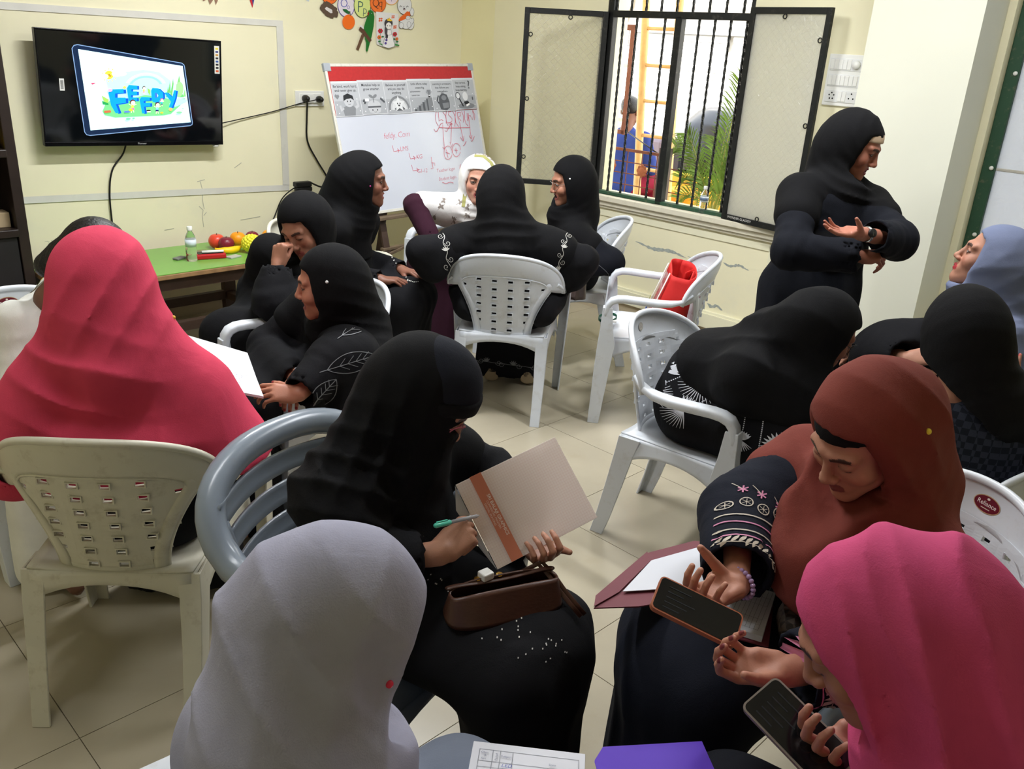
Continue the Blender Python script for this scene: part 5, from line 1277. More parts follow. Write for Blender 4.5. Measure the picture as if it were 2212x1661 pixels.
def op_box(op, m):
    if op['t'] == 'cap': 
        r = max(op['ra'], op['rb']) + m; return np.minimum(op['a'], op['b']) - r, np.maximum(op['a'], op['b']) + r
    if op['t'] == 'ell':
        e = np.sqrt(((op['R'] * op['r'][None, :]) ** 2).sum(1)) + m; return op['c'] - e, op['c'] + e
    if op['t'] == 'chair': return op['o'] - V3((0.5, 0.5, 0.01)), op['o'] + V3((0.5, 0.5, 0.88))
    return None
def smin(a, b, k):
    if k <= 0: return np.minimum(a, b)
    h = np.maximum(k - np.abs(a - b), 0) / k
    return np.minimum(a, b) - h * h * k * 0.25
def field(ops, vox, pad=0.02, lo=None, hi=None, folds=None):
    if lo is None:
        bs = [op_box(o, pad) for o in ops if o['m'] == '+']
        lo = np.min([b[0] for b in bs], 0); hi = np.max([b[1] for b in bs], 0)
    lo = V3(lo) ; hi = V3(hi)
    n = np.maximum(np.ceil((hi - lo) / vox).astype(int) + 1, 3)
    ax = [(lo[i] + vox * np.arange(n[i])).astype(F32) for i in range(3)]
    D = np.full(n, 0.5, F32)
    def apply(op):
        bb = op_box(op, op['k'] + 0.03) if op['t'] in ('cap', 'ell', 'chair') else None
        if bb is not None:
            i0 = np.clip(np.floor((bb[0] - lo) / vox).astype(int), 0, n); i1 = np.clip(np.ceil((bb[1] - lo) / vox).astype(int) + 1, 0, n)
            if np.any(i1 <= i0): return
        else: i0 = np.zeros(3, int); i1 = n
        sl = tuple(slice(i0[j], i1[j]) for j in range(3))
        X = ax[0][sl[0]][:, None, None]; Y = ax[1][sl[1]][None, :, None]; Z = ax[2][sl[2]][None, None, :]
        d = op_d(op, X, Y, Z).astype(F32)
        if op['m'] == '+': D[sl] = smin(D[sl], d, op['k'])
        elif op['m'] == '-': D[sl] = -smin(-D[sl], d, op['k'])
        else: D[sl] = -smin(-D[sl], -d, op['k'])
    for op in ops:
        if not op.get('late'): apply(op)
    if folds:
        I = np.argwhere(np.abs(D) < 0.05)
        if len(I):
            P_ = np.stack([ax[j][I[:, j]] for j in range(3)], 1).astype(np.float64)
            D[I[:, 0], I[:, 1], I[:, 2]] += fold_disp(P_, folds).astype(F32)
    for op in ops:
        if op.get('late'): apply(op)
    return D, lo, vox
def warpf(P, s=1.0, seed=0):
    r = np.random.RandomState(seed); out = np.zeros(len(P))
    for k in range(4):
        d = r.normal(size=3); d /= np.linalg.norm(d); out += np.sin(P @ d * (5 + 4 * k) * s + r.uniform(0, 6.28)) / (1 + 0.6 * k)
    return out
def ridge(x, sharp):
    s = np.sin(x)
    if sharp <= 0: return s
    return 1 - 2 * np.abs(np.sin(x / 2)) ** (1 / (1 + sharp)) if sharp > 0 else s
def fold_disp(P, folds):
    out = np.zeros(len(P))
    for i, f in enumerate(folds):
        if f[0] == 'dir':        # ('dir', n, wavelength, amp, warp, centre|None, radius, sharp)
            _, n, lam, amp, wp, c, rad, sh = f
            v = ridge(P @ nrmv(n) * 2 * PI / lam + wp * warpf(P, 1.0, i + 3), sh) * amp
        elif f[0] == 'rad':      # ('rad', centre, axis, count, amp, r0, r1, warp, sharp)
            _, c0, axv, m, amp, r0, r1, wp, sh = f
            a = nrmv(axv); u = nrmv(np.cross(a, [0.3, 0.5, 0.81])); w = np.cross(a, u); q = P - V3(c0)
            th = np.arctan2(q @ w, q @ u); rr = np.linalg.norm(q - np.outer(q @ a, a), axis=1) 
            rr = np.linalg.norm(q, axis=1)
            g_ = np.clip((rr - r0) / (r1 - r0 + 1e-9), 0, 1)
            v = ridge(th * m + wp * warpf(P, 0.8, i + 11), sh) * amp * g_; c = None; rad = None
        elif f[0] == 'ring':     # ('ring', centre, wavelength, amp, warp, centre, radius, sharp)
            _, c0, lam, amp, wp, c, rad, sh = f
            v = ridge(np.linalg.norm(P - V3(c0), axis=1) * 2 * PI / lam + wp * warpf(P, 0.8, i + 7), sh) * amp
        elif f[0] == 'noise':
            _, sc, amp = f; v = warpf(P, sc, i + 5) * amp; c = None; rad = None
        if c is not None:
            v = v * np.exp(-(np.linalg.norm(P - V3(c), axis=1) / rad) ** 2)
        out -= v
    return out
def surfnet(D, lo, vox, relax=1):
    s = D < 0
    n = np.array(D.shape)
    cnt = np.zeros(n - 1, np.int8)
    for dx in (0, 1):
        for dy in (0, 1):
            for dz in (0, 1):
                cnt += s[dx:n[0] - 1 + dx, dy:n[1] - 1 + dy, dz:n[2] - 1 + dz]
    act = (cnt > 0) & (cnt < 8)
    I = np.argwhere(act); idx = np.full(act.shape, -1, np.int32); idx[act] = np.arange(len(I))
    acc = np.zeros((len(I), 3)); num = np.zeros(len(I))
    cor = [np.array(c) for c in ((0, 0, 0), (1, 0, 0), (0, 1, 0), (1, 1, 0), (0, 0, 1), (1, 0, 1), (0, 1, 1), (1, 1, 1))]
    vals = [D[I[:, 0] + c[0], I[:, 1] + c[1], I[:, 2] + c[2]].astype(np.float64) for c in cor]
    for a, b in ((0, 1), (2, 3), (4, 5), (6, 7), (0, 2), (1, 3), (4, 6), (5, 7), (0, 4), (1, 5), (2, 6), (3, 7)):
        m = (vals[a] < 0) != (vals[b] < 0)
        t = vals[a][m] / (vals[a][m] - vals[b][m] + 1e-20)
        acc[m] += cor[a] + t[:, None] * (cor[b] - cor[a]); num[m] += 1
    verts = (I + acc / num[:, None]) * vox + lo
    F = []
    for axis in range(3):
        o1, o2 = [(1, 2), (2, 0), (0, 1)][axis]
        sa = [slice(None)] * 3; sb = [slice(None)] * 3; sa[axis] = slice(0, n[axis] - 1); sb[axis] = slice(1, n[axis])
        A = s[tuple(sa)]; B = s[tuple(sb)]
        E = np.argwhere(A != B)
        ok = (E[:, o1] > 0) & (E[:, o1] < n[o1] - 1) & (E[:, o2] > 0) & (E[:, o2] < n[o2] - 1); E = E[ok]
        ins = A[E[:, 0], E[:, 1], E[:, 2]]
        e1 = np.zeros(3, int); e1[o1] = 1; e2 = np.zeros(3, int); e2[o2] = 1
        q = [E - e1 - e2, E - e2, E, E - e1]
        Q = np.stack([idx[w[:, 0], w[:, 1], w[:, 2]] for w in q], 1)
        Q[~ins] = Q[~ins][:, ::-1]
        F.append(Q)
    F = np.concatenate(F)
    F = F[(F >= 0).all(1)]
    for _ in range(relax):
        S = np.zeros_like(verts); c = np.zeros(len(verts))
        for a, b in ((0, 1), (1, 2), (2, 3), (3, 0)):
            np.add.at(S, F[:, a], verts[F[:, b]]); np.add.at(c, F[:, a], 1); np.add.at(S, F[:, b], verts[F[:, a]]); np.add.at(c, F[:, b], 1)
        mm = c > 0
        verts[mm] = verts[mm] * 0.4 + (S[mm] / c[mm][:, None]) * 0.6
    return verts, F
def np_mesh(name, verts, faces, cols=None, mat_idx=None):
    me = bpy.data.meshes.new(name)
    me.vertices.add(len(verts)); me.vertices.foreach_set('co', np.ascontiguousarray(verts, F32).ravel())
    k = faces.shape[1]
    me.loops.add(len(faces) * k); me.loops.foreach_set('vertex_index', np.ascontiguousarray(faces, np.int32).ravel())
    me.polygons.add(len(faces)); me.polygons.foreach_set('loop_start', np.arange(0, len(faces) * k, k, dtype=np.int32))
    me.polygons.foreach_set('use_smooth', np.ones(len(faces), bool))
    if mat_idx is not None: me.polygons.foreach_set('material_index', np.ascontiguousarray(mat_idx, np.int32))
    me.update(calc_edges=True)
    if cols is not None:
        at_ = me.color_attributes.new('Col', 'FLOAT_COLOR', 'POINT')
        at_.data.foreach_set('color', np.ascontiguousarray(np.concatenate([cols, np.ones((len(cols), 1))], 1), F32).ravel())
    return me

# ---------------------------------------------------------------- head template (face towards +y, up +z, metres)
def lin3(r, g, b): return np.array([lin(r), lin(g), lin(b)])
_heads = {}
def head_template(eyes='open', mouth='closed', vox=0.0026):
    key = (eyes, mouth, vox)
    if key in _heads: return _heads[key]
    o = [ell((0, -0.012, 0.036), (0.072, 0.091, 0.084)), ell((0, 0.026, -0.030), (0.057, 0.062, 0.078), k=0.03),
         cap((-0.046, 0.010, -0.058), (0, 0.066, -0.098), 0.022, 0.020, 0.03), cap((0.046, 0.010, -0.058), (0, 0.066, -0.098), 0.022, 0.020, 0.03),
         ell((0, 0.074, -0.098), (0.019, 0.014, 0.015), k=0.016), cap((0, -0.02, -0.06), (0, -0.035, -0.19), 0.050, 0.054, 0.03)]
    for sx in (-1, 1):
        o += [ell((sx * 0.041, 0.058, -0.026), (0.024, 0.024, 0.026), k=0.02), cap((sx * 0.012, 0.084, 0.026), (sx * 0.046, 0.070, 0.026), 0.009, 0.008, 0.018),
              ell((sx * 0.031, 0.098, 0.004), (0.017, 0.017, 0.012), k=0.014, mode='-')]
        o += [ell((sx * 0.031, 0.0735, 0.0045), (0.0150, 0.0142, 0.0128), k=0.004)]
        if eyes == 'open': o += [ell((sx * 0.031, 0.090, 0.0045), (0.0135, 0.014, 0.0047), k=0.0012, mode='-')]
        elif eyes == 'down': o += [ell((sx * 0.031, 0.090, -0.0005), (0.0125, 0.014, 0.0016), k=0.001, mode='-')]
        o += [ell((sx * 0.075, -0.012, -0.008), (0.012, 0.018, 0.030), k=0.008)]
    o += [cap((0, 0.083, 0.018), (0, 0.1035, -0.026), 0.0078, 0.0105, 0.010), ell((0, 0.1055, -0.029), (0.0115, 0.0105, 0.0100), k=0.006)]
    for sx in (-1, 1): o += [ell((sx * 0.0125, 0.0960, -0.0335), (0.0085, 0.0105, 0.0075), k=0.005), ell((sx * 0.0065, 0.1000, -0.0425), (0.0032, 0.005, 0.0036), k=0.002, mode='-')]
    zm = -0.0625
    o += [ell((0, 0.075, zm), (0.030, 0.018, 0.022), k=0.015)]
    if mouth == 'closed':
        o += [cap((-0.021, 0.0850, zm), (0, 0.0945, zm + 0.0045), 0.0032, 0.0052, 0.004), cap((0.021, 0.0850, zm), (0, 0.0945, zm + 0.0045), 0.0032, 0.0052, 0.004), cap((-0.019, 0.0850, zm - 0.003), (0, 0.0925, zm - 0.0075), 0.0032, 0.0062, 0.004), cap((0.019, 0.0850, zm - 0.003), (0, 0.0925, zm - 0.0075), 0.0032, 0.0062, 0.004),
              ell((0, 0.102, zm - 0.001), (0.022, 0.008, 0.0013), k=0.001, mode='-')]
    else:
        w = 0.026 if mouth == 'smile' else 0.019; h = 0.0105 if mouth == 'smile' else 0.008; cz = 0.006 if mouth == 'smile' else 0.0
        for sx in (-1, 1):
            o += [cap((sx * w, 0.081, zm + cz), (0, 0.093, zm + h), 0.0032, 0.0045, 0.004), cap((sx * w, 0.081, zm + cz), (0, 0.0905, zm - h - 0.004), 0.0032, 0.0058, 0.004)]
            if mouth == 'smile': o += [ell((sx * 0.042, 0.066, -0.030), (0.020, 0.020, 0.016), k=0.018)]
        o += [ell((0, 0.092, zm - 0.001 + cz * 0.3), (w - 0.004, 0.018, h - 0.002), k=0.002, mode='-')]
    D, lo, vx = field(o, vox, 0.012)
    v, f = surfnet(D, lo, vx, 1)
    keep = v[:, 2] > -0.185
    # colour weights per vertex: 0 skin, 1 lip, 2 brow, 3 mouth inside, 4 teeth, 5 cheek
    lipm = np.zeros(len(v)); front = v[:, 1] > 0.07
    if mouth == 'closed':
        lipm = ((np.abs(v[:, 0]) < 0.0235) & (np.abs(v[:, 2] - zm + 0.002) < 0.0118 * np.sqrt(np.clip(1 - (v[:, 0] / 0.0245) ** 2, 0, 1)) + 0.0012) & front).astype(float)
        inm = np.zeros(len(v))
    else:
        e = np.sqrt((v[:, 0] / (w + 0.004)) ** 2 + ((v[:, 2] - zm) / (h + 0.009)) ** 2)
        lipm = ((e < 1) & front).astype(float)
        e2 = np.sqrt((v[:, 0] / (w - 0.004)) ** 2 + ((v[:, 2] - zm + 0.001 - cz * 0.3) / (h - 0.0015)) ** 2)
        inm = ((e2 < 1.0) & (v[:, 1] < 0.0885) & (v[:, 1] > 0.055)).astype(float)
    ab = np.abs(v[:, 0]); bz = 0.0235 + 0.0045 * np.sin(np.clip((ab - 0.012) / 0.036, 0, 1) * PI * 0.8)
    brow = ((ab > 0.011) & (ab < 0.049) & (np.abs(v[:, 2] - bz) < 0.0056 - 0.07 * np.clip(ab - 0.03, 0, 1)) & (v[:, 1] > 0.045)).astype(float)
    eyez = 0.0045
    lid = ((np.sqrt(((ab - 0.031) / 0.0158) ** 2 + ((v[:, 2] - eyez) / 0.0068) ** 2) < 1.0) & (v[:, 1] > 0.06)).astype(float) * (0.85 if eyes == 'open' else 0.0)
    if eyes == 'down': lid = ((np.sqrt(((ab - 0.031) / 0.0145) ** 2 + ((v[:, 2] + 0.001) / 0.0034) ** 2) < 1.0) & (v[:, 1] > 0.06)).astype(float)
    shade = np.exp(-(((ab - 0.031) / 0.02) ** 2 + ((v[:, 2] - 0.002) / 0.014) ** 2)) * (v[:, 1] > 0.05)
    cheek = np.exp(-(((ab - 0.040) / 0.02) ** 2 + ((v[:, 2] + 0.030) / 0.02) ** 2)) * (v[:, 1] > 0.03)
    _heads[key] = (v, f, dict(lip=lipm, mouth=inm, brow=brow, lid=lid, shade=shade, cheek=cheek))
    return _heads[key]
def sph(c, r, n=10):
    q = MB(); q.ball(c, r, n); return np.array(q.v), [tuple(x) for x in q.f]
def head_mesh(Hc, R, skin, eyes='open', mouth='closed', scale=1.0, lip=(150, 76, 72), vox=0.0026, gaze=(0, 0)):
    """returns world verts, quad faces, colours of a head (with eyeballs and teeth)"""
    v, f, w = head_template(eyes, mouth, vox)
    sk = lin3(*skin); col = np.tile(sk, (len(v), 1))
    def mixc(m, c, a): 
        nonlocal col
        col = col * (1 - (m * a)[:, None]) + np.array(c)[None, :] * (m * a)[:, None]
    mixc(w['cheek'], lin3(min(255, skin[0] + 10), skin[1] - 14, skin[2] - 10), 0.5)
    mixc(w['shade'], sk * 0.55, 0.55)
    mixc(w['lip'], lin3(*lip), 0.9); mixc(w['mouth'], lin3(70, 18, 20), 1.0); mixc(w['brow'], lin3(24, 16, 15), 0.9); mixc(w['lid'], lin3(24, 18, 18), 1.0)
    VS, FS, CS = [v], [f], [col]; off = len(v)
    if eyes != 'none':
        for sx in (-1, 1):
            n = 10; th = np.arange(n + 1) * PI / n; ph = np.arange(2 * n) * PI / n
            T, Pp = np.meshgrid(th, ph, indexing='ij')
            d = np.stack([np.sin(T) * np.cos(Pp), np.cos(T), np.sin(T) * np.sin(Pp)], -1).reshape(-1, 3)   # pole towards +y
            a, b = gaze
            ev = np.array([sx * 0.031, 0.0722, 0.0045]) + d * 0.0122
            g = nrmv((a, 1, b)); cosv = d @ g
            ec = np.where((cosv > 0.955)[:, None], lin3(12, 8, 8), np.where((cosv > 0.86)[:, None], lin3(48, 28, 18), lin3(214, 206, 200)))
            q = []
            for i in range(n):
                for j in range(2 * n): q.append((i * 2 * n + j, (i + 1) * 2 * n + j, (i + 1) * 2 * n + (j + 1) % (2 * n), i * 2 * n + (j + 1) % (2 * n)))
            VS.append(ev); FS.append(np.array(q) + off); CS.append(ec); off += len(ev)
    if mouth in ('smile', 'open'):
        n = 12; tv_ = []; q = []
        for i in range(n + 1):
            t = -1 + 2 * i / n; x = 0.020 * t; y = 0.0855 - 0.010 * t * t
            top = -0.0625 + (0.0078 if mouth == 'smile' else 0.006) - 0.0005; tv_ += [(x, y, top + 0.002 * t * t), (x, y - 0.001, top - 0.0072 + 0.003 * t * t)]
        for i in range(n): q.append((2 * i, 2 * i + 1, 2 * i + 3, 2 * i + 2))
        VS.append(np.array(tv_)); FS.append(np.array(q) + off); CS.append(np.tile(lin3(226, 220, 208), (len(tv_), 1)))
    v = np.concatenate(VS) * scale
    return V3(Hc) + v @ np.array(R).T, np.concatenate(FS), np.concatenate(CS)

# ---------------------------------------------------------------- hand template (right hand: fingers +y, back of hand +z, thumb at -x)
POSES = {   # curl angles (degrees) of index..little: base, middle, end ; thumb: (spread, flex, drop)
    'relaxed': ([(18, 28, 15), (24, 32, 18), (28, 34, 18), (30, 34, 18)], (35, 15, 20)),
    'open': ([(4, 10, 6), (6, 12, 6), (8, 14, 8), (10, 16, 8)], (62, 0, 8)),
    'fist': ([(78, 95, 60), (80, 95, 60), (80, 95, 60), (80, 92, 60)], (25, 50, 45)),
    'pen': ([(55, 50, 15), (62, 62, 25), (68, 75, 35), (70, 80, 40)], (28, 30, 50)),
    'hold': ([(50, 45, 25), (52, 48, 25), (54, 50, 25), (56, 52, 25)], (50, 10, 60)),
    'cup': ([(35, 40, 22), (40, 45, 25), (45, 48, 28), (48, 50, 28)], (45, 20, 45)),
    'grip': ([(62, 62, 30), (64, 64, 32), (66, 66, 32), (66, 66, 32)], (30, 15, 75)),
    'pinch': ([(30, 60, 35), (38, 58, 35), (45, 60, 35), (50, 60, 35)], (25, 25, 60)),
}
def hand_mesh(W_, R, side, pose, skin, scale=1.0, vox=0.0032, nail=None, arm=0.09, palm=None, el=None):
    curls, (tsp, tfl, tdr) = POSES[pose] if isinstance(pose, str) else pose
    av = V3((0, -1, 0))
    if el is not None:
        av = nrmv(np.array(R).T @ (V3(el) - V3(W_)))
        if side == 'L': av = av * np.array([-1, 1, 1])
    o = [cap(av * arm, (0, 0.0, 0), 0.030, 0.023, 0.01), cap(av * 0.02, (0, 0.012, 0), 0.023, 0.021, 0.015), cap((-0.012, 0.022, 0), (-0.020, 0.078, 0.002), 0.0175, 0.0145, 0.012, flat=(V3((0, 0, 1)), 0.75)), cap((0.012, 0.022, 0), (0.020, 0.070, 0.0), 0.0175, 0.0135, 0.012, flat=(V3((0, 0, 1)), 0.75)), cap((0, 0.0, 0), (0, 0.075, 0.002), 0.022, 0.017, 0.015, flat=(V3((0, 0, 1)), 0.62)), cap((-0.018, 0.018, -0.008), (-0.026, 0.045, -0.010), 0.015, 0.013, 0.012), cap((0.02, 0.02, -0.007), (0.022, 0.05, -0.007), 0.012, 0.011, 0.012)]
    bases = [(-0.0265, 0.084, 0.002), (-0.0085, 0.088, 0.004), (0.0095, 0.085, 0.003), (0.0265, 0.076, 0.0)]
    lens = [(0.041, 0.024, 0.020), (0.045, 0.028, 0.021), (0.041, 0.026, 0.020), (0.032, 0.020, 0.018)]
    rads = [(0.0088, 0.0080, 0.0073, 0.0062), (0.0090, 0.0082, 0.0074, 0.0063), (0.0086, 0.0078, 0.0071, 0.0060), (0.0078, 0.0070, 0.0063, 0.0055)]
    spread = [0.10, 0.02, -0.05, -0.13]; tips = []; fing = []
    for b, L, r, (a1, a2, a3), sp in zip(bases, lens, rads, curls, spread):
        p = V3(b); ang = 0; pr = V3((b[0] * 0.85, b[1] - 0.03, 0.002))
        fo = [cap(pr, p, r[0], r[0], 0.008)]
        for k, (l, a) in enumerate(zip(L, (a1, a2, a3))):
            ang += math.radians(a); c_ = max(0.15, 1 - min(1, ang / 1.6))
            d = nrmv((-sp * c_, math.cos(ang), -math.sin(ang))); q = p + d * l
            fo.append(cap(p, q, r[k], r[k + 1], 0.0015)); p = q
        tips.append((p.copy(), np.array([0, math.sin(ang), math.cos(ang)])))
        fing.append(fo)
    ts, tf, td = math.radians(tsp), math.radians(tfl), math.radians(tdr)
    p0 = V3((-0.016, 0.014, -0.006)); d1 = nrmv((-math.sin(ts) * math.cos(td), math.cos(ts), -math.sin(ts) * math.sin(td) - 0.15 * math.sin(td))); p1 = p0 + d1 * 0.040
    d2 = nrmv(d1 * math.cos(tf * 0.6) + V3((0.55, 0.6, -0.35)) * math.sin(tf * 0.6)); p2 = p1 + d2 * 0.032; d3 = nrmv(d2 * math.cos(tf * 0.6) + V3((0.7, 0.5, -0.3)) * math.sin(tf * 0.6)); p3 = p2 + d3 * 0.025
    fing.append([cap(p0, p1, 0.0145, 0.0112, 0.012), cap(p1, p2, 0.0108, 0.0095, 0.002), cap(p2, p3, 0.0095, 0.0072, 0.002)]); tips.append((p3, nrmv(np.cross(d3, (0.3, 0, -1.0)) * -1 + V3((-0.3, 0, 0.6)))))
    bs = [op_box(q, 0.008) for q in o + sum(fing, [])]; lo = np.min([b[0] for b in bs], 0); hi = np.max([b[1] for b in bs], 0)
    D, l0, vx = field(o, vox, lo=lo, hi=hi)
    for fo in fing:
        Df, _, _ = field(fo, vox, lo=lo, hi=hi); D = smin(D, Df, 0.0022)
    v, f = surfnet(D, l0, vx, 1)
    sk = lin3(*skin); col = np.tile(sk, (len(v), 1))
    palmside = 1 / (1 + np.exp(-(-v[:, 2] - 0.004) / 0.003)); pc = np.minimum(lin3(*(palm or (min(255, skin[0] + 14), skin[1] + 6, skin[2] + 6))), 1)
    col = col * (1 - 0.55 * palmside[:, None]) + pc[None, :] * 0.55 * palmside[:, None]
    for (tp, up_) in tips:
        q = v - (tp + up_ * 0.004); m = (np.linalg.norm(q, axis=1) < 0.0072) & ((q @ up_) > -0.0012)
        col[m] = lin3(*nail) if nail else np.minimum(sk * 1.25 + 0.02, 1)
    v = v * scale
    if side == 'L': v = v * np.array([-1, 1, 1]); f = f[:, ::-1]
    return V3(W_) + v @ np.array(R).T, f, col
def hand_frame(d, back):
    """columns: x, fingers direction, back-of-hand direction"""
    y = nrmv(d); z = V3(back); z = nrmv(z - y * (z @ y)); x = np.cross(y, z)
    return np.stack([x, y, z], 1)
def look_frame(look, roll=0.0, up=(0, 0, 1)):
    y = nrmv(look); x = nrmv(np.cross(y, V3(up))); z = np.cross(x, y); c, s = math.cos(roll), math.sin(roll)
    return np.stack([x * c + z * s, y, z * c - x * s], 1)

# ---------------------------------------------------------------- people
SKINMATS = {}
def skin_mat():
    return mat('skin', (0.5, 0.3, 0.2, 1), rough=0.5, var=0.05, vscale=40, bump=0.08, bscale=300, spec=0.4, attr='Col')
def joined(parts):
    VS, FS, CS = [], [], []; off = 0
    for v, f, c in parts:
        VS.append(v); FS.append(f + off); CS.append(c); off += len(v)
    return np.concatenate(VS), np.concatenate(FS), np.concatenate(CS)
class Person:
    def __init__(s, label, pel, f, neck, head, look, roll=0.0, skin=(150, 104, 82), group=None, sw=0.165, shy=0.0, stand=False, hs=1.0):
        s.pel = V3(pel); s.f = nrmv((f[0], f[1], 0)); s.rt = np.array([s.f[1], -s.f[0], 0]); s.neck = V3(neck); s.hc = V3(head); s.R = look_frame(look, roll); s.skin = skin; s.hs = hs
        s.root = empty('person', (pel[0], pel[1], 0), 0, label, 'person', group); s.o = V3((pel[0], pel[1], 0)); s.sw = sw; s.stand = stand
        s.up = nrmv(s.neck - s.pel); r2 = s.rt * math.cos(shy) + s.f * math.sin(shy); r2 = nrmv(r2 - s.up * (r2 @ s.up)); s.srt = r2; s.sf = np.cross(s.up, r2)
        s.sh = {'R': s.neck - s.up * 0.045 + r2 * sw, 'L': s.neck - s.up * 0.045 - r2 * sw}
        s.arm = {}; s.hands = {}; s.kn = {}; s.an = {}
        for sd, sg in (('R', 1), ('L', -1)):
            s.kn[sd] = s.pel + s.f * 0.43 + s.rt * sg * 0.10 + V3((0, 0, -0.02)); s.an[sd] = s.kn[sd] - s.f * 0.05 + V3((0, 0, 0.09 - s.kn[sd][2]))
        s.bodyparts = []; s.carve = []
    def L(s, p):  # head-local point to world
        return s.hc + s.R @ (V3(p) * s.hs)
    def set_arm(s, side, el, wr, hand=None, d=None, back=None, r=(0.066, 0.058, 0.05), nail=None, armlen=0.09, sleeve_end=1.0, hv=0.0038):
        s.arm[side] = (V3(el), V3(wr), r, sleeve_end)
        if hand:
            R = hand_frame(d, back); v, f, c = hand_mesh(wr, R, side, hand, s.skin, 0.97, nail=nail, arm=armlen, el=el, vox=hv); s.bodyparts.append((v, f, c)); s.hands[side] = (V3(wr), R)
    def body(s, eyes='open', mouth='closed', lip=(150, 76, 72), face=True, gaze=(0, 0), fv=0.0031):
        """one body mesh: limbs and torso under the clothes, head, hands"""
        ops = [ell(s.pel, (0.15, 0.11, 0.11), np.stack([s.rt, s.f, [0, 0, 1]], 1)), cap(s.pel, s.neck - s.up * 0.10, 0.11, 0.115, 0.05, flat=(s.sf, 0.75)), cap(s.sh['L'], s.sh['R'], 0.045, 0.045, 0.04), cap(s.neck - s.up * 0.05, s.L((0, -0.02, -0.05)), 0.05, 0.045, 0.03)]
        for sd in ('R', 'L'):
            if sd in s.arm:
                el, wr, r, e = s.arm[sd]; ops += [cap(s.sh[sd], el, 0.042, 0.034, 0.02), cap(el, wr, 0.034, 0.023, 0.01)]
            hip = s.pel + s.rt * (0.085 if sd == 'R' else -0.085)
            ops += [cap(hip, s.kn[sd], 0.075, 0.052, 0.04), cap(s.kn[sd], s.an[sd], 0.05, 0.035, 0.02), cap(s.an[sd], s.an[sd] + s.f * 0.15 + V3((0, 0, -0.055)), 0.034, 0.026, 0.02)]
        D, lo, vx = field(ops + s.carve, 0.02); v, f = surfnet(D, lo, vx, 1); parts = [(v, f, np.tile(lin3(*s.skin), (len(v), 1)))]
        parts.append(head_mesh(s.hc, s.R, s.skin, eyes if face else 'none', mouth, s.hs, lip, fv, gaze) if face else head_mesh(s.hc, s.R, s.skin, 'none', 'closed', s.hs, lip, 0.007))
        v, f, c = joined(parts + s.bodyparts)
        s.body_o = link('body', np_mesh('body', v - s.o, f, c), s.root, [skin_mat()])
        return s.body_o
    def base_ops(s, inf=0.0, legs=True, arms=True, skirt=True, bust=True, torso=(0.150, 0.155)):
        s.bores = []
        o = [ell(s.pel, (0.175 + inf, 0.14 + inf, 0.13 + inf), np.stack([s.rt, s.f, [0, 0, 1]], 1)), cap(s.pel, s.neck - s.up * 0.14, torso[0] + inf, torso[1] + inf, 0.06, flat=(s.sf, 0.76)), cap(s.sh['L'] - s.up * 0.01, s.sh['R'] - s.up * 0.01, 0.062 + inf, 0.062 + inf, 0.05), cap(s.neck - s.up * 0.06, s.neck, 0.085 + inf, 0.065 + inf, 0.05)]
        if bust: o += [ell(s.neck - s.up * 0.20 + s.sf * 0.075, (0.125 + inf, 0.07 + inf, 0.08 + inf), np.stack([s.srt, s.sf, s.up], 1), k=0.05)]
        if arms:
            for sd in s.arm:
                el, wr, r, e = s.arm[sd]; w2 = el + (wr - el) * e
                dr = nrmv(w2 - el); o += [cap(s.sh[sd] - s.up * 0.005, el, r[0] + inf, r[1] + inf, 0.035), cap(el, w2, r[1] + inf, r[2] + inf, 0.02, cut=True)]; s.bores.append(cap(w2 - dr * 0.035, w2 + dr * 0.03, r[2] + inf - 0.014, r[2] + inf - 0.008, 0.004, mode='-'))
        if legs:
            for sd, sg in (('R', 1), ('L', -1)):
                hip = s.pel + s.rt * 0.085 * sg
                if s.stand: o += [cap(hip, s.an[sd], 0.125 + inf, 0.17 + inf, 0.08)]
                else:
                    o += [cap(hip, s.kn[sd], 0.108 + inf, 0.088 + inf, 0.07)]
                    if skirt: o += [cap(s.kn[sd], s.an[sd] + V3((0, 0, -0.02)), 0.082 + inf, 0.095 + inf, 0.06)]
            if not s.stand and skirt:
                km = (s.kn['R'] + s.kn['L']) / 2; am = (s.an['R'] + s.an['L']) / 2
                o += [cap(s.pel + s.f * 0.1, km - V3((0, 0, 0.015)), 0.10 + inf, 0.085 + inf, 0.08), cap(km, am, 0.095 + inf, 0.12 + inf, 0.08, flat=(s.f, 0.75))]
        return o
    def garment(s, name, ops, m, vox=0.009, folds=None, relax=1, label=None):
        D, lo, vx = field(list(ops) + s.carve, vox, 0.03, folds=folds); v, f = surfnet(D, lo, vx, relax)
        o = link(name, np_mesh(name, v - s.o, f), s.root, [m])
        if label: o['label'] = label
        return o
    def abaya(s, m, folds=None, vox=0.0118, extra=(), hem=0.03, **k):
        am = (s.an['R'] + s.an['L']) / 2; km = (s.kn['R'] + s.kn['L']) / 2
        fl = [('dir', s.rt, 0.085, 0.006, 1.2, am + V3((0, 0, 0.15)), 0.30, 0.5), ('noise', 2.2, 0.0012), ('dir', s.rt + 0.5 * s.up, 0.10, 0.005, 1.1, (s.neck + s.pel) / 2, 0.2, 0.5)]
        for sd in s.arm:
            el, wr, r, e = s.arm[sd]; fl += [('dir', nrmv(wr - el) + 0.4 * nrmv(el - s.sh[sd]), 0.045, 0.0045, 1.1, el, 0.10, 0.4), ('dir', nrmv(el - s.sh[sd]) + V3((0.2, 0.1, 0.3)), 0.07, 0.004, 1.2, (el + s.sh[sd]) / 2, 0.12, 0.2)]
        ops = s.base_ops(**k) + list(extra); ops += s.bores + [plane((0, 0, hem), (0, 0, -1))]
        s.ab = s.garment('abaya', ops, m, vox, fl + list(folds or []))
        return s.ab
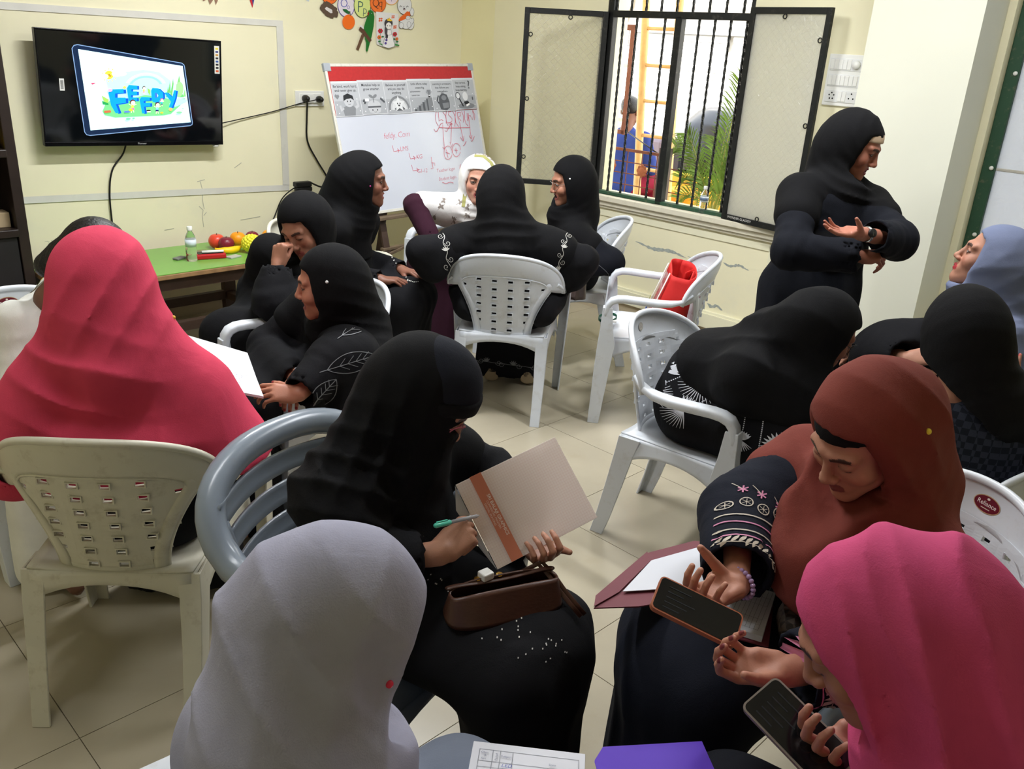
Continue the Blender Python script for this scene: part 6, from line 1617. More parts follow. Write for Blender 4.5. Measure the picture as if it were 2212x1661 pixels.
    def hijab_ops(s, hole=(0.064, 0.090, -0.020), y0=0.0, ycut=0.048, tilt=0.0, loose=0.0, back=0.0, neckr=0.085, cape=True, hemf=0.22, hemb=0.22, chin=True, cr=0.018):
        R = s.R; h = s.hs; i = loose
        o = [ell(s.L((0, -0.019, 0.034)), V3((0.072 + cr, 0.092 + cr - 0.003, 0.084 + cr - 0.002)) * h + i, R), ell(s.L((0, 0.012, -0.035)), V3((0.057 + cr + 0.006, 0.064 + cr, 0.078 + cr)) * h + i, R, k=0.05), ell(s.L((0, -0.046, -0.012 - back)), V3((0.078, 0.066 + back * 0.4, 0.088 + back)) * h + i, R, k=0.08), cap(s.L((0, -0.045, 0.0)), s.neck - s.sf * 0.025 + s.up * 0.02, 0.078 + i, 0.095 + i, 0.08)]
        if chin: o += [cap(s.L((0, 0.022, -0.118)), s.neck + s.sf * 0.05, 0.060 + i, 0.085 + i, 0.035)]
        o += [cap(s.L((0, -0.035, -0.06)), s.neck - s.sf * 0.015, neckr - 0.008 + i, neckr + 0.012 + i, 0.04)]
        if cape:
            for sd in ('R', 'L'): o += [cap(s.neck - s.up * 0.01, s.sh[sd] + s.up * 0.0, 0.088 + i, 0.076 + i, 0.045)]
            o += [cap(s.neck - s.up * 0.03, s.neck - s.up * hemf + s.sf * 0.06, 0.11 + i, 0.155 + i, 0.05, flat=(s.sf, 0.72)), cap(s.neck - s.up * 0.03, s.neck - s.up * hemb - s.sf * 0.03, 0.11 + i, 0.155 + i, 0.05, flat=(s.sf, 0.70))]
            for sd in s.arm:
                el, wr, r, e = s.arm[sd]; q = s.sh[sd] + (el - s.sh[sd]) * 0.35; o += [cap(s.sh[sd], q, r[0] + 0.014 + i, r[0] + 0.012 + i, 0.04)]
        s.holes = []
        if hole:
            a, b, z = hole; c, sn = math.cos(tilt), math.sin(tilt); Rt = R @ np.array([[1, 0, 0], [0, c, -sn], [0, sn, c]])
            s.holes = [tubehole(s.L((0, 0, z)), Rt, a * h, b * h, y0 * h, 0.006), tubehole(s.L((0, 0, z)), Rt, 0.13 * h, b * h, ycut * h, 0.012)]
        return o
    def hijab(s, m, folds=None, vox=0.0072, extra=(), hem=None, name='hijab', std=True, **k):
        ops = s.hijab_ops(**k) + list(extra); ops += s.holes
        for pl in (hem or []): ops.append(plane(*pl))
        fl = []
        if std:
            fl = [('ring', s.L((0, 0.03, 0.10)), 0.042, 0.0034, 0.8, s.neck + s.sf * 0.06 + s.up * 0.03, 0.13, 0.7), ('ring', s.L((0, 0.06, 0.10)), 0.045, 0.0030, 0.8, s.neck - s.sf * 0.07 + s.up * 0.02, 0.12, 0.7), ('dir', s.R[:, 2] * 0.8 + 0.6 * s.R[:, 1], 0.042, 0.0016, 0.8, s.L((0, -0.04, -0.01)), 0.12, 0.7), ('noise', 2.4, 0.0010)]
        s.hj = s.garment(name, ops, m, vox, fl + list(folds or []))
        return s.hj
    def shoes(s, m, sides=('R', 'L')):
        for sd in sides:
            a = s.an[sd]; o = [cap(a + V3((0, 0, -0.055)) - s.f * 0.02, a + s.f * 0.16 + V3((0, 0, -0.062)), 0.036, 0.040, 0.01, flat=(V3((0, 0, 1)), 0.6)), cap(a + V3((0, 0, -0.03)), a + s.f * 0.05 + V3((0, 0, -0.05)), 0.036, 0.038, 0.02), plane((0, 0, 0.004), (0, 0, -1))]
            s.garment('shoe', o, m, 0.006)
    def part(s, name, mb, mats):
        o = mb.build(name, mats, s.root)
        for v in o.data.vertices: v.co = Vector(V3(v.co) - s.o)
        return o
    def pin(s, p, col, r=0.0055):
        """pearl headed pin pushed onto the scarf: p is a head-local direction point"""
        bv = bvh_of(s.hj); c = s.hc; d = nrmv(s.L(p) - c)
        hit = bv.ray_cast(Vector(c + d * 0.5 - s.o), Vector(-d))
        if hit[0] is None: return
        q = MB(); q.ball(tuple(V3(hit[0]) + s.o), r, 8); s.part('pin', q, mat('pin_%d_%d_%d' % col, rgb(*col), rough=0.2))
    def glasses(s, m, lens=True, metal=True, w=0.030, rad=0.021):
        q = MB()
        for sx in (-1, 1):
            q.tube([tuple(s.L((sx * w + rad * 1.1 * math.cos(t), 0.100 - 0.02 * abs(math.cos(t)) * (1 if math.cos(t) * sx > 0 else 0.3), -0.002 + rad * math.sin(t)))) for t in [2 * PI * k / 20 for k in range(20)]], 0.0013, 6, closed=True)
            q.tube([tuple(s.L((sx * (w + rad * 1.05), 0.082, 0.004))), tuple(s.L((sx * 0.072, 0.03, 0.006))), tuple(s.L((sx * 0.078, -0.02, 0.004)))], 0.0013, 6)
        q.tube([tuple(s.L((-0.010, 0.101, 0.002))), tuple(s.L((0, 0.104, 0.005))), tuple(s.L((0.010, 0.101, 0.002)))], 0.0013, 6)
        return s.part('spectacles', q, m)
_bvhc = {}
def bvh_of(o):
    if o.name not in _bvhc:
        me = o.data; n = len(me.vertices); co = np.empty(n * 3, F32); me.vertices.foreach_get('co', co)
        _bvhc[o.name] = BVHTree.FromPolygons([tuple(c) for c in co.reshape(-1, 3).tolist()], [tuple(p.vertices) for p in me.polygons])
    return _bvhc[o.name]
def embroider(target, root_o, origin, u, v, strokes, m, name='embroidery', lift=0.0022, dist=0.35, seg=0.006, parent=None, dev=0.2):
    """stitch flat motifs onto cloth: strokes = list of (points2d, width); cast along -(u x v) onto the target mesh"""
    u = nrmv(u); v = V3(v); v = nrmv(v - u * (u @ v)); n = np.cross(u, v); bv = bvh_of(target); q = MB()
    off = V3(root_o); o = V3(origin)
    def proj(x, y):
        st = o + u * x + v * y + n * dist - off
        h = bv.ray_cast(Vector(st), Vector(-n), dist * 2)
        if h[0] is None or abs(h[3] - dist) > dev: return None
        return h[0] + h[1] * lift * (1 if h[1].dot(Vector(n)) > 0 else -1)
    for pts, w in strokes:
        P2 = []
        for i in range(len(pts) - 1):
            a = np.array(pts[i]); b = np.array(pts[i + 1]); k = max(1, int(np.linalg.norm(b - a) / seg))
            for j in range(k): P2.append(a + (b - a) * j / k)
        P2.append(np.array(pts[-1])); ws = w if callable(w) else (lambda t, w=w: w)
        prev = None
        for i, p in enumerate(P2):
            a = P2[max(i - 1, 0)]; b = P2[min(i + 1, len(P2) - 1)]; t = b - a; t = t / (np.linalg.norm(t) + 1e-9); nn = np.array([-t[1], t[0]]) * ws(i / max(1, len(P2) - 1)) / 2
            A = proj(*(p + nn)); B = proj(*(p - nn))
            if A is None or B is None: prev = None; continue
            if prev is not None and (prev[0] - A).length < 0.03:
                q.add([prev[0], prev[1], B, A], [(0, 1, 2, 3)], None, True)
            prev = (A, B)
    if not q.v: return None
    o_ = q.build(name, m, parent); o_['kind'] = 'stuff'
    return o_

# ================================================================== PEOPLE
K1 = cloth('black_crepe', 20, 20, 23, sheen=0.0); K2 = cloth('black_scarf_cloth', 17, 17, 19, sheen=0.0); NV = cloth('navy_black_cloth', 26, 29, 40, sheen=0.0); NV2 = cloth('blue_black_cloth', 19, 21, 28, sheen=0.0)
CORAL = cloth('coral_cloth', 202, 66, 92, sheen=0.0); GREYH = cloth('silver_grey_cloth', 160, 160, 178, sheen=0.0); RUST = cloth('rust_brown_cloth', 118, 58, 50, sheen=0.0); PINK = cloth('pink_cloth', 202, 78, 124, sheen=0.0); SLATE = cloth('slate_blue_cloth', 108, 116, 142, sheen=0.0)
WHITEC = cloth('white_print_cloth', 232, 230, 228, sheen=0.0); WHITEK = cloth('white_cotton', 226, 226, 220, sheen=0.0); PLUM = cloth('plum_cloth', 54, 26, 40, sheen=0.0)
M_silver = mat('silver_thread', rgb(196, 194, 188), rough=0.45, spec=0.6); M_thread = mat('grey_thread', rgb(120, 122, 126), rough=0.6); M_pinkth = mat('pink_thread', rgb(206, 128, 164), rough=0.6); M_creamth = mat('cream_thread', rgb(196, 186, 170), rough=0.6)
M_gold = mat('gold', rgb(214, 170, 80), rough=0.25, metal=1.0); M_steel = mat('steel', rgb(190, 192, 196), rough=0.25, metal=1.0)

# ---- person in the coral cape, back to us
p = Person('person in a wide coral scarf cape seen from behind', (0.60, 2.16, 0.53), (0.54, 0.84), (0.605, 2.185, 0.925), (0.606, 2.229, 1.105), (0.46, 0.71, -0.42), sw=0.155)
p.carve = [seat_carve((0.60, 2.18), (0.62, 0.785))]
for sd in ('R', 'L'): p.sh[sd] = p.sh[sd] - p.up * 0.045
for sd, sg in (('R', 1), ('L', -1)): p.set_arm(sd, p.pel + p.rt * 0.185 * sg + p.f * 0.06 + V3((0, 0, 0.13)), p.pel + p.rt * 0.14 * sg + p.f * 0.30 + V3((0, 0, 0.12)), 'relaxed', p.f - p.rt * 0.4 * sg, (0, 0, 1))
p.body(face=False); p.abaya(K1)
c0 = p.pel + V3((0, 0, 0.20)); dn = V3((0, 0, -1))
ex = [cap(p.neck, c0 - p.f * 0.0, 0.12, 0.255, 0.06, flat=(p.f, 0.66)), cap(p.sh['R'], p.pel + p.rt * 0.275 - p.f * 0.02 + V3((0, 0, 0.10)), 0.07, 0.095, 0.08), cap(p.sh['L'], p.pel - p.rt * 0.29 + V3((0, 0, 0.12)), 0.085, 0.105, 0.07), cap(p.L((0, -0.07, 0.0)), p.neck - p.f * 0.06, 0.085, 0.12, 0.07), cap(p.L((0.035, -0.02, -0.07)), p.pel + p.rt * 0.24 + V3((0, 0, 0.17)), 0.075, 0.10, 0.08), cap(p.L((-0.035, -0.02, -0.07)), p.pel - p.rt * 0.26 + V3((0, 0, 0.20)), 0.075, 0.10, 0.08)]
fl = [('ring', p.L((0.06, 0.02, 0.12)), 0.075, 0.014, 0.7, p.neck - p.f * 0.09 - p.rt * 0.06 - V3((0, 0, 0.03)), 0.13, 0.6), ('dir', p.rt - V3((0, 0, 0.55)), 0.075, 0.009, 0.7, p.L((0.03, -0.08, -0.06)), 0.12, 0.7), ('dir', p.rt + V3((0, 0, 0.12)), 0.14, 0.009, 0.8, p.pel + V3((0, 0, 0.12)) + p.rt * 0.12, 0.26, 0.5), ('noise', 1.5, 0.0018)]
p.hijab(CORAL, fl, 0.0066, ex, [(p.pel + V3((0, 0, 0.06)), V3((0, 0, -1)) + 0.25 * p.rt)], std=False, hemb=0.30, loose=0.004)
p.pin((0.10, 0.0, -0.05), (226, 180, 70))
coral = p

# ---- person with black hair in white, half hidden behind the coral cape
p = Person('person in white with tied black hair bending forward', (0.62, 3.09, 0.53), (0.30, -0.95), (0.69, 3.0, 0.85), (0.760, 2.89, 1.01), (0.72, -0.35, -0.62), skin=(112, 78, 62))
p.carve = [seat_carve((0.60, 3.08), (0.1, -0.995))]
p.kn['R'] = V3((0.46, 2.74, 0.51)); p.kn['L'] = V3((0.63, 2.78, 0.51))
for sd in ('R', 'L'): p.an[sd] = p.kn[sd] - p.f * 0 + V3((0, 0, 0.09 - p.kn[sd][2]))
for sd, sg in (('R', 1), ('L', -1)): p.set_arm(sd, p.pel + p.rt * 0.18 * sg + p.f * 0.12 + V3((0, 0, 0.12)), p.pel + p.rt * 0.10 * sg + p.f * 0.36 + V3((0, 0, 0.10)), 'relaxed', p.f - p.rt * 0.4 * sg, (0, 0, 1))
p.body(face=False); p.abaya(WHITEK, [('dir', p.rt + V3((0, 0, 0.4)), 0.06, 0.006, 1.0, p.neck - p.f * 0.1, 0.25, 0.4)], extra=[cap(p.neck - p.f * 0.03, p.pel - p.f * 0.04 + p.rt * 0.12, 0.10, 0.20, 0.05, flat=(p.f, 0.7))])
HAIR = mat('black_hair', rgb(18, 15, 16), rough=0.45, var=0.3, vscale=60, bump=0.6, bscale=160)
hops = [ell(p.L((0, -0.020, 0.040)), (0.082, 0.098, 0.090), p.R), ell(p.L((0, -0.060, -0.01)), (0.074, 0.060, 0.075), p.R, k=0.03), cap(p.L((0, -0.085, -0.055)), p.L((0.0, -0.10, -0.10)), 0.050, 0.042, 0.03), tubehole(p.L((0, 0, -0.035)), p.R, 0.060, 0.075, 0.0, 0.006)]
p.garment('hair', hops, HAIR, 0.004, [('dir', p.R[:, 0] + 0.3 * p.R[:, 2], 0.012, 0.0012, 0.8, None, None, 0.3)])
q = MB(); rn = random.Random(5)
for k in range(90):
    a = p.L((rn.uniform(-0.06, 0.06), -0.09 - rn.uniform(0, 0.04), -0.12 + rn.uniform(0, 0.10))); d = nrmv(a - p.hc + V3((rn.uniform(-.3, .3), rn.uniform(-.3, .3), rn.uniform(-.1, .4)))) * rn.uniform(0.008, 0.022)
    q.tube([tuple(a - d * 0.9), tuple(a + d * 0.6), tuple(a + d + V3((0, 0, -0.004)))], [0.0005, 0.0004, 0.0002], 3)
p.part('loose_hair', q, HAIR)['kind'] = 'stuff'
q = MB(); q.tube([tuple(p.neck + p.srt * 0.066 * math.cos(t) + p.sf * 0.066 * math.sin(t) + p.up * (0.03 - 0.02 * math.sin(t))) for t in [2 * PI * k / 24 for k in range(24)]], 0.003, 6, closed=True); p.part('necklace', q, M_gold)
nk = p.neck + p.up * 0.0 - p.sf * 0.10
embroider(p.ab, p.o, p.neck - p.sf * 0.05, p.srt, p.sf * 0.75 - 0 * p.up, [([(-0.16, 0.0), (-0.05, -0.02), (0.1, -0.02)], 0.035)], mat('mustard_trim', rgb(186, 158, 50), rough=0.8), 'yoke_trim', parent=p.root)
fl_ = []
for k in range(7): fl_.append(([(-0.10 + 0.03 * k, -0.055 + 0.01 * (k % 3)), (-0.085 + 0.03 * k, -0.05 + 0.008 * (k % 2))], 0.012))
embroider(p.ab, p.o, p.neck - p.sf * 0.05, p.srt, p.sf, fl_[::2], mat('rose_thread', rgb(190, 60, 110), rough=0.8), 'flower_stitch', parent=p.root); embroider(p.ab, p.o, p.neck - p.sf * 0.05, p.srt, p.sf, fl_[1::2], mat('leaf_thread', rgb(60, 130, 80), rough=0.8), 'leaf_stitch', parent=p.root)

# ---- person resting one cheek on a fist
p = Person('person in black resting one cheek on a fist', (1.69, 3.47, 0.53), (-0.85, -0.53), (1.680, 3.295, 0.810), (1.655, 3.220, 0.975), (-0.70, -0.36, -0.42), roll=-0.18, skin=(164, 114, 92), sw=0.14)
p.carve = [seat_carve((1.69, 3.47), (-0.66, 0.75), 'stool'), seat_carve((1.475, 2.82), (-1.0, 0.0))]
for sd, sg in (('R', 1), ('L', -1)): p.kn[sd] = p.pel + p.f * 0.36 + p.rt * 0.08 * sg; p.an[sd] = p.kn[sd] + V3((0, 0, -0.44))
p.set_arm('L', (1.450, 3.095, 0.712), (1.500, 3.150, 0.845), 'fist', (0.25, 0.1, 0.9), (-0.8, -0.5, 0.1), r=(0.075, 0.085, 0.06), nail=(150, 100, 90)); p.set_arm('R', p.pel + p.rt * 0.13 + p.f * 0.08 + V3((0, 0, 0.12)), p.pel - p.rt * 0.06 + p.f * 0.22 + V3((0, 0, 0.11)), 'relaxed', p.f - p.rt, (0, 0, 1))
p.body(eyes='down', mouth='closed'); p.abaya(K1, extra=[cap((1.47, 3.16, 0.74), (1.45, 3.20, 0.60), 0.065, 0.055, 0.05)])
p.hijab(K2); p.pin((0.09, 0.02, 0.02), (230, 230, 232), 0.005)

# ---- laughing person in profile with leaf pattern sleeve
p = Person('laughing person in black dress with outlined leaf pattern', (1.52, 2.74, 0.53), (-0.98, -0.1), (1.490, 2.645, 0.750), (1.417, 2.600, 0.916), (-0.80, 0.50, -0.16), roll=0.05, skin=(182, 122, 98))
p.carve = [seat_carve((1.475, 2.82), (-1.0, 0.0))]
p.set_arm('L', (1.320, 2.410, 0.700), (1.175, 2.355, 0.640), 'relaxed', (-0.75, 0.55, 0.05), (-0.3, -0.5, 0.8), r=(0.098, 0.085, 0.062), nail=(150, 40, 50)); p.set_arm('R', p.pel + p.rt * 0.17 + p.f * 0.2 + V3((0, 0, 0.10)), (1.25, 2.52, 0.62), 'relaxed', (-0.5, -0.6, 0.0), (0, 0, 1), nail=(150, 40, 50))
p.body(mouth='smile', gaze=(0.1, -0.1)); p.abaya(K1, extra=[cap(p.neck - p.up * 0.05, (1.40, 2.43, 0.70), 0.09, 0.09, 0.06), cap((1.40, 2.42, 0.70), (1.37, 2.38, 0.56), 0.09, 0.08, 0.06)])
p.hijab(K2, extra=[cap(p.L((0, -0.06, -0.04)), (1.55, 2.58, 0.75), 0.085, 0.10, 0.06)], folds=[('dir', (0.3, 0.4, 0.9), 0.05, 0.005, 0.9, (1.47, 2.47, 0.82), 0.13, 0.5)])
p.pin((-0.085, -0.01, 0.03), (235, 235, 236), 0.0055)
smile = p
def leaf(cx, cy, L, ang, w=0.42):
    c, s_ = math.cos(ang), math.sin(ang); out = []
    T = lambda x, y: (cx + x * c - y * s_, cy + x * s_ + y * c)
    up_ = [T(L * t, L * w * 0.5 * math.sin(PI * t) ** 0.8) for t in [k / 12 for k in range(13)]]; dn_ = [T(L * t, -L * w * 0.5 * math.sin(PI * t) ** 0.8) for t in [k / 12 for k in range(13)]]
    out += [(up_, 0.0022), (dn_, 0.0022), ([T(-0.15 * L, 0), T(L * 0.98, 0)], 0.0022)]
    for t in (0.25, 0.42, 0.58, 0.72):
        out += [([T(L * t, 0), T(L * (t + 0.16), L * w * 0.3)], 0.0016), ([T(L * t, 0), T(L * (t + 0.16), -L * w * 0.3)], 0.0016)]
    return out
vx = V3((0.762, -0.645, 0.055)); vu = V3((0.199, 0.313, 0.929)); vn = -V3((0.616, 0.697, -0.367))
lv = []
for cx, cy, L, a in ((-0.055, 0.0, 0.15, 0.35), (0.07, -0.02, 0.15, 0.55), (-0.10, -0.115, 0.11, 0.9), (-0.02, 0.115, 0.12, 0.75), (0.02, -0.16, 0.12, 0.5)): lv += leaf(cx, cy, L, a)
embroider(p.ab, p.o, (1.40, 2.40, 0.66), vx, vu, lv, M_thread, 'leaf_outline', parent=p.root, seg=0.008)

# ---- veiled person writing, centre
p = Person('person in black face veil and cap writing in a notebook', (0.92, 1.49, 0.53), (0.34, -0.94), (0.945, 1.44, 0.860), (0.990, 1.392, 1.010), (0.52, -0.55, -0.62), skin=(176, 128, 104), sw=0.17)
p.carve = [seat_carve((0.90, 1.49), (0.3, -0.954), 'grey')]
p.set_arm('R', (0.775, 1.315, 0.72), (0.925, 1.243, 0.722), 'pen', (0.90, 0.05, 0.35), (-0.25, -0.55, 0.8), r=(0.078, 0.070, 0.052), sleeve_end=0.80, armlen=0.13, hv=0.0025); p.set_arm('L', (1.21, 1.43, 0.748), (1.176, 1.228, 0.657), ([(35, 75, 40), (38, 75, 40), (42, 75, 40), (46, 72, 40)], (24, 5, -15)), (-0.33, -0.91, 0.24), (0.04, -0.70, -0.72), r=(0.07, 0.062, 0.05))
p.kn['R'] = V3((0.96, 1.05, 0.50)); p.kn['L'] = V3((1.15, 1.12, 0.50)); p.an['R'] = V3((0.98, 1.05, 0.09)); p.an['L'] = V3((1.12, 1.14, 0.09))
p.body(eyes='down', fv=0.004); p.abaya(K1, extra=[cap((1.06, 1.09, 0.46), (1.06, 1.10, 0.08), 0.11, 0.12, 0.08), cap(p.pel + V3((0, 0, 0.02)), (1.06, 1.13, 0.46), 0.15, 0.13, 0.08), cap(p.pel + V3((0, 0, 0.1)), p.neck - p.up * 0.2, 0.17, 0.16, 0.06)], folds=[('dir', (0.5, 0.2, 0.8), 0.11, 0.006, 0.9, (1.05, 1.2, 0.55), 0.22, 0.3)])
# veil: covers head, face below the eyes, falls in layers over chest and shoulders
front = p.L((0, 0.080, -0.10))
vo = p.hijab_ops(hole=None, loose=-0.004, back=0.0, hemf=0.16, hemb=0.14, cr=0.012) + [cap(p.L((0, 0.055, -0.03)), p.L((0, 0.060, -0.20)), 0.052, 0.060, 0.04), cap(p.L((0, 0.055, -0.16)), p.neck + p.sf * 0.12 - p.up * 0.22, 0.055, 0.085, 0.05), cap(p.L((0, -0.07, -0.04)), p.sh['R'] - p.sf * 0.05, 0.055, 0.08, 0.05)]
ez = 0.002
vo += [dict(t='ell', c=p.L((0, 0.12, ez)), r=V3((0.068, 0.075, 0.014)), R=p.R, k=0.004, m='-')]
p.hj = p.garment('face_veil', vo, K2, 0.0065, [('dir', p.R[:, 2] * 0.4 + p.R[:, 1], 0.055, 0.008, 0.8, p.L((0.06, 0.0, -0.15)), 0.16, 0.5), ('dir', (0.5, 0.3, 0.8), 0.06, 0.008, 0.8, p.sh['R'] + p.up * 0.05, 0.15, 0.5), ('ring', p.L((0, 0.04, 0.06)), 0.055, 0.005, 0.7, p.sh['R'] + p.up * 0.08, 0.14, 0.7), ('noise', 3.0, 0.0012)])
cf = p.R; t_ = 0.35; ct, st = math.cos(t_), math.sin(t_); Rb = p.R @ np.array([[1, 0, 0], [0, ct, -st], [0, st, ct]])
co = [ell(p.L((0, -0.014, 0.036)), (0.087, 0.108, 0.100), Rb), dict(t='pl', p=p.L((0, 0.02, 0.030)), n=-nrmv(Rb[:, 2]), k=0.006, m='&')]
p.garment('inner_cap', co, cloth('cap_jersey', 30, 32, 40), 0.005, [('dir', p.R[:, 2], 0.3, 0.0008, 0.5, None, None, 0)])
co = [ell(p.L((0, -0.014, 0.034)), (0.093, 0.116, 0.112), Rb), dict(t='pl', p=p.L((0, 0.02, 0.012)), n=-nrmv(Rb[:, 2]), k=0.008, m='&'), dict(t='pl', p=p.L((0, 0.03, 0.062)), n=nrmv(Rb[:, 2] + 0.1 * Rb[:, 0]), k=0.006, m='&')]
p.garment('head_band', co, cloth('band_crepe', 22, 22, 25), 0.005, [('dir', p.R[:, 2] + 0.2 * p.R[:, 1], 0.05, 0.0012, 0.5, None, None, 0.5)])
p.pin((0.10, 0.05, 0.06), (70, 70, 76), 0.004)
g_ = p.glasses(mat('pink_frame', rgb(214, 110, 140), rough=0.3))
q = MB()
for sx in (-1, 1): q.grid(lambda u, v, sx=sx: tuple(p.L((sx * 0.030 + 0.020 * (2 * u - 1), 0.099, -0.002 + 0.018 * (2 * v - 1)))), 2, 2)
p.part('lens', q, mat('lens_clear', (0.9, 0.9, 0.95, 1), rough=0.02, trans=0.9, alpha=0.4))
sp = [([(random.uniform(-0.25, 0.10), random.uniform(-0.12, 0.12))] * 2, 0.002) for k in range(1)]
rn = random.Random(9); dots = []
for k in range(70):
    x = rn.uniform(-0.25, 0.10); y = 0.05 - 0.45 * (x + 0.1) + rn.gauss(0, 0.02); dots.append(([(x, y), (x + 0.0025, y)], 0.0025))
embroider(p.ab, p.o, (1.05, 1.12, 0.56), vx, vu, dots, M_silver, 'sequin_trail', parent=p.root)
niqab = p

# ---- grey scarf, nearest
p = Person('person in a silver grey scarf seen from behind, head bowed', (0.27, 0.82, 0.53), (0.98, -0.1), (0.40, 0.815, 0.815), (0.478, 0.848, 0.985), (0.80, -0.26, -0.54), skin=(176, 128, 104))
p.carve = [seat_carve((0.20, 0.82), (0.98, -0.1))]
p.set_arm('R', (0.38, 0.60, 0.62), (0.52, 0.62, 0.56), 'relaxed', (0.8, 0.3, 0), (0, 0, 1)); p.set_arm('L', (0.36, 1.02, 0.62), (0.56, 0.96, 0.58), 'relaxed', (0.8, -0.3, 0), (0, 0, 1))
p.body(face=False); p.abaya(cloth('grey_dress', 122, 130, 146))
fl = [('dir', p.R[:, 2] + 0.45 * p.R[:, 1], 0.085, 0.010, 0.7, p.L((0.04, -0.10, -0.06)), 0.13, 0.5), ('dir', p.R[:, 1] + 0.25 * p.R[:, 2], 0.085, 0.010, 0.7, p.L((0.05, 0.03, -0.16)), 0.14, 0.5), ('ring', p.L((0.02, 0.11, 0.03)), 0.085, 0.005, 0.5, p.L((0.05, 0.0, 0.03)), 0.12, 0.6), ('noise', 1.6, 0.0014)]
p.hijab(GREYH, fl, 0.0052, [cap(p.L((0, -0.075, -0.03)), p.neck - p.sf * 0.06 + p.up * 0.04, 0.085, 0.115, 0.06), cap(p.L((0.0, 0.03, -0.08)), p.neck + p.sf * 0.16 - p.up * 0.20, 0.085, 0.12, 0.05), cap(p.neck, p.sh['L'] - p.up * 0.05, 0.115, 0.095, 0.05)], std=False, loose=0.002, ycut=0.075)
p.pin((0.075, 0.035, -0.005), (226, 50, 80), 0.0055)

# ---- person by the whiteboard in profile
p = Person('person in black profile talking before the whiteboard', (2.10, 3.80, 0.53), (0.55, -0.835), (2.165, 3.715, 0.885), (2.213, 3.658, 1.073), (0.78, -0.58, -0.08), skin=(132, 88, 70))
p.carve = [seat_carve((2.10, 3.84), (0.55, -0.835))]
p.set_arm('R', p.pel + p.rt * 0.175 + p.f * 0.05 + V3((0, 0, 0.12)), p.pel + p.rt * 0.12 + p.f * 0.32 + V3((0, 0, 0.10)), 'relaxed', p.f - p.rt * 0.3, (0, 0, 1)); p.set_arm('L', p.pel - p.rt * 0.175 + p.f * 0.05 + V3((0, 0, 0.12)), p.pel - p.rt * 0.1 + p.f * 0.34 + V3((0, 0, 0.10)), 'relaxed', p.f + p.rt * 0.3, (0, 0, 1))
p.body(mouth='open'); p.abaya(K1)
p.hijab(K2, extra=[cap(p.L((0, -0.09, -0.01)), p.neck - p.sf * 0.09 - p.up * 0.06, 0.085, 0.12, 0.06), cap(p.neck, p.pel + V3((0, 0, 0.2)) + p.f * 0.02, 0.12, 0.18, 0.06, flat=(p.sf, 0.75))], hem=[(p.pel + V3((0, 0, 0.16)), (0, 0, -1))], back=0.02)
p.pin((0.085, 0.03, -0.01), (200, 60, 140), 0.004)
dots = [([(0.0 + 0.012 * k, 0.10 - 0.016 * k), (0.003 + 0.012 * k, 0.096 - 0.016 * k)], 0.006) for k in range(14)] + [([(0.10 + 0.008 * k, -0.12 + 0.006 * math.sin(k)), (0.104 + 0.008 * k, -0.12)], 0.005) for k in range(14)]
embroider(p.ab, p.o, (2.20, 3.55, 0.72), vx, vu, dots, M_silver, 'bead_trim', parent=p.root)

# ---- person in white floral scarf
p = Person('person in a white floral scarf and plum sleeves', (3.19, 4.08, 0.53), (-0.6, -0.8), (3.095, 3.90, 0.825), (3.041, 3.824, 1.007), (-0.60, -0.80, -0.12), roll=0.06, skin=(196, 144, 122))
p.carve = [seat_carve((3.21, 4.10), (-0.95, -0.3)), seat_carve((2.69, 3.115), (0.73, 0.685))]
p.kn['R'] = V3((2.82, 4.02, 0.51)); p.kn['L'] = V3((2.88, 3.86, 0.51))
for sd in ('R', 'L'): p.an[sd] = p.kn[sd] - p.f * 0 + V3((0, 0, 0.09 - p.kn[sd][2]))
p.set_arm('R', (2.705, 3.955, 0.868), (2.72, 3.80, 0.70), 'relaxed', (0.3, -0.6, -0.5), (-0.7, -0.5, 0.2), r=(0.066, 0.062, 0.052)); p.set_arm('L', p.pel - p.rt * 0.17 + p.f * 0.08 + V3((0, 0, 0.14)), p.pel - p.rt * 0.1 + p.f * 0.30 + V3((0, 0, 0.12)), 'relaxed', p.f, (0, 0, 1))
p.body(mouth='open', lip=(170, 84, 84)); p.abaya(PLUM)
p.hijab(WHITEC, extra=[cap(p.neck - p.up * 0.02, (2.76, 3.95, 0.868), 0.10, 0.075, 0.05), cap(p.neck + p.sf * 0.04, p.neck + p.sf * 0.09 - p.up * 0.22, 0.12, 0.15, 0.05, flat=(p.sf, 0.8))], folds=[('dir', (0.3, 0.2, 1), 0.04, 0.004, 0.9, p.neck + p.sf * 0.1, 0.12, 0.5)])
fls = []; rn = random.Random(4)
for k in range(16):
    cx, cy = rn.uniform(-0.28, -0.02), rn.uniform(-0.12, 0.06)
    for j in range(4): a = rn.uniform(0, 6.28); fls.append(([(cx, cy), (cx + 0.018 * math.cos(a), cy + 0.018 * math.sin(a))], lambda t: 0.001 + 0.010 * math.sin(PI * t)))
    fls.append(([(cx - 0.02, cy - 0.02), (cx + 0.02, cy + 0.015)], 0.0016))
embroider(p.hj, p.o, p.neck + p.sf * 0.05, vx, vu, fls, mat('taupe_print', rgb(140, 130, 122), rough=0.8), 'floral_print', parent=p.root, lift=0.0012)
fls = []
for k in range(9):
    t = -0.9 + 1.8 * k / 8; cx, cy = 0.11 * math.sin(t) - 0.01, 0.03 + 0.11 * math.cos(t)
    for j in range(3): a = rn.uniform(0, 6.28); fls.append(([(cx, cy), (cx + 0.016 * math.cos(a), cy + 0.016 * math.sin(a))], lambda t: 0.001 + 0.008 * math.sin(PI * t)))
embroider(p.hj, p.o, p.hc, vx, vu, fls, _mats['taupe_print'], 'floral_print', parent=p.root, lift=0.0012)
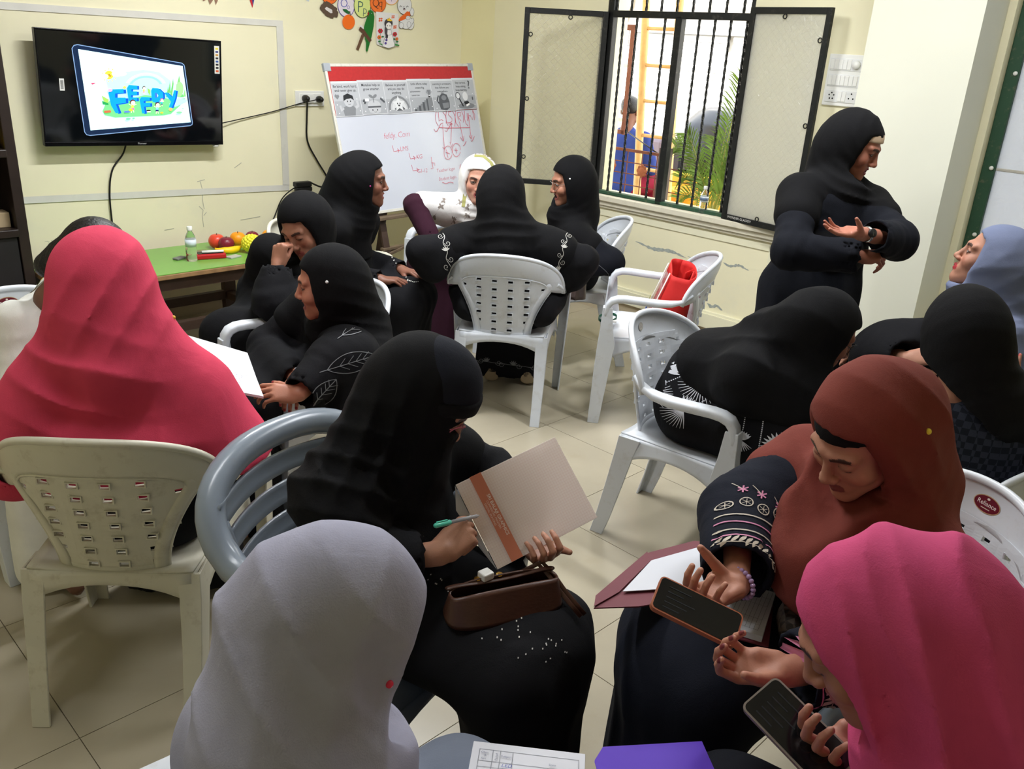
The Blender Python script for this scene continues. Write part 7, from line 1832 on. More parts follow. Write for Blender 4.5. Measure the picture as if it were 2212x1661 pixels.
embroider(p.hj, p.o, p.hc, vx, vu, [([(-0.02, 0.118), (0.03, 0.112), (0.07, 0.08), (0.085, 0.05)], 0.018), ([(-0.075, -0.08), (-0.085, -0.15)], 0.02)], mat('olive_print', rgb(160, 158, 96), rough=0.8), 'olive_band', parent=p.root, lift=0.0016)

# ---- person in black with embroidered bands, back to us
p = Person('person in black seen from behind with white scroll embroidery on both shoulders', (2.665, 3.085, 0.53), (0.73, 0.685), (2.625, 3.065, 0.875), (2.625, 3.12, 1.062), (0.74, 0.62, -0.30), sw=0.19)
p.carve = [seat_carve((2.69, 3.115), (0.73, 0.685)), seat_carve((3.53, 3.47), (-0.8, 0.6))]
p.kn['R'] = V3((3.03, 3.29, 0.51)); p.kn['L'] = V3((2.89, 3.43, 0.51))
for sd in ('R', 'L'): p.an[sd] = p.kn[sd] - p.f * 0.12 + V3((0, 0, 0.09 - p.kn[sd][2]))
p.set_arm('L', (2.268, 3.25, 0.80), (2.45, 3.45, 0.66), 'relaxed', (0.7, 0.3, 0), (0, 0, 1), r=(0.076, 0.074, 0.06)); p.set_arm('R', (2.885, 2.81, 0.785), (3.00, 3.02, 0.64), 'relaxed', (-0.2, 0.8, 0), (0, 0, 1), r=(0.078, 0.075, 0.06))
p.body(face=False)
p.abaya(K1, extra=[cap(p.sh['R'], (2.86, 2.85, 0.70), 0.08, 0.07, 0.06), cap(p.sh['L'], (2.32, 3.23, 0.72), 0.08, 0.07, 0.06), cap(p.pel - p.f * 0.10 + p.rt * 0.17 + V3((0, 0, 0.02)), p.pel - p.f * 0.02 + p.rt * 0.18 + V3((0, 0, 0.06)), 0.085, 0.11, 0.05), cap(p.pel - p.f * 0.10 - p.rt * 0.17 + V3((0, 0, 0.02)), p.pel - p.f * 0.02 - p.rt * 0.18 + V3((0, 0, 0.06)), 0.085, 0.11, 0.05)])
p.hijab(K2, extra=[cap(p.neck, p.sh['R'] - p.up * 0.02 + p.rt * 0.04, 0.105, 0.095, 0.05), cap(p.neck, p.sh['L'] - p.up * 0.02 - p.rt * 0.04, 0.105, 0.095, 0.05), cap(p.L((0, -0.06, -0.05)), p.neck - p.f * 0.07 - p.up * 0.02, 0.085, 0.12, 0.06), cap(p.neck - p.f * 0.03, p.pel - p.f * 0.03 + V3((0, 0, 0.15)), 0.14, 0.20, 0.06, flat=(p.f, 0.7))], folds=[('ring', p.L((0, 0, 0.08)), 0.055, 0.007, 0.6, p.neck - p.f * 0.1, 0.13, 0.6), ('dir', p.rt + 0.4 * p.up, 0.08, 0.004, 0.8, p.neck - p.f * 0.1 - p.up * 0.12, 0.18, 0.6)], hem=[(p.pel + V3((0, 0, 0.20)), (0, 0, -1))])
def scroll(x0, y0, x1, y1, n, r, flip=1):
    out = [([(x0 + (x1 - x0) * k / 24 + flip * 0.006 * math.sin(n * PI * k / 24), y0 + (y1 - y0) * k / 24) for k in range(25)], 0.0024)]
    for i in range(n):
        t = (i + 0.5) / n; cx, cy = x0 + (x1 - x0) * t, y0 + (y1 - y0) * t; sg = flip * (1 if i % 2 else -1); ox = cx + sg * r
        if i % 3 == 2:
            for j in range(5): a = 0.4 + j * 0.5; out.append(([(cx, cy), (cx + sg * r * 1.5 * math.cos(a), cy + r * 1.5 * math.sin(a))], lambda t: 0.0015 + 0.005 * math.sin(PI * t)))
        else: out.append(([(ox + r * (1 - 0.22 * k / 4) * math.cos(a0), cy + r * (1 - 0.22 * k / 4) * math.sin(a0)) for k, a0 in [(k, (0 if sg < 0 else PI) + sg * k * 0.55) for k in range(15)]], 0.0022))
    return out
oL = (2.36, 3.17, 0.86); oR = (2.80, 2.84, 0.86)
embroider(p.hj, p.o, (2.60, 3.0, 0.80), vx, vu, scroll(-0.318, 0.10, -0.285, -0.075, 5, 0.014), M_silver, 'shoulder_embroidery', parent=p.root); embroider(p.hj, p.o, (2.60, 3.0, 0.80), vx, vu, scroll(0.262, 0.105, 0.205, -0.115, 7, 0.012, -1), M_silver, 'shoulder_embroidery', parent=p.root)
embroider(p.ab, p.o, (2.60, 3.0, 0.80), vx, vu, scroll(-0.318, 0.10, -0.285, -0.075, 5, 0.014), M_silver, 'shoulder_embroidery', parent=p.root)
embroider(p.ab, p.o, (2.78, 3.30, 0.14), vx, vu, scroll(-0.16, 0.02, 0.22, -0.03, 8, 0.016), M_thread, 'hem_embroidery', parent=p.root)
p.shoes(mat('tan_shoe', rgb(170, 150, 120), rough=0.6))

# ---- person with spectacles by the window
p = Person('person in black with spectacles sitting by the window', (3.50, 3.47, 0.53), (-0.8, 0.6), (3.365, 3.405, 0.862), (3.319, 3.384, 1.047), (-0.82, 0.42, -0.22), skin=(170, 118, 94))
p.carve = [seat_carve((3.53, 3.47), (-0.8, 0.6)), seat_carve((3.21, 4.10), (-0.95, -0.3))]
p.kn['R'] = V3((3.20, 3.67, 0.51)); p.kn['L'] = V3((3.15, 3.49, 0.51))
for sd in ('R', 'L'): p.an[sd] = p.kn[sd] - p.f * 0 + V3((0, 0, 0.09 - p.kn[sd][2]))
p.set_arm('L', (3.40, 3.10, 0.66), (3.12, 3.18, 0.62), 'relaxed', (-0.8, 0.3, 0), (0, 0, 1), r=(0.075, 0.072, 0.055)); p.set_arm('R', p.pel + p.rt * 0.175 + p.f * 0.1 + V3((0, 0, 0.12)), p.pel + p.rt * 0.1 + p.f * 0.36 + V3((0, 0, 0.1)), 'relaxed', p.f, (0, 0, 1))
p.body(mouth='smile'); p.abaya(NV2)
p.hijab(K2, extra=[cap(p.L((0, -0.06, -0.05)), p.neck - p.sf * 0.06, 0.085, 0.105, 0.05)], hemf=0.16, hemb=0.10)
p.pin((-0.085, 0.02, 0.03), (240, 240, 240), 0.005); p.glasses(M_steel)
embroider(p.ab, p.o, (3.36, 3.22, 0.82), vx, vu, [([(-0.05, -0.16), (-0.03, -0.02), (0.01, 0.06), (0.06, 0.10)], 0.0022), ([(0.02, -0.21), (0.08, -0.25), (0.11, -0.32)], 0.0022)], M_thread, 'piping', parent=p.root)

# ---- standing person
p = Person('person standing in a dark abaya with folded arms and a wristwatch', (3.28, 1.85, 0.83), (-0.41, -0.91), (3.335, 1.84, 1.235), (3.364, 1.818, 1.418), (0.20, -0.76, -0.34), skin=(170, 112, 92), stand=True, sw=0.17)
for sd, sg in (('R', 1), ('L', -1)): p.kn[sd] = p.pel + p.rt * 0.09 * sg + V3((0, 0, -0.4)); p.an[sd] = p.pel + p.rt * 0.10 * sg + V3((0, 0, -0.74))
p.set_arm('L', (3.295, 1.535, 1.095), (3.000, 1.535, 1.150), ([(5, 12, 8), (8, 14, 8), (12, 16, 8), (18, 20, 10)], (48, 25, 50)), (-0.85, 0.40, 0.08), (0.1, 0.15, -0.95), r=(0.078, 0.076, 0.062), sleeve_end=0.68, armlen=0.12, nail=(120, 40, 30)); p.set_arm('R', (2.955, 1.775, 1.040), (3.11, 1.585, 1.045), 'cup', (0.75, -0.5, 0.0), (-0.3, -0.4, 0.8), r=(0.078, 0.076, 0.066))
p.body(mouth='open', lip=(150, 70, 76), gaze=(0.1, -0.15)); p.abaya(NV2, vox=0.011, extra=[cap(p.neck - p.up * 0.1, p.pel, 0.16, 0.18, 0.08, flat=(p.sf, 0.8))], folds=[('dir', p.rt, 0.12, 0.010, 0.8, p.pel + V3((0, 0, -0.3)), 0.5, 0.3), ('dir', (0.2, -0.2, 1), 0.05, 0.005, 1, (3.1, 1.68, 1.1), 0.14, 0.4)])
p.hijab(K2, extra=[cap(p.L((0, -0.06, -0.05)), p.neck - p.sf * 0.08 - p.up * 0.02, 0.085, 0.11, 0.06), cap(p.neck + p.sf * 0.02, p.neck + p.sf * 0.045 - p.up * 0.22, 0.11, 0.13, 0.06, flat=(p.sf, 0.7))], folds=[('ring', p.L((0, 0.02, 0.05)), 0.05, 0.006, 0.6, p.neck + p.sf * 0.12 - p.up * 0.08, 0.12, 0.5), ('dir', p.R[:, 1] + 0.4 * p.R[:, 2], 0.04, 0.003, 0.5, p.L((0, 0.02, 0.1)), 0.09, 0.6)])
p.garment('under_scarf', [ell(p.L((0, -0.006, 0.034)), V3((0.0745, 0.0965, 0.0865)), p.R), dict(t='pl', p=p.L((0, 0.08, 0.052)), n=-nrmv(p.R[:, 2] - 0.25 * p.R[:, 1]), k=0.0, m='&')], mat('beige_cotton', rgb(196, 172, 146), rough=0.8), 0.004)
wr, R_ = p.hands['L']; wc = wr - R_[:, 1] * 0.028
q = MB(); q.tube([tuple(wc + R_[:, 0] * 0.030 * math.cos(t) + R_[:, 2] * 0.024 * math.sin(t)) for t in [2 * PI * k / 20 for k in range(20)]], 0.0052, 6, closed=True); p.part('watch_strap', q, M_steel)
q = MB(); q.lathe([(0.0165, 0), (0.0165, 0.007), (0.014, 0.009), (0, 0.009)], 20); o = p.part('watch_face', q, M_blackpl)
wn = nrmv(vn - R_[:, 1] * (vn @ R_[:, 1])); fr = frame(Vector((0, 0, 0)), Vector(R_[:, 1]), Vector(wn))
for v, co in zip(o.data.vertices, q.v): v.co = Vector(wc + wn * 0.024 - p.o) + (fr.to_3x3() @ Vector(co))
hen = []
stand = p

# ---- bowed person with white flower embroidery
p = Person('person in black bowed forward with white flower embroidery', (2.45, 1.70, 0.53), (0.254, -0.967), (2.475, 1.455, 0.815), (2.475, 1.320, 0.925), (0.62, -0.54, -0.42), skin=(150, 100, 80))
p.carve = [seat_carve((2.44, 1.72), (0.254, -0.967))]
p.kn['R'] = V3((2.38, 1.36, 0.51)); p.kn['L'] = V3((2.56, 1.39, 0.51))
for sd in ('R', 'L'): p.an[sd] = p.kn[sd] - p.f * 0 + V3((0, 0, 0.09 - p.kn[sd][2]))
p.set_arm('R', (2.35, 1.50, 0.61), (2.37, 1.26, 0.62), 'relaxed', (0.3, -0.8, 0.1), (0, 0, 1), r=(0.078, 0.078, 0.06)); p.set_arm('L', (2.66, 1.42, 0.60), (2.60, 1.22, 0.66), 'relaxed', (-0.2, -0.8, 0.1), (0, 0, 1), r=(0.08, 0.07, 0.055))
p.body(eyes='down', fv=0.0036); p.abaya(K1, vox=0.009, extra=[cap(p.pel + V3((0, 0.04, 0.02)), p.pel + V3((0, 0.02, 0.10)), 0.16, 0.15, 0.06)])
p.hijab(K2, extra=[cap(p.L((0, -0.08, -0.03)), p.neck - p.sf * 0.04, 0.085, 0.125, 0.06), cap(p.neck, p.pel - p.f * 0.02 + V3((0, 0, 0.17)), 0.13, 0.155, 0.06, flat=(p.sf, 0.75)), cap(p.sh['R'], (2.36, 1.50, 0.72), 0.08, 0.085, 0.06), cap(p.neck + p.sf * 0.05, (2.42, 1.30, 0.72), 0.09, 0.12, 0.10), cap((2.36, 1.50, 0.74), (2.40, 1.36, 0.74), 0.085, 0.10, 0.10)], hem=[(p.pel + V3((0, 0, 0.155)), (0.12, 0.75, -0.75))], folds=[('dir', (0.6, 0.1, 0.5), 0.09, 0.008, 0.8, (2.42, 1.45, 0.82), 0.2, 0.4)])
p.glasses(M_blackpl)
def spray(cx, cy, r, ang, n=12, fan=1.25, w=0.006):
    out = []
    for k in range(n):
        a = ang - fan + 2 * fan * k / (n - 1); out.append(([(cx, cy), (cx + r * math.cos(a), cy + r * math.sin(a))], (lambda t, w=w: 0.0012 + w * math.sin(PI * min(1, t * 1.05)) )))
    return out
S1 = []; S2 = []
for cx, cy, r, a in ((-0.245, 0.02, 0.045, 2.6), (-0.10, 0.055, 0.055, 0.9), (-0.16, -0.035, 0.05, 0.6), (0.10, -0.15, 0.05, 2.4), (0.185, -0.125, 0.055, 3.0), (0.27, -0.02, 0.035, 2.9), (-0.20, 0.10, 0.04, 0.5), (0.0, -0.13, 0.03, 1.4)): S1 += spray(cx, cy, r, a, 8, 0.9, 0.010); S2 += spray(cx, cy, r * 1.3, a + PI, 13, 1.0, 0.0016)
S3 = []
for pts in ([(-0.22, 0.05), (-0.16, 0.08), (-0.13, 0.125), (-0.05, 0.12)], [(0.02, 0.10), (0.01, -0.02), (0.0, -0.14)], [(0.08, 0.08), (0.06, -0.04), (0.045, -0.17)], [(0.13, 0.02), (0.115, -0.08)], [(-0.04, 0.09), (-0.02, 0.05), (0.0, 0.02)], [(-0.12, -0.02), (-0.06, 0.02)]):
    for i in range(len(pts) - 1):
        a = np.array(pts[i]); b = np.array(pts[i + 1]); n = int(np.linalg.norm(b - a) / 0.0065)
        for k in range(n): c = a + (b - a) * k / n; S3.append(([tuple(c), tuple(c + (b - a) / np.linalg.norm(b - a) * 0.0038)], 0.0032))
M_wh = mat('white_thread', rgb(216, 218, 226), rough=0.5)
for S, nm in ((S1, 'flower_embroidery'), (S2, 'spray_embroidery'), (S3, 'bead_trim')): embroider(p.ab, p.o, (2.33, 1.50, 0.66), vx, vu, S, M_wh, nm, parent=p.root, seg=0.008)

# ---- slate blue scarf, looking up
p = Person('person in a slate blue scarf looking up at the standing person', (3.34, 1.11, 0.53), (-0.5, 0.85), (3.300, 1.135, 0.900), (3.258, 1.172, 1.104), (-0.34, 0.86, 0.24), skin=(178, 128, 106))
p.carve = [seat_carve((3.36, 1.10), (-0.5, 0.85))]
p.set_arm('L', (3.04, 1.405, 0.715), (2.975, 1.262, 0.755), 'relaxed', (-0.05, -0.5, 0.25), (-0.6, -0.4, 0.5), r=(0.09, 0.09, 0.07)); p.set_arm('R', p.pel + p.rt * 0.175 + p.f * 0.1 + V3((0, 0, 0.14)), p.pel + p.rt * 0.1 + p.f * 0.36 + V3((0, 0, 0.12)), 'relaxed', p.f, (0, 0, 1))
p.body(lip=(176, 44, 60), gaze=(0.1, 0.25)); p.abaya(K1, extra=[cap(p.neck - p.up * 0.1, (3.07, 1.35, 0.75), 0.10, 0.11, 0.06)])
p.hijab(SLATE, extra=[cap(p.L((0, -0.08, -0.03)), p.neck - p.sf * 0.07 - p.up * 0.02, 0.09, 0.13, 0.06), cap(p.neck, p.pel + p.rt * 0.02 - p.f * 0.02 + V3((0, 0, 0.12)), 0.13, 0.20, 0.06, flat=(p.sf, 0.7)), cap(p.L((0, 0.0, -0.10)), p.neck + p.sf * 0.10 - p.up * 0.10, 0.08, 0.10, 0.04)], hem=[(p.pel + V3((0, 0, 0.12)), (-0.6, 0.1, -0.8))], folds=[('ring', p.L((0, 0.05, 0.05)), 0.06, 0.007, 0.6, p.neck, 0.22, 0.5), ('dir', (0.2, 0.2, 1), 0.10, 0.010, 0.7, p.pel + V3((-0.1, -0.1, 0.25)), 0.25, 0.4)])

# ---- black scarf from behind, checked dress
CHECK = cloth('checked_weave', 30, 33, 42)
nt = CHECK.node_tree; pb = nt.nodes['Principled BSDF']; ch = nt.nodes.new('ShaderNodeTexChecker'); ch.inputs['Scale'].default_value = 55; ch.inputs['Color1'].default_value = rgb(30, 33, 42); ch.inputs['Color2'].default_value = rgb(50, 55, 68)
tc = nt.nodes.new('ShaderNodeTexCoord'); nt.links.new(tc.outputs['Object'], ch.inputs['Vector']); nt.links.new(ch.outputs['Color'], pb.inputs['Base Color'])
p = Person('person in a black scarf and checked dress seen from behind', (2.52, 0.81, 0.53), (0.80, 0.60), (2.430, 0.830, 0.880), (2.410, 0.898, 1.060), (0.62, 0.72, -0.20), sw=0.175, hs=0.93)
p.carve = [seat_carve((2.54, 0.80), (0.0, 1.0)), seat_carve((3.36, 1.10), (-0.5, 0.85))]
p.kn['R'] = V3((2.68, 1.15, 0.51)); p.kn['L'] = V3((2.52, 1.16, 0.51))
for sd in ('R', 'L'): p.an[sd] = p.kn[sd] - p.f * 0 + V3((0, 0, 0.09 - p.kn[sd][2]))
p.set_arm('R', (2.58, 0.63, 0.72), (2.605, 0.765, 0.845), 'open', (0.15, 0.5, 0.75), (-0.6, 0.3, 0.2), r=(0.08, 0.07, 0.055), nail=(190, 60, 50)); p.set_arm('L', p.pel - p.rt * 0.175 + p.f * 0.1 + V3((0, 0, 0.14)), p.pel - p.rt * 0.1 + p.f * 0.36 + V3((0, 0, 0.12)), 'relaxed', p.f, (0, 0, 1))
p.body(face=False); p.abaya(CHECK, extra=[cap(p.neck - p.up * 0.1 - p.f * 0.03, p.pel - p.f * 0.03, 0.17, 0.18, 0.06, flat=(p.f, 0.75))])
p.hijab(K2, extra=[cap(p.L((0, -0.07, -0.04)), p.neck - p.f * 0.05, 0.088, 0.12, 0.06), cap(p.neck - p.f * 0.02, p.neck + p.rt * 0.16 - p.up * 0.22 - p.f * 0.02, 0.12, 0.15, 0.06, flat=(p.f, 0.8))], hem=[(p.neck - p.up * 0.03, nrmv(V3((0, 0, -0.8)) - p.rt * 0.65))], folds=[('ring', p.L((0, 0.05, 0.05)), 0.05, 0.006, 0.6, p.neck - p.f * 0.08, 0.13, 0.5)])

# ---- rust brown scarf with a phone
p = Person('person in a rust brown scarf looking down at a phone', (1.76, 0.70, 0.53), (-0.93, 0.36), (1.600, 0.690, 0.885), (1.492, 0.680, 1.070), (-0.80, 0.20, -0.56), roll=0.10, skin=(176, 126, 104), sw=0.175)
p.carve = [seat_carve((1.787, 0.692), (-0.947, 0.322)), seat_carve((1.12, 0.20), (-0.4, 0.917), 'grey')]
p.kn['R'] = V3((1.34, 0.95, 0.52)); p.kn['L'] = V3((1.26, 0.76, 0.52)); p.an['R'] = V3((1.33, 0.95, 0.09)); p.an['L'] = V3((1.25, 0.78, 0.09))
p.set_arm('R', (1.47, 0.90, 0.80), (1.268, 0.752, 0.782), ([(30, 45, 25), (34, 48, 25), (38, 50, 25), (42, 52, 25)], (52, 12, 45)), (-0.95, 0.1, 0.05), (-0.25, 0.2, -0.9), r=(0.085, 0.082, 0.070), sleeve_end=0.86, armlen=0.12, hv=0.0025); p.set_arm('L', (1.315, 0.475, 0.778), (1.150, 0.560, 0.765), 'cup', (-0.62, 0.75, 0.0), (0.45, 0.10, -0.85), r=(0.088, 0.085, 0.065), sleeve_end=0.93, armlen=0.11, nail=(110, 40, 44), hv=0.0025)
p.body(eyes='down', lip=(116, 54, 56), fv=0.0025); p.abaya(NV, extra=[cap(p.sh['R'], (1.50, 0.86, 0.79), 0.075, 0.09, 0.06), cap((1.33, 0.86, 0.46), (1.31, 0.86, 0.06), 0.13, 0.13, 0.08), cap(p.pel, (1.32, 0.85, 0.48), 0.16, 0.14, 0.08)])
p.hijab(RUST, vox=0.0058, loose=0.002, extra=[cap(p.L((0, -0.08, -0.02)), p.neck - p.sf * 0.08, 0.092, 0.13, 0.06), cap(p.neck, p.pel + p.rt * -0.10 + V3((0.02, -0.02, 0.12)), 0.13, 0.21, 0.06, flat=(p.sf, 0.75)), cap(p.L((0.02, 0.02, -0.12)), (1.45, 0.70, 0.80), 0.08, 0.095, 0.05), cap((1.47, 0.72, 0.85), (1.40, 0.70, 0.72), 0.09, 0.07, 0.05, flat=(p.sf, 0.6))], std=False,
        folds=[('ring', p.L((0, 0.02, 0.06)), 0.05, 0.009, 0.6, p.L((0, 0.03, -0.17)), 0.10, 0.7), ('dir', p.R[:, 1] - 0.2 * p.R[:, 2], 0.065, 0.009, 0.5, p.L((-0.05, -0.03, 0.0)), 0.12, 0.6), ('dir', (0.5, -0.6, 0.5), 0.10, 0.013, 0.8, p.neck - p.sf * 0.1 - p.up * 0.05, 0.2, 0.6), ('noise', 2.0, 0.001)], hem=[(p.pel + V3((0, 0, 0.12)), (-0.2, 0.3, -0.9))])
p.garment('under_scarf', [ell(p.L((0, -0.010, 0.036)), V3((0.076, 0.0975, 0.0885)), p.R), dict(t='pl', p=p.L((0, 0.08, 0.058)), n=-nrmv(p.R[:, 2] - 0.2 * p.R[:, 1]), k=0.0, m='&')], K2, 0.005)
p.pin((-0.08, -0.035, 0.03), (226, 206, 60), 0.006)
mar = p
# embroidered cuffs
def cuff(el, wr, side_v, name):
    ax = nrmv(V3(wr) - V3(el)); u = ax; n = nrmv(vn + 0.0 * ax); v = np.cross(n, u)
    A, Bs, C_ = [], [], []
    for x in (0.0, -0.045, -0.062, -0.088, -0.112): (Bs if x in (0.0, -0.045, -0.088) else A).append(([(x + 0.006 * math.sin(6 * t), -0.09 + 0.18 * t) for t in [k / 10 for k in range(11)]], 0.0036))
    for k in range(15):
        y = -0.085 + 0.0122 * k
        for s_ in (-1, 1): A.append(([(-0.022, y), (-0.022 + s_ * 0.014, y + 0.012)], lambda t: 0.0015 + 0.006 * math.sin(PI * t)))
    A.append(([(-0.022, -0.09), (-0.022, 0.09)], 0.0016))
    for k in range(5):
        cx, cy = -0.140 - 0.008 * (k % 2), -0.06 + 0.034 * k
        A.append(([(cx + 0.012 * math.cos(t), cy + 0.012 * math.sin(t)) for t in [2 * PI * j / 14 for j in range(15)]], 0.0022))
        for j in range(6): A.append(([(cx, cy), (cx + 0.009 * math.cos(j * PI / 3), cy + 0.009 * math.sin(j * PI / 3))], 0.0012))
    for cx, cy in ((-0.175, 0.0), (-0.165, 0.04), (-0.185, -0.035), (-0.195, 0.03)):
        for j in range(6): Bs.append(([(cx, cy), (cx + 0.010 * math.cos(j * PI / 3), cy + 0.010 * math.sin(j * PI / 3))], lambda t: 0.003 + 0.006 * math.sin(PI * t)))
        A.append(([(cx, cy), (cx - 0.02, cy - 0.02)], 0.0014))
    o = V3(el) + (V3(wr) - V3(el)) * 0.86
    embroider(p.ab, p.o, o, u, v, A, M_creamth, name, parent=p.root, seg=0.006, dev=0.10); embroider(p.ab, p.o, o, u, v, Bs, M_pinkth, name, parent=p.root, seg=0.006, dev=0.10)
cuff((1.47, 0.90, 0.80), (1.262, 0.738, 0.785), 1, 'cuff_embroidery'); cuff((1.315, 0.475, 0.778), (1.150, 0.560, 0.765), 1, 'cuff_embroidery')
wr, R_ = p.hands['R']; q = MB()
for k in range(20):
    t = 2 * PI * k / 20; q.ball(tuple(wr - R_[:, 1] * 0.012 + R_[:, 0] * 0.030 * math.cos(t) + R_[:, 2] * 0.026 * math.sin(t)), 0.0052, 6)
br = p.part('bead_bracelet', q, mat('lilac_bead', rgb(176, 150, 196), rough=0.1, spec=0.8)); br['kind'] = 'stuff'
wr, R_ = p.hands['L']; 

# ---- pink scarf with a phone, nearest right
p = Person('person in a pink scarf holding a phone, head bowed', (1.14, 0.13, 0.53), (-0.4, 0.917), (1.050, 0.265, 0.880), (0.985, 0.372, 1.035), (-0.44, 0.66, -0.60), skin=(160, 110, 92), sw=0.17)
p.carve = [seat_carve((1.12, 0.20), (-0.4, 0.917), 'grey')]
p.set_arm('R', (1.235, 0.30, 0.74), (1.085, 0.372, 0.790), ([(28, 40, 25), (32, 44, 25), (36, 46, 25), (40, 48, 25)], (55, 12, 62)), (-0.85, 0.45, 0.10), (0.05, 0.25, -0.9), r=(0.07, 0.062, 0.05), sleeve_end=0.75, armlen=0.13, hv=0.0025); p.set_arm('L', (0.86, 0.10, 0.74), (0.90, 0.36, 0.70), 'relaxed', (0.2, 0.8, 0), (0, 0, 1))
p.body(eyes='down'); p.abaya(NV2)
p.hijab(PINK, vox=0.005, hemf=0.13, std=False, loose=0.0, ycut=0.082, extra=[cap(p.L((0, -0.085, -0.01)), p.neck - p.sf * 0.09 + p.up * 0.02, 0.094, 0.12, 0.06), cap(p.L((0, 0.02, -0.09)), p.neck + p.sf * 0.04 - p.up * 0.10, 0.08, 0.085, 0.05), cap(p.neck, p.sh['R'] - p.up * 0.03, 0.11, 0.095, 0.05)],
        folds=[('dir', p.R[:, 1] + 0.25 * p.R[:, 2], 0.075, 0.011, 0.6, p.L((-0.06, -0.03, -0.03)), 0.15, 0.5), ('dir', p.R[:, 1] * 0.9 - p.R[:, 0] * 0.5 + p.R[:, 2] * 0.3, 0.08, 0.014, 0.7, p.L((-0.06, 0.03, -0.17)), 0.17, 0.5), ('dir', p.R[:, 1] + 0.2 * p.R[:, 0], 0.095, 0.010, 0.6, p.L((-0.03, -0.07, 0.05)), 0.13, 0.5), ('noise', 1.7, 0.0012)])
pinkw = p

# ================================================================== THINGS HELD OR LYING ABOUT
M_page = mat('white_page', rgb(216, 218, 226), rough=0.6)
def quadM(c, x, y):
    """matrix with origin c, x along the text direction, y up the page"""
    x = Vector(x).normalized(); y = Vector(y); z = x.cross(y).normalized(); y = z.cross(x)
    return Matrix(((x.x, y.x, z.x, c[0]), (x.y, y.y, z.y, c[1]), (x.z, y.z, z.z, c[2]), (0, 0, 0, 1)))
# notebook of the veiled person: printed back cover towards us
nbk = empty('notebook'); tag(nbk, 'pale pink notebook with orange printed band held by the veiled person', 'notebook')
nbk.matrix_world = quadM((1.154, 1.232, 0.778), (0.23, -0.06, 0.078), (-0.008, 0.141, 0.145))
w, h = 0.255, 0.205
q = MB(); q.box((-w / 2, -h / 2, -0.002), (w / 2, h / 2, 0.0), bev=0.0006); q.build('cover', mat('pale_pink_cover', rgb(250, 238, 232), rough=0.3, spec=0.5), nbk)
q = MB(); q.box((-w / 2 + 0.003, -h / 2 + 0.003, -0.008), (w / 2 - 0.004, h / 2 - 0.003, -0.002)); q.build('pages', M_page, nbk)
q = MB(); q.add([(-w / 2, -h / 2, -0.009), (-w / 2, h / 2, -0.009), (-w / 2 - 0.022, h / 2 - 0.05, -0.012), (-w / 2 - 0.012, -h / 2 + 0.06, -0.014)], [(0, 1, 2, 3)], None, False); q.build('open_leaf', M_page, nbk)
a = Art(rough=0.3)
for k in range(42): a.rect(-w / 2 + 0.002 + 0.006 * k, -h / 2 + 0.001, -w / 2 + 0.0026 + 0.006 * k, h / 2 - 0.001, (240, 222, 214))
for k in range(34): a.rect(-w / 2 + 0.001, -h / 2 + 0.002 + 0.006 * k, w / 2 - 0.001, -h / 2 + 0.0026 + 0.006 * k, (240, 222, 214))
bx0 = -w / 2 + 0.033
a.rect(bx0, -h / 2, bx0 + 0.028, h / 2, (204, 126, 100))
a.text('SRI BALAJI GRAPHICS', bx0 + 0.017, 0.052, 0.0105, (244, 232, 226), rot=-PI / 2, offset=0.01)
a.text('COMMERCIAL PRINTERS', bx0 + 0.010, 0.040, 0.0062, (240, 224, 216), rot=-PI / 2); a.text('DIGITAL PRINTING', bx0 + 0.003, 0.036, 0.0062, (240, 224, 216), rot=-PI / 2)
a.build('cover_print', Matrix.Translation((0, 0, 0.0003)), nbk)
pen = empty('pen'); tag(pen, 'clear ballpoint pen with mint green cap in the writing hand', 'pen')
pen.matrix_world = frame((0.908, 1.240, 0.796), Vector((0.135, 0.02, -0.03)), (0, 0, 1))
q = MB(); q.tube([(0.0, 0, 0), (0.004, 0, 0), (0.045, 0, 0), (0.046, 0, 0)], [0.004, 0.0055, 0.0056, 0.005], 10); c_ = q.build('cap', mat('mint_plastic', rgb(90, 206, 180), rough=0.3), pen)
q = MB(); q.box((0.004, -0.0015, 0.005), (0.036, 0.0015, 0.0078)); q.build('clip', _mats['mint_plastic'], c_)
q = MB(); q.tube([(0.046, 0, 0), (0.128, 0, 0), (0.138, 0, 0)], [0.0042, 0.0042, 0.001], 8); q.build('barrel', mat('clear_pen', rgb(210, 214, 220), rough=0.15, trans=0.5), pen)
# brown handbag on her lap
hb = empty('handbag'); tag(hb, 'brown leather handbag on the lap of the veiled person', 'bag'); HBM = Matrix.Translation((1.02, 1.14, 0.598)) @ Matrix.Rotation(-0.30, 4, 'Z') @ Matrix.Diagonal((1.0, 1.0, 0.42, 1)); hb.matrix_world = HBM
M_lea = mat('brown_leather', rgb(72, 44, 32), rough=0.4, var=0.15, vscale=18, bump=0.15, bscale=80, spec=0.5)
def bagbody(u, v):
    t = u * 2 * PI; r1 = 0.13 - 0.01 * v; r2 = 0.055 * (1 - 0.55 * v); return (r1 * spow(math.cos(t), 0.6), r2 * spow(math.sin(t), 0.6), 0.02 + 0.15 * v - 0.012 * math.cos(2 * t) * v)
q = MB(); q.grid(bagbody, 36, 8, 0.004); q.add([bagbody(k / 36, 0) for k in range(36)], [tuple(range(36))], None, False); q.build('bag_body', M_lea, hb)
q = MB(); q.tube([(0.12 * math.cos(t), 0.02, 0.165 + 0.006 * math.sin(3 * t)) for t in [PI * k / 14 for k in range(15)]], 0.007, 8); q.build('zip_edge', M_lea, hb)
for sx in (-0.05, 0.0):
    q = MB(); q.lathe([(0.008, 0), (0.008, 0.012), (0.004, 0.014)], 10); o = q.build('clasp', M_gold, hb); o.location = (sx, 0.03, 0.165)
bpy.context.view_layer.update()
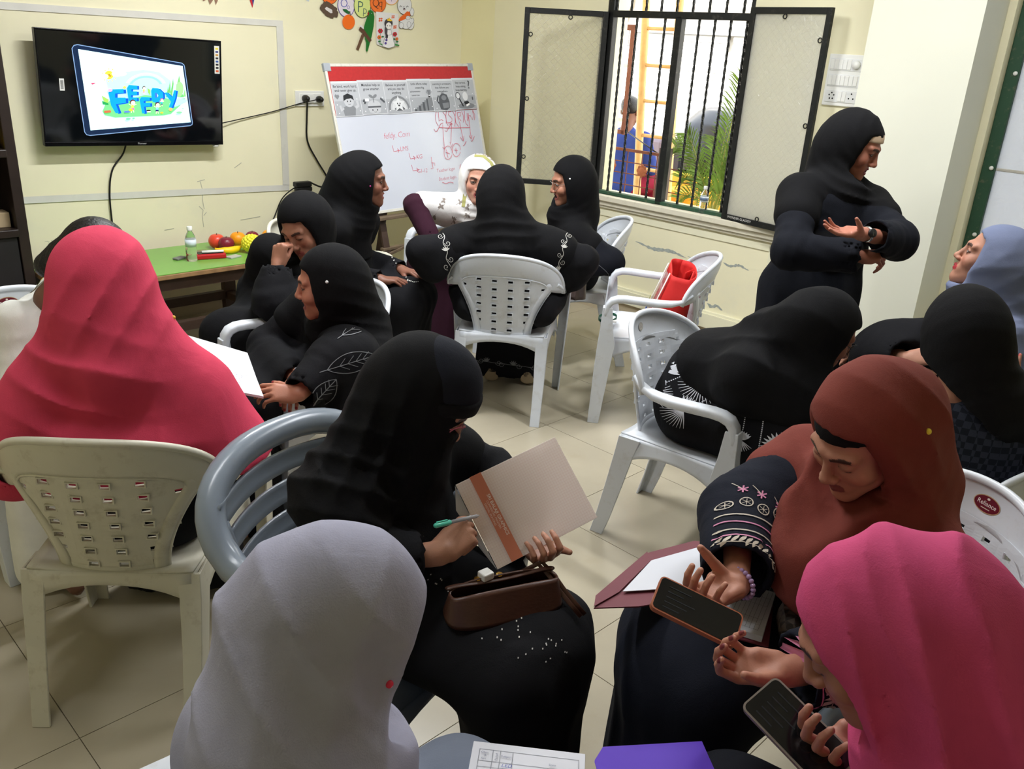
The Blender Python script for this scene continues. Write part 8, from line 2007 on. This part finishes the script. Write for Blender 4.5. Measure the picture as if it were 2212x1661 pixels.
for dx in (0.0, 0.012):
    q = MB(); q.sweep([(1.085 + dx, 1.165, 0.655), (1.122 + dx, 1.150, 0.672), (1.128 + dx, 1.118, 0.655), (1.132 + dx, 1.085, 0.632), (1.140 + dx, 1.060, 0.612), (1.150 + dx, 1.035, 0.590)], [rrect(0.010, 0.0035, 0.001, 1)] * 6, up=(-0.4, -0.8, 0.4)); o = q.build('strap', M_lea, hb); o.matrix_local = hb.matrix_world.inverted()
q = MB(); q.box((0.985, 1.165, 0.668), (1.012, 1.190, 0.685), bev=0.003); o = q.build('charger_block', M_plasticw); tag(o, 'small white plastic block on the brown handbag', 'charger')
# open notebook beside the coral cape
on = empty('notebook', (0.9, 2.4, 0.7)); tag(on, 'open ruled notebook with handwriting beside the coral cape', 'notebook')
bpy.context.view_layer.update()
def leafq(name, P4, th, m, parent):
    P4 = [Vector(v) for v in P4]; n = (P4[1] - P4[0]).cross(P4[3] - P4[0]).normalized()
    if n.z < 0: n = -n
    q = MB(); q.add([v for v in P4] + [v - n * th for v in P4], [(0, 1, 2, 3), (7, 6, 5, 4)] + [(i, 4 + i, 4 + (i + 1) % 4, (i + 1) % 4) for i in range(4)], None, False)
    o = q.build(name, m, parent); o.matrix_local = parent.matrix_world.inverted(); return n
A_, B_, S_, H_ = (0.918, 2.655, 0.805), (1.060, 2.468, 0.768), (1.024, 2.330, 0.737), (0.88, 2.50, 0.770)
C_, D_ = (0.990, 2.210, 0.725), (0.84, 2.37, 0.745)
leafq('page_block', (A_, B_, S_, H_), 0.008, M_page, on); leafq('page_block', (H_, S_, C_, D_), 0.008, M_page, on)
for (P0, P1, P3) in ((A_, B_, H_), (H_, S_, D_)):
    x = Vector(P1) - Vector(P0); y = Vector(P0) - Vector(P3); a = Art(); W_, H2 = x.length, y.length
    for k in range(1, 12): a.rect(0.006, -H2 * k / 12, W_ - 0.006, -H2 * k / 12 + 0.0006, (176, 190, 214))
    rn = random.Random(int(P0[0] * 1000))
    for k in range(1, 11):
        if P0 is A_ and k < 8: continue
        xx = 0.012
        while xx < W_ - 0.03:
            L = rn.uniform(0.006, 0.018); a.line([(xx + L * t / 6, -H2 * k / 12 + 0.002 + 0.0035 * abs(math.sin(2.6 * t + k))) for t in range(7)], 0.0008, (84, 92, 120)); xx += L + 0.007
    if P0 is A_:
        for k in range(3): a.line([(0.02 + 0.02 * k + 0.004 * t, -0.03 + 0.003 * math.sin(3 * t)) for t in range(5)], 0.0008, (84, 92, 120))
    o = a.build('page_writing', None, on); o.matrix_local = on.matrix_world.inverted() @ Matrix.Translation((0, 0, 0.0012)) @ quadM(P0, x, y)
# maroon folder with register on the rust scarf lap
fo = empty('folder', (1.3, 0.9, 0.6)); tag(fo, 'open maroon card folder with white sheets and ruled register', 'folder'); bpy.context.view_layer.update()
M_fold = mat('maroon_card', rgb(112, 46, 58), rough=0.6, var=0.05)
zf = 0.660
def flatpoly(name, pts, z, th, m, parent):
    q = MB(); q.prism(pts, z - th, z); bm_ = bmesh.new(); me_ = q.mesh(name); bm_.from_mesh(me_); bmesh.ops.recalc_face_normals(bm_, faces=bm_.faces); bm_.to_mesh(me_); bm_.free()
    o = link(name, me_, parent, [m]); o.matrix_local = parent.matrix_world.inverted(); return o
flatpoly('cover', [(1.121, 0.976), (1.20, 0.925), (1.30, 0.885), (1.40, 0.87), (1.53, 0.99), (1.50, 1.02), (1.368, 1.05)], zf, 0.003, M_fold, fo)
flatpoly('cover_flap', [(1.121, 0.976), (1.150, 1.0), (1.368, 1.05), (1.345, 1.02), (1.20, 0.98)], zf + 0.004, 0.002, M_fold, fo)
flatpoly('loose_sheet', [(1.205, 0.975), (1.345, 1.018), (1.480, 0.990), (1.385, 0.885), (1.335, 0.90)], zf + 0.006, 0.0015, M_page, fo)
flatpoly('cover', [(1.325, 0.905), (1.415, 0.87), (1.465, 0.775), (1.318, 0.69), (1.262, 0.79)], zf - 0.006, 0.003, M_fold, fo)
flatpoly('register_pages', [(1.337, 0.898), (1.42, 0.862), (1.465, 0.775), (1.315, 0.705), (1.275, 0.789)], zf + 0.010, 0.014, M_page, fo)
a = Art(); rx = Vector((1.499 - 1.315, 0.781 - 0.705, 0)); ry = Vector((1.30 - 1.315 + 0.01, 0.80 - 0.705, 0)); ry = Vector((-rx.y, rx.x, 0)).normalized() * 0.10
Lx = rx.length
for k in range(11): a.rect(0.012, 0.012 + 0.0085 * k, Lx - 0.012, 0.0127 + 0.0085 * k, (130, 134, 142))
for x in (0.012, 0.03, 0.05, 0.10, 0.13, Lx - 0.0127): a.rect(x, 0.012, x + 0.0007, 0.097, (130, 134, 142))
for x, t in ((0.014, 'Sl'), (0.033, 'Date'), (0.055, 'Name')): a.text(t, x, 0.088, 0.006, (70, 74, 84))
o = a.build('ruled_table', None, fo); o.matrix_local = fo.matrix_world.inverted() @ quadM((1.315, 0.705, zf + 0.0104), rx, ry)
# phones
def phone(label, c, x, y, case, w=0.074, h=0.158):
    r = empty('phone'); r.matrix_world = quadM(c, x, y); tag(r, label, 'phone')
    q = MB(); q.prism(rrect(h, w, 0.010, 4), -0.010, 0.0); q.build('case', case, r)
    q = MB(); q.prism(rrect(h - 0.006, w - 0.006, 0.008, 4), 0.0, 0.0008); q.build('screen', mat('phone_glass', rgb(14, 15, 18), rough=0.06, spec=0.6), r)
    a = Art(); 
    for k in range(5): a.rect(-h / 2 + 0.02, -w / 2 + 0.012 + 0.011 * k, -h / 2 + 0.05 + 0.012 * (k % 3), -w / 2 + 0.014 + 0.011 * k, (24, 26, 30))
    a.build('screen_text', Matrix.Translation((0, 0, 0.0009)), r); return r
phone('phone in an orange brown case held over the folder', (1.104, 0.722, 0.812), (0.081, -0.137, -0.044), (0.75, 0.42, 0.30), mat('tan_case', rgb(166, 96, 66), rough=0.4))
phone('black phone with grey rim held by the pink scarf person', (0.992, 0.448, 0.812), (-0.01, -0.133, -0.030), (0.85, -0.05, 0.45), mat('grey_case', rgb(130, 120, 112), rough=0.3))
# register and purple folder on the near lap
ln = empty('notebook', (0.8, 0.75, 0.65)); tag(ln, 'open register with ruled table and blue handwriting in the near foreground', 'notebook'); bpy.context.view_layer.update()
n0 = Vector((0.704, 0.839, 0.66)); nx = Vector((0.127, -0.131, 0)); ny = Vector((0.72, 0.70, 0)).normalized()
nd = -ny
q = MB(); q.box((0, -0.25, -0.012), (nx.length, 0, 0), bev=0.001); o = q.build('page_block', M_page, ln); PM = quadM(n0, nx, ny); o.matrix_local = ln.matrix_world.inverted() @ PM
a = Art(); Wn = nx.length
for y in (0.016, 0.040, 0.052, 0.064, 0.076, 0.088, 0.10): a.rect(0.012, -y, Wn - 0.010, -y + 0.0007, (140, 144, 154))
for x in (0.012, 0.034, 0.046, 0.066, Wn - 0.0107): a.rect(x, -0.11, x + 0.0007, -0.016, (140, 144, 154))
for t, x, y in (('Class', 0.015, 0.025), ('&', 0.021, 0.031), ('Sec', 0.017, 0.038), ('Subject', 0.048, 0.030), ('Date', 0.125, 0.036)): a.text(t, x, -y, 0.0058, (96, 104, 130))
a.text('Period', 0.0425, -0.038, 0.0055, (96, 104, 130), rot=PI / 2)
for t, x, y in (('LED', 0.05, 0.050), ('LED', 0.062, 0.062), ('Eng', 0.05, 0.074)): a.text(t, x, -y, 0.010, (70, 86, 170), shear=0.25, offset=-0.01)
o = a.build('ruled_table', None, ln); o.matrix_local = ln.matrix_world.inverted() @ PM @ Matrix.Translation((0, 0, 0.0003))
pu = MB(); p0 = Vector((0.842, 0.705, 0.662)); px = Vector((0.158, -0.098, 0)); PMx = quadM(p0, px, ny)
pu.add([(0, -0.02, 0), (0.02, 0.005, 0.002), (px.length, -0.002, 0.006), (px.length, -0.25, 0), (0, -0.25, 0)], [(4, 3, 2, 1, 0)], None, False); pu.add([(0, -0.02, -0.003), (0.02, 0.005, -0.001), (px.length, -0.002, 0.003), (px.length, -0.25, -0.003), (0, -0.25, -0.003)], [(0, 1, 2, 3, 4)], None, False)
o = pu.build('folder', mat('violet_card', rgb(86, 42, 190), rough=0.6, var=0.04)); o.matrix_world = PMx; tag(o, 'violet card folder cover next to the open register', 'folder')
# red bag in the empty chair
rb = empty('shopping_bag'); tag(rb, 'red cloth bag with clear pocket propped in the empty armchair', 'bag')
rb.matrix_world = Matrix.Translation((3.269, 2.654, 0.0)) @ Matrix.Rotation(math.atan2(0.753, -0.658) - PI / 2, 4, 'Z') @ Matrix.Translation((-0.05, -0.045, 0.452)) @ Matrix.Rotation(0.20, 4, 'X')
M_red = mat('red_nonwoven', rgb(206, 36, 34), rough=0.7, var=0.1, vscale=10, bump=0.2, bscale=60)
def rbag(u, v):
    t = u * 2 * PI; r1 = 0.150 + 0.008 * math.sin(3 * v); r2 = 0.095 - 0.036 * v + 0.006 * math.sin(3 * t) * v
    return (r1 * spow(math.cos(t), 0.5), r2 * spow(math.sin(t), 0.5), 0.31 * v + 0.014 * math.cos(t + 0.6) * v * v)
q = MB(); q.grid(rbag, 48, 12, 0.004); q.add([rbag(k / 48, 0) for k in range(48)], [tuple(range(48))], None, False); q.build('bag_body', M_red, rb)
q = MB(); q.grid(lambda u, v: (-0.13 + 0.22 * u, 0.100 + 0.012 * math.sin(PI * u) - 0.035 * v, 0.03 + 0.26 * v), 10, 8, 0.0015); q.build('clear_pocket', mat('clear_vinyl', (0.95, 0.95, 0.95, 1), rough=0.08, trans=0.9, alpha=0.45), rb)
q = MB(); q.sweep([(-0.125, 0.102, 0.03), (-0.125, 0.085, 0.15), (-0.125, 0.065, 0.30)], [rrect(0.016, 0.005, 0.002, 1)] * 3, up=(0, 1, 0)); q.sweep([(0.09, 0.104, 0.03), (0.09, 0.087, 0.15), (0.09, 0.067, 0.30)], [rrect(0.012, 0.005, 0.002, 1)] * 3, up=(0, 1, 0)); q.build('pocket_zip', M_plasticw, rb)
q = MB(); q.tube([(0.03, -0.045, 0.26), (0.01, -0.05, 0.31), (-0.03, -0.05, 0.32), (-0.06, -0.045, 0.26)], 0.005, 8); q.build('handle', M_red, rb)
q = MB(); q.grid(lambda u, v: (0.02 + 0.10 * u, -0.02 - 0.05 * u, 0.25 + 0.045 * v + 0.01 * u), 6, 4, 0.003); q.build('folded_flap', M_red, rb)
a = Art(); a.ell(-0.04, 0.09, 0.03, 0.045, (40, 110, 70)); a.ell(-0.05, 0.06, 0.03, 0.03, (40, 60, 170)); a.ell(-0.03, 0.12, 0.014, 0.016, (220, 190, 60)); a.ell(-0.06, 0.10, 0.008, 0.01, (60, 160, 200)); a.build('bag_print', Matrix(((1, 0, 0, 0), (0, -0.06, 1, 0.108), (0, 1, 0, 0), (0, 0, 0, 1))) @ Matrix.Diagonal((-1, 1, 1, 1)), rb)
# band and small phone on the empty chair
q = MB(); q.sweep([(3.118 + 0.045 * math.cos(t), 2.83 + 0.045 * math.sin(t), 0.462 + 0.01 * math.cos(t)) for t in [2 * PI * k / 28 for k in range(28)]], [rrect(0.003, 0.014, 0.001, 1)] * 28, up=(0, 0, 1), closed=True); o = q.build('wrist_band', mat('dark_green_band', rgb(26, 82, 62), rough=0.4)); tag(o, 'dark green band lying on the front of the empty armchair', 'band')
q = MB(); q.box((-0.04, -0.022, 0), (0.04, 0.022, 0.010), bev=0.003); o = q.build('phone', M_plasticw); o.matrix_world = Matrix.Translation((3.125, 2.81, 0.452)) @ Matrix.Rotation(0.9, 4, 'Z'); tag(o, 'small white gadget inside the green band', 'gadget')
# patterned brown bag at the rust scarf person's side
q = MB(); q.box((-0.09, -0.05, 0), (0.09, 0.05, 0.07), bev=0.025)
pbm = mat('brown_pattern', rgb(58, 48, 44), rough=0.5, var=0.2, vscale=40); ck = pbm.node_tree.nodes.new('ShaderNodeTexChecker'); ck.inputs['Scale'].default_value = 60; ck.inputs['Color1'].default_value = rgb(52, 44, 40); ck.inputs['Color2'].default_value = rgb(92, 80, 72)
tcn = pbm.node_tree.nodes.new('ShaderNodeTexCoord'); mpn = pbm.node_tree.nodes.new('ShaderNodeMapping'); mpn.inputs['Rotation'].default_value = (0.6, 0.5, 0.78); pbm.node_tree.links.new(tcn.outputs['Object'], mpn.inputs['Vector']); pbm.node_tree.links.new(mpn.outputs['Vector'], ck.inputs['Vector']); pbm.node_tree.links.new(ck.outputs['Color'], pbm.node_tree.nodes['Principled BSDF'].inputs['Base Color'])
pbg = empty('pouch'); pbg.matrix_world = Matrix.Translation((1.44, 0.645, 0.635)) @ Matrix.Rotation(-0.9, 4, 'Z'); tag(pbg, 'dark brown patterned pouch beside the ruled register', 'bag'); q.build('pouch_body', pbm, pbg)
q = MB(); q.tube([(-0.085, 0, 0.07), (0, 0.0, 0.078), (0.085, 0, 0.07)], 0.006, 8); q.build('zip_edge', M_lea, pbg)
# brown satin bag on the spectacled person's chair
def sat(u, v):
    t = u * 2 * PI; return ((0.05 - 0.015 * v + 0.008 * math.sin(5 * t)) * math.cos(t), (0.035 + 0.006 * math.sin(4 * t)) * math.sin(t), 0.16 * v)
q = MB(); q.grid(sat, 32, 8, 0.003); o = q.build('satin_pouch', mat('brown_satin', rgb(96, 82, 78), rough=0.3, spec=0.6)); o.matrix_world = Matrix.Translation((3.30, 3.235, 0.435)); tag(o, 'crumpled brown satin pouch at the edge of the window side chair', 'bag')
# black bag near the cabinet
q = MB(); q.box((-0.16, -0.09, 0), (0.16, 0.09, 0.26), bev=0.05); bb = empty('black_bag'); bb.matrix_world = Matrix.Translation((0.55, 3.95, 0.40)) @ Matrix.Rotation(0.3, 4, 'Z'); tag(bb, 'black bag on a stool near the dark cabinet', 'bag'); q.build('bag_body', _mats['black_bag_cloth'], bb)
q = MB(); q.tube([(-0.10, 0, 0.25), (-0.07, 0, 0.33), (0, 0, 0.355), (0.07, 0, 0.33), (0.10, 0, 0.25)], 0.012, 8); q.build('handle', M_blackpl, bb)
st_ = empty('stool', (0.55, 3.95, 0), 0.3, 'low dark stool carrying the black bag', 'stool')
q = MB(); q.box((-0.19, -0.15, 0.36), (0.19, 0.15, 0.40), bev=0.006); q.build('stool_top', M_wood, st_)
for sx in (-0.15, 0.15):
    for sy in (-0.11, 0.11): q = MB(); q.box((sx - 0.02, sy - 0.02, 0), (sx + 0.02, sy + 0.02, 0.36)); q.build('leg', M_wood, st_)
def stool(x, y, rz, label, h=0.40):
    t = empty('stool', (x, y, 0), rz, label, 'stool')
    q = MB(); q.box((-0.17, -0.15, h - 0.04), (0.17, 0.15, h), bev=0.006); q.build('stool_top', M_wood, t)
    for sx in (-0.13, 0.13):
        for sy in (-0.11, 0.11): q = MB(); q.box((sx - 0.02, sy - 0.02, 0), (sx + 0.02, sy + 0.02, h - 0.04)); q.build('leg', M_wood, t)
stool(1.69, 3.47, 0.85, 'low dark wooden stool under the person resting one cheek on a fist', 0.42)
# man outside
_b = WO + WD * 0.30 + WN * -1.50
p = Person('person in a blue shirt sitting outside beyond the barred window', (_b.x, _b.y, 0.62), (0.9, 0.3), (_b.x, _b.y, 1.07), (_b.x + 0.02, _b.y, 1.24), (0.9, 0.3, -0.1), skin=(120, 80, 62))
for sd, sg in (('R', 1), ('L', -1)):
    p.an[sd] = p.kn[sd] + V3((0, 0, -0.85)); p.set_arm(sd, p.pel + p.rt * 0.24 * sg + p.f * 0.06 + V3((0, 0, 0.16)), p.pel + p.rt * 0.14 * sg + p.f * 0.30 + V3((0, 0, 0.14)), 'relaxed', p.f, (0, 0, 1))
p.body(face=False); p.garment('shirt', p.base_ops(legs=False), cloth('blue_shirt', 50, 66, 130), 0.014); o_ = []
for sd, sg in (('R', 1), ('L', -1)): o_ += [cap(p.pel + p.rt * 0.08 * sg, p.kn[sd], 0.105, 0.085, 0.05), cap(p.kn[sd], p.an[sd], 0.085, 0.07, 0.03)]
p.garment('trousers', o_ + [ell(p.pel - V3((0, 0, 0.03)), (0.17, 0.13, 0.12), np.stack([p.rt, p.f, [0, 0, 1]], 1))], cloth('maroon_trousers', 130, 30, 54), 0.014)
p.garment('hair', [ell(p.L((0, -0.02, 0.042)), (0.078, 0.095, 0.085), p.R), tubehole(p.L((0, 0, -0.03)), p.R, 0.066, 0.085, 0.0, 0.004)], HAIR, 0.008)
_s = WM @ Vector((0.33, 0, -1.45)); so = MB(); so.box((-0.25, -0.25, -0.35), (0.25, 0.25, 0.478), bev=0.03); o = so.build('ledge', mat('grey_ledge', rgb(150, 146, 140), rough=0.8)); o.location = (_s.x, _s.y, 0); tag(o, 'grey block the person outside sits on', 'block')
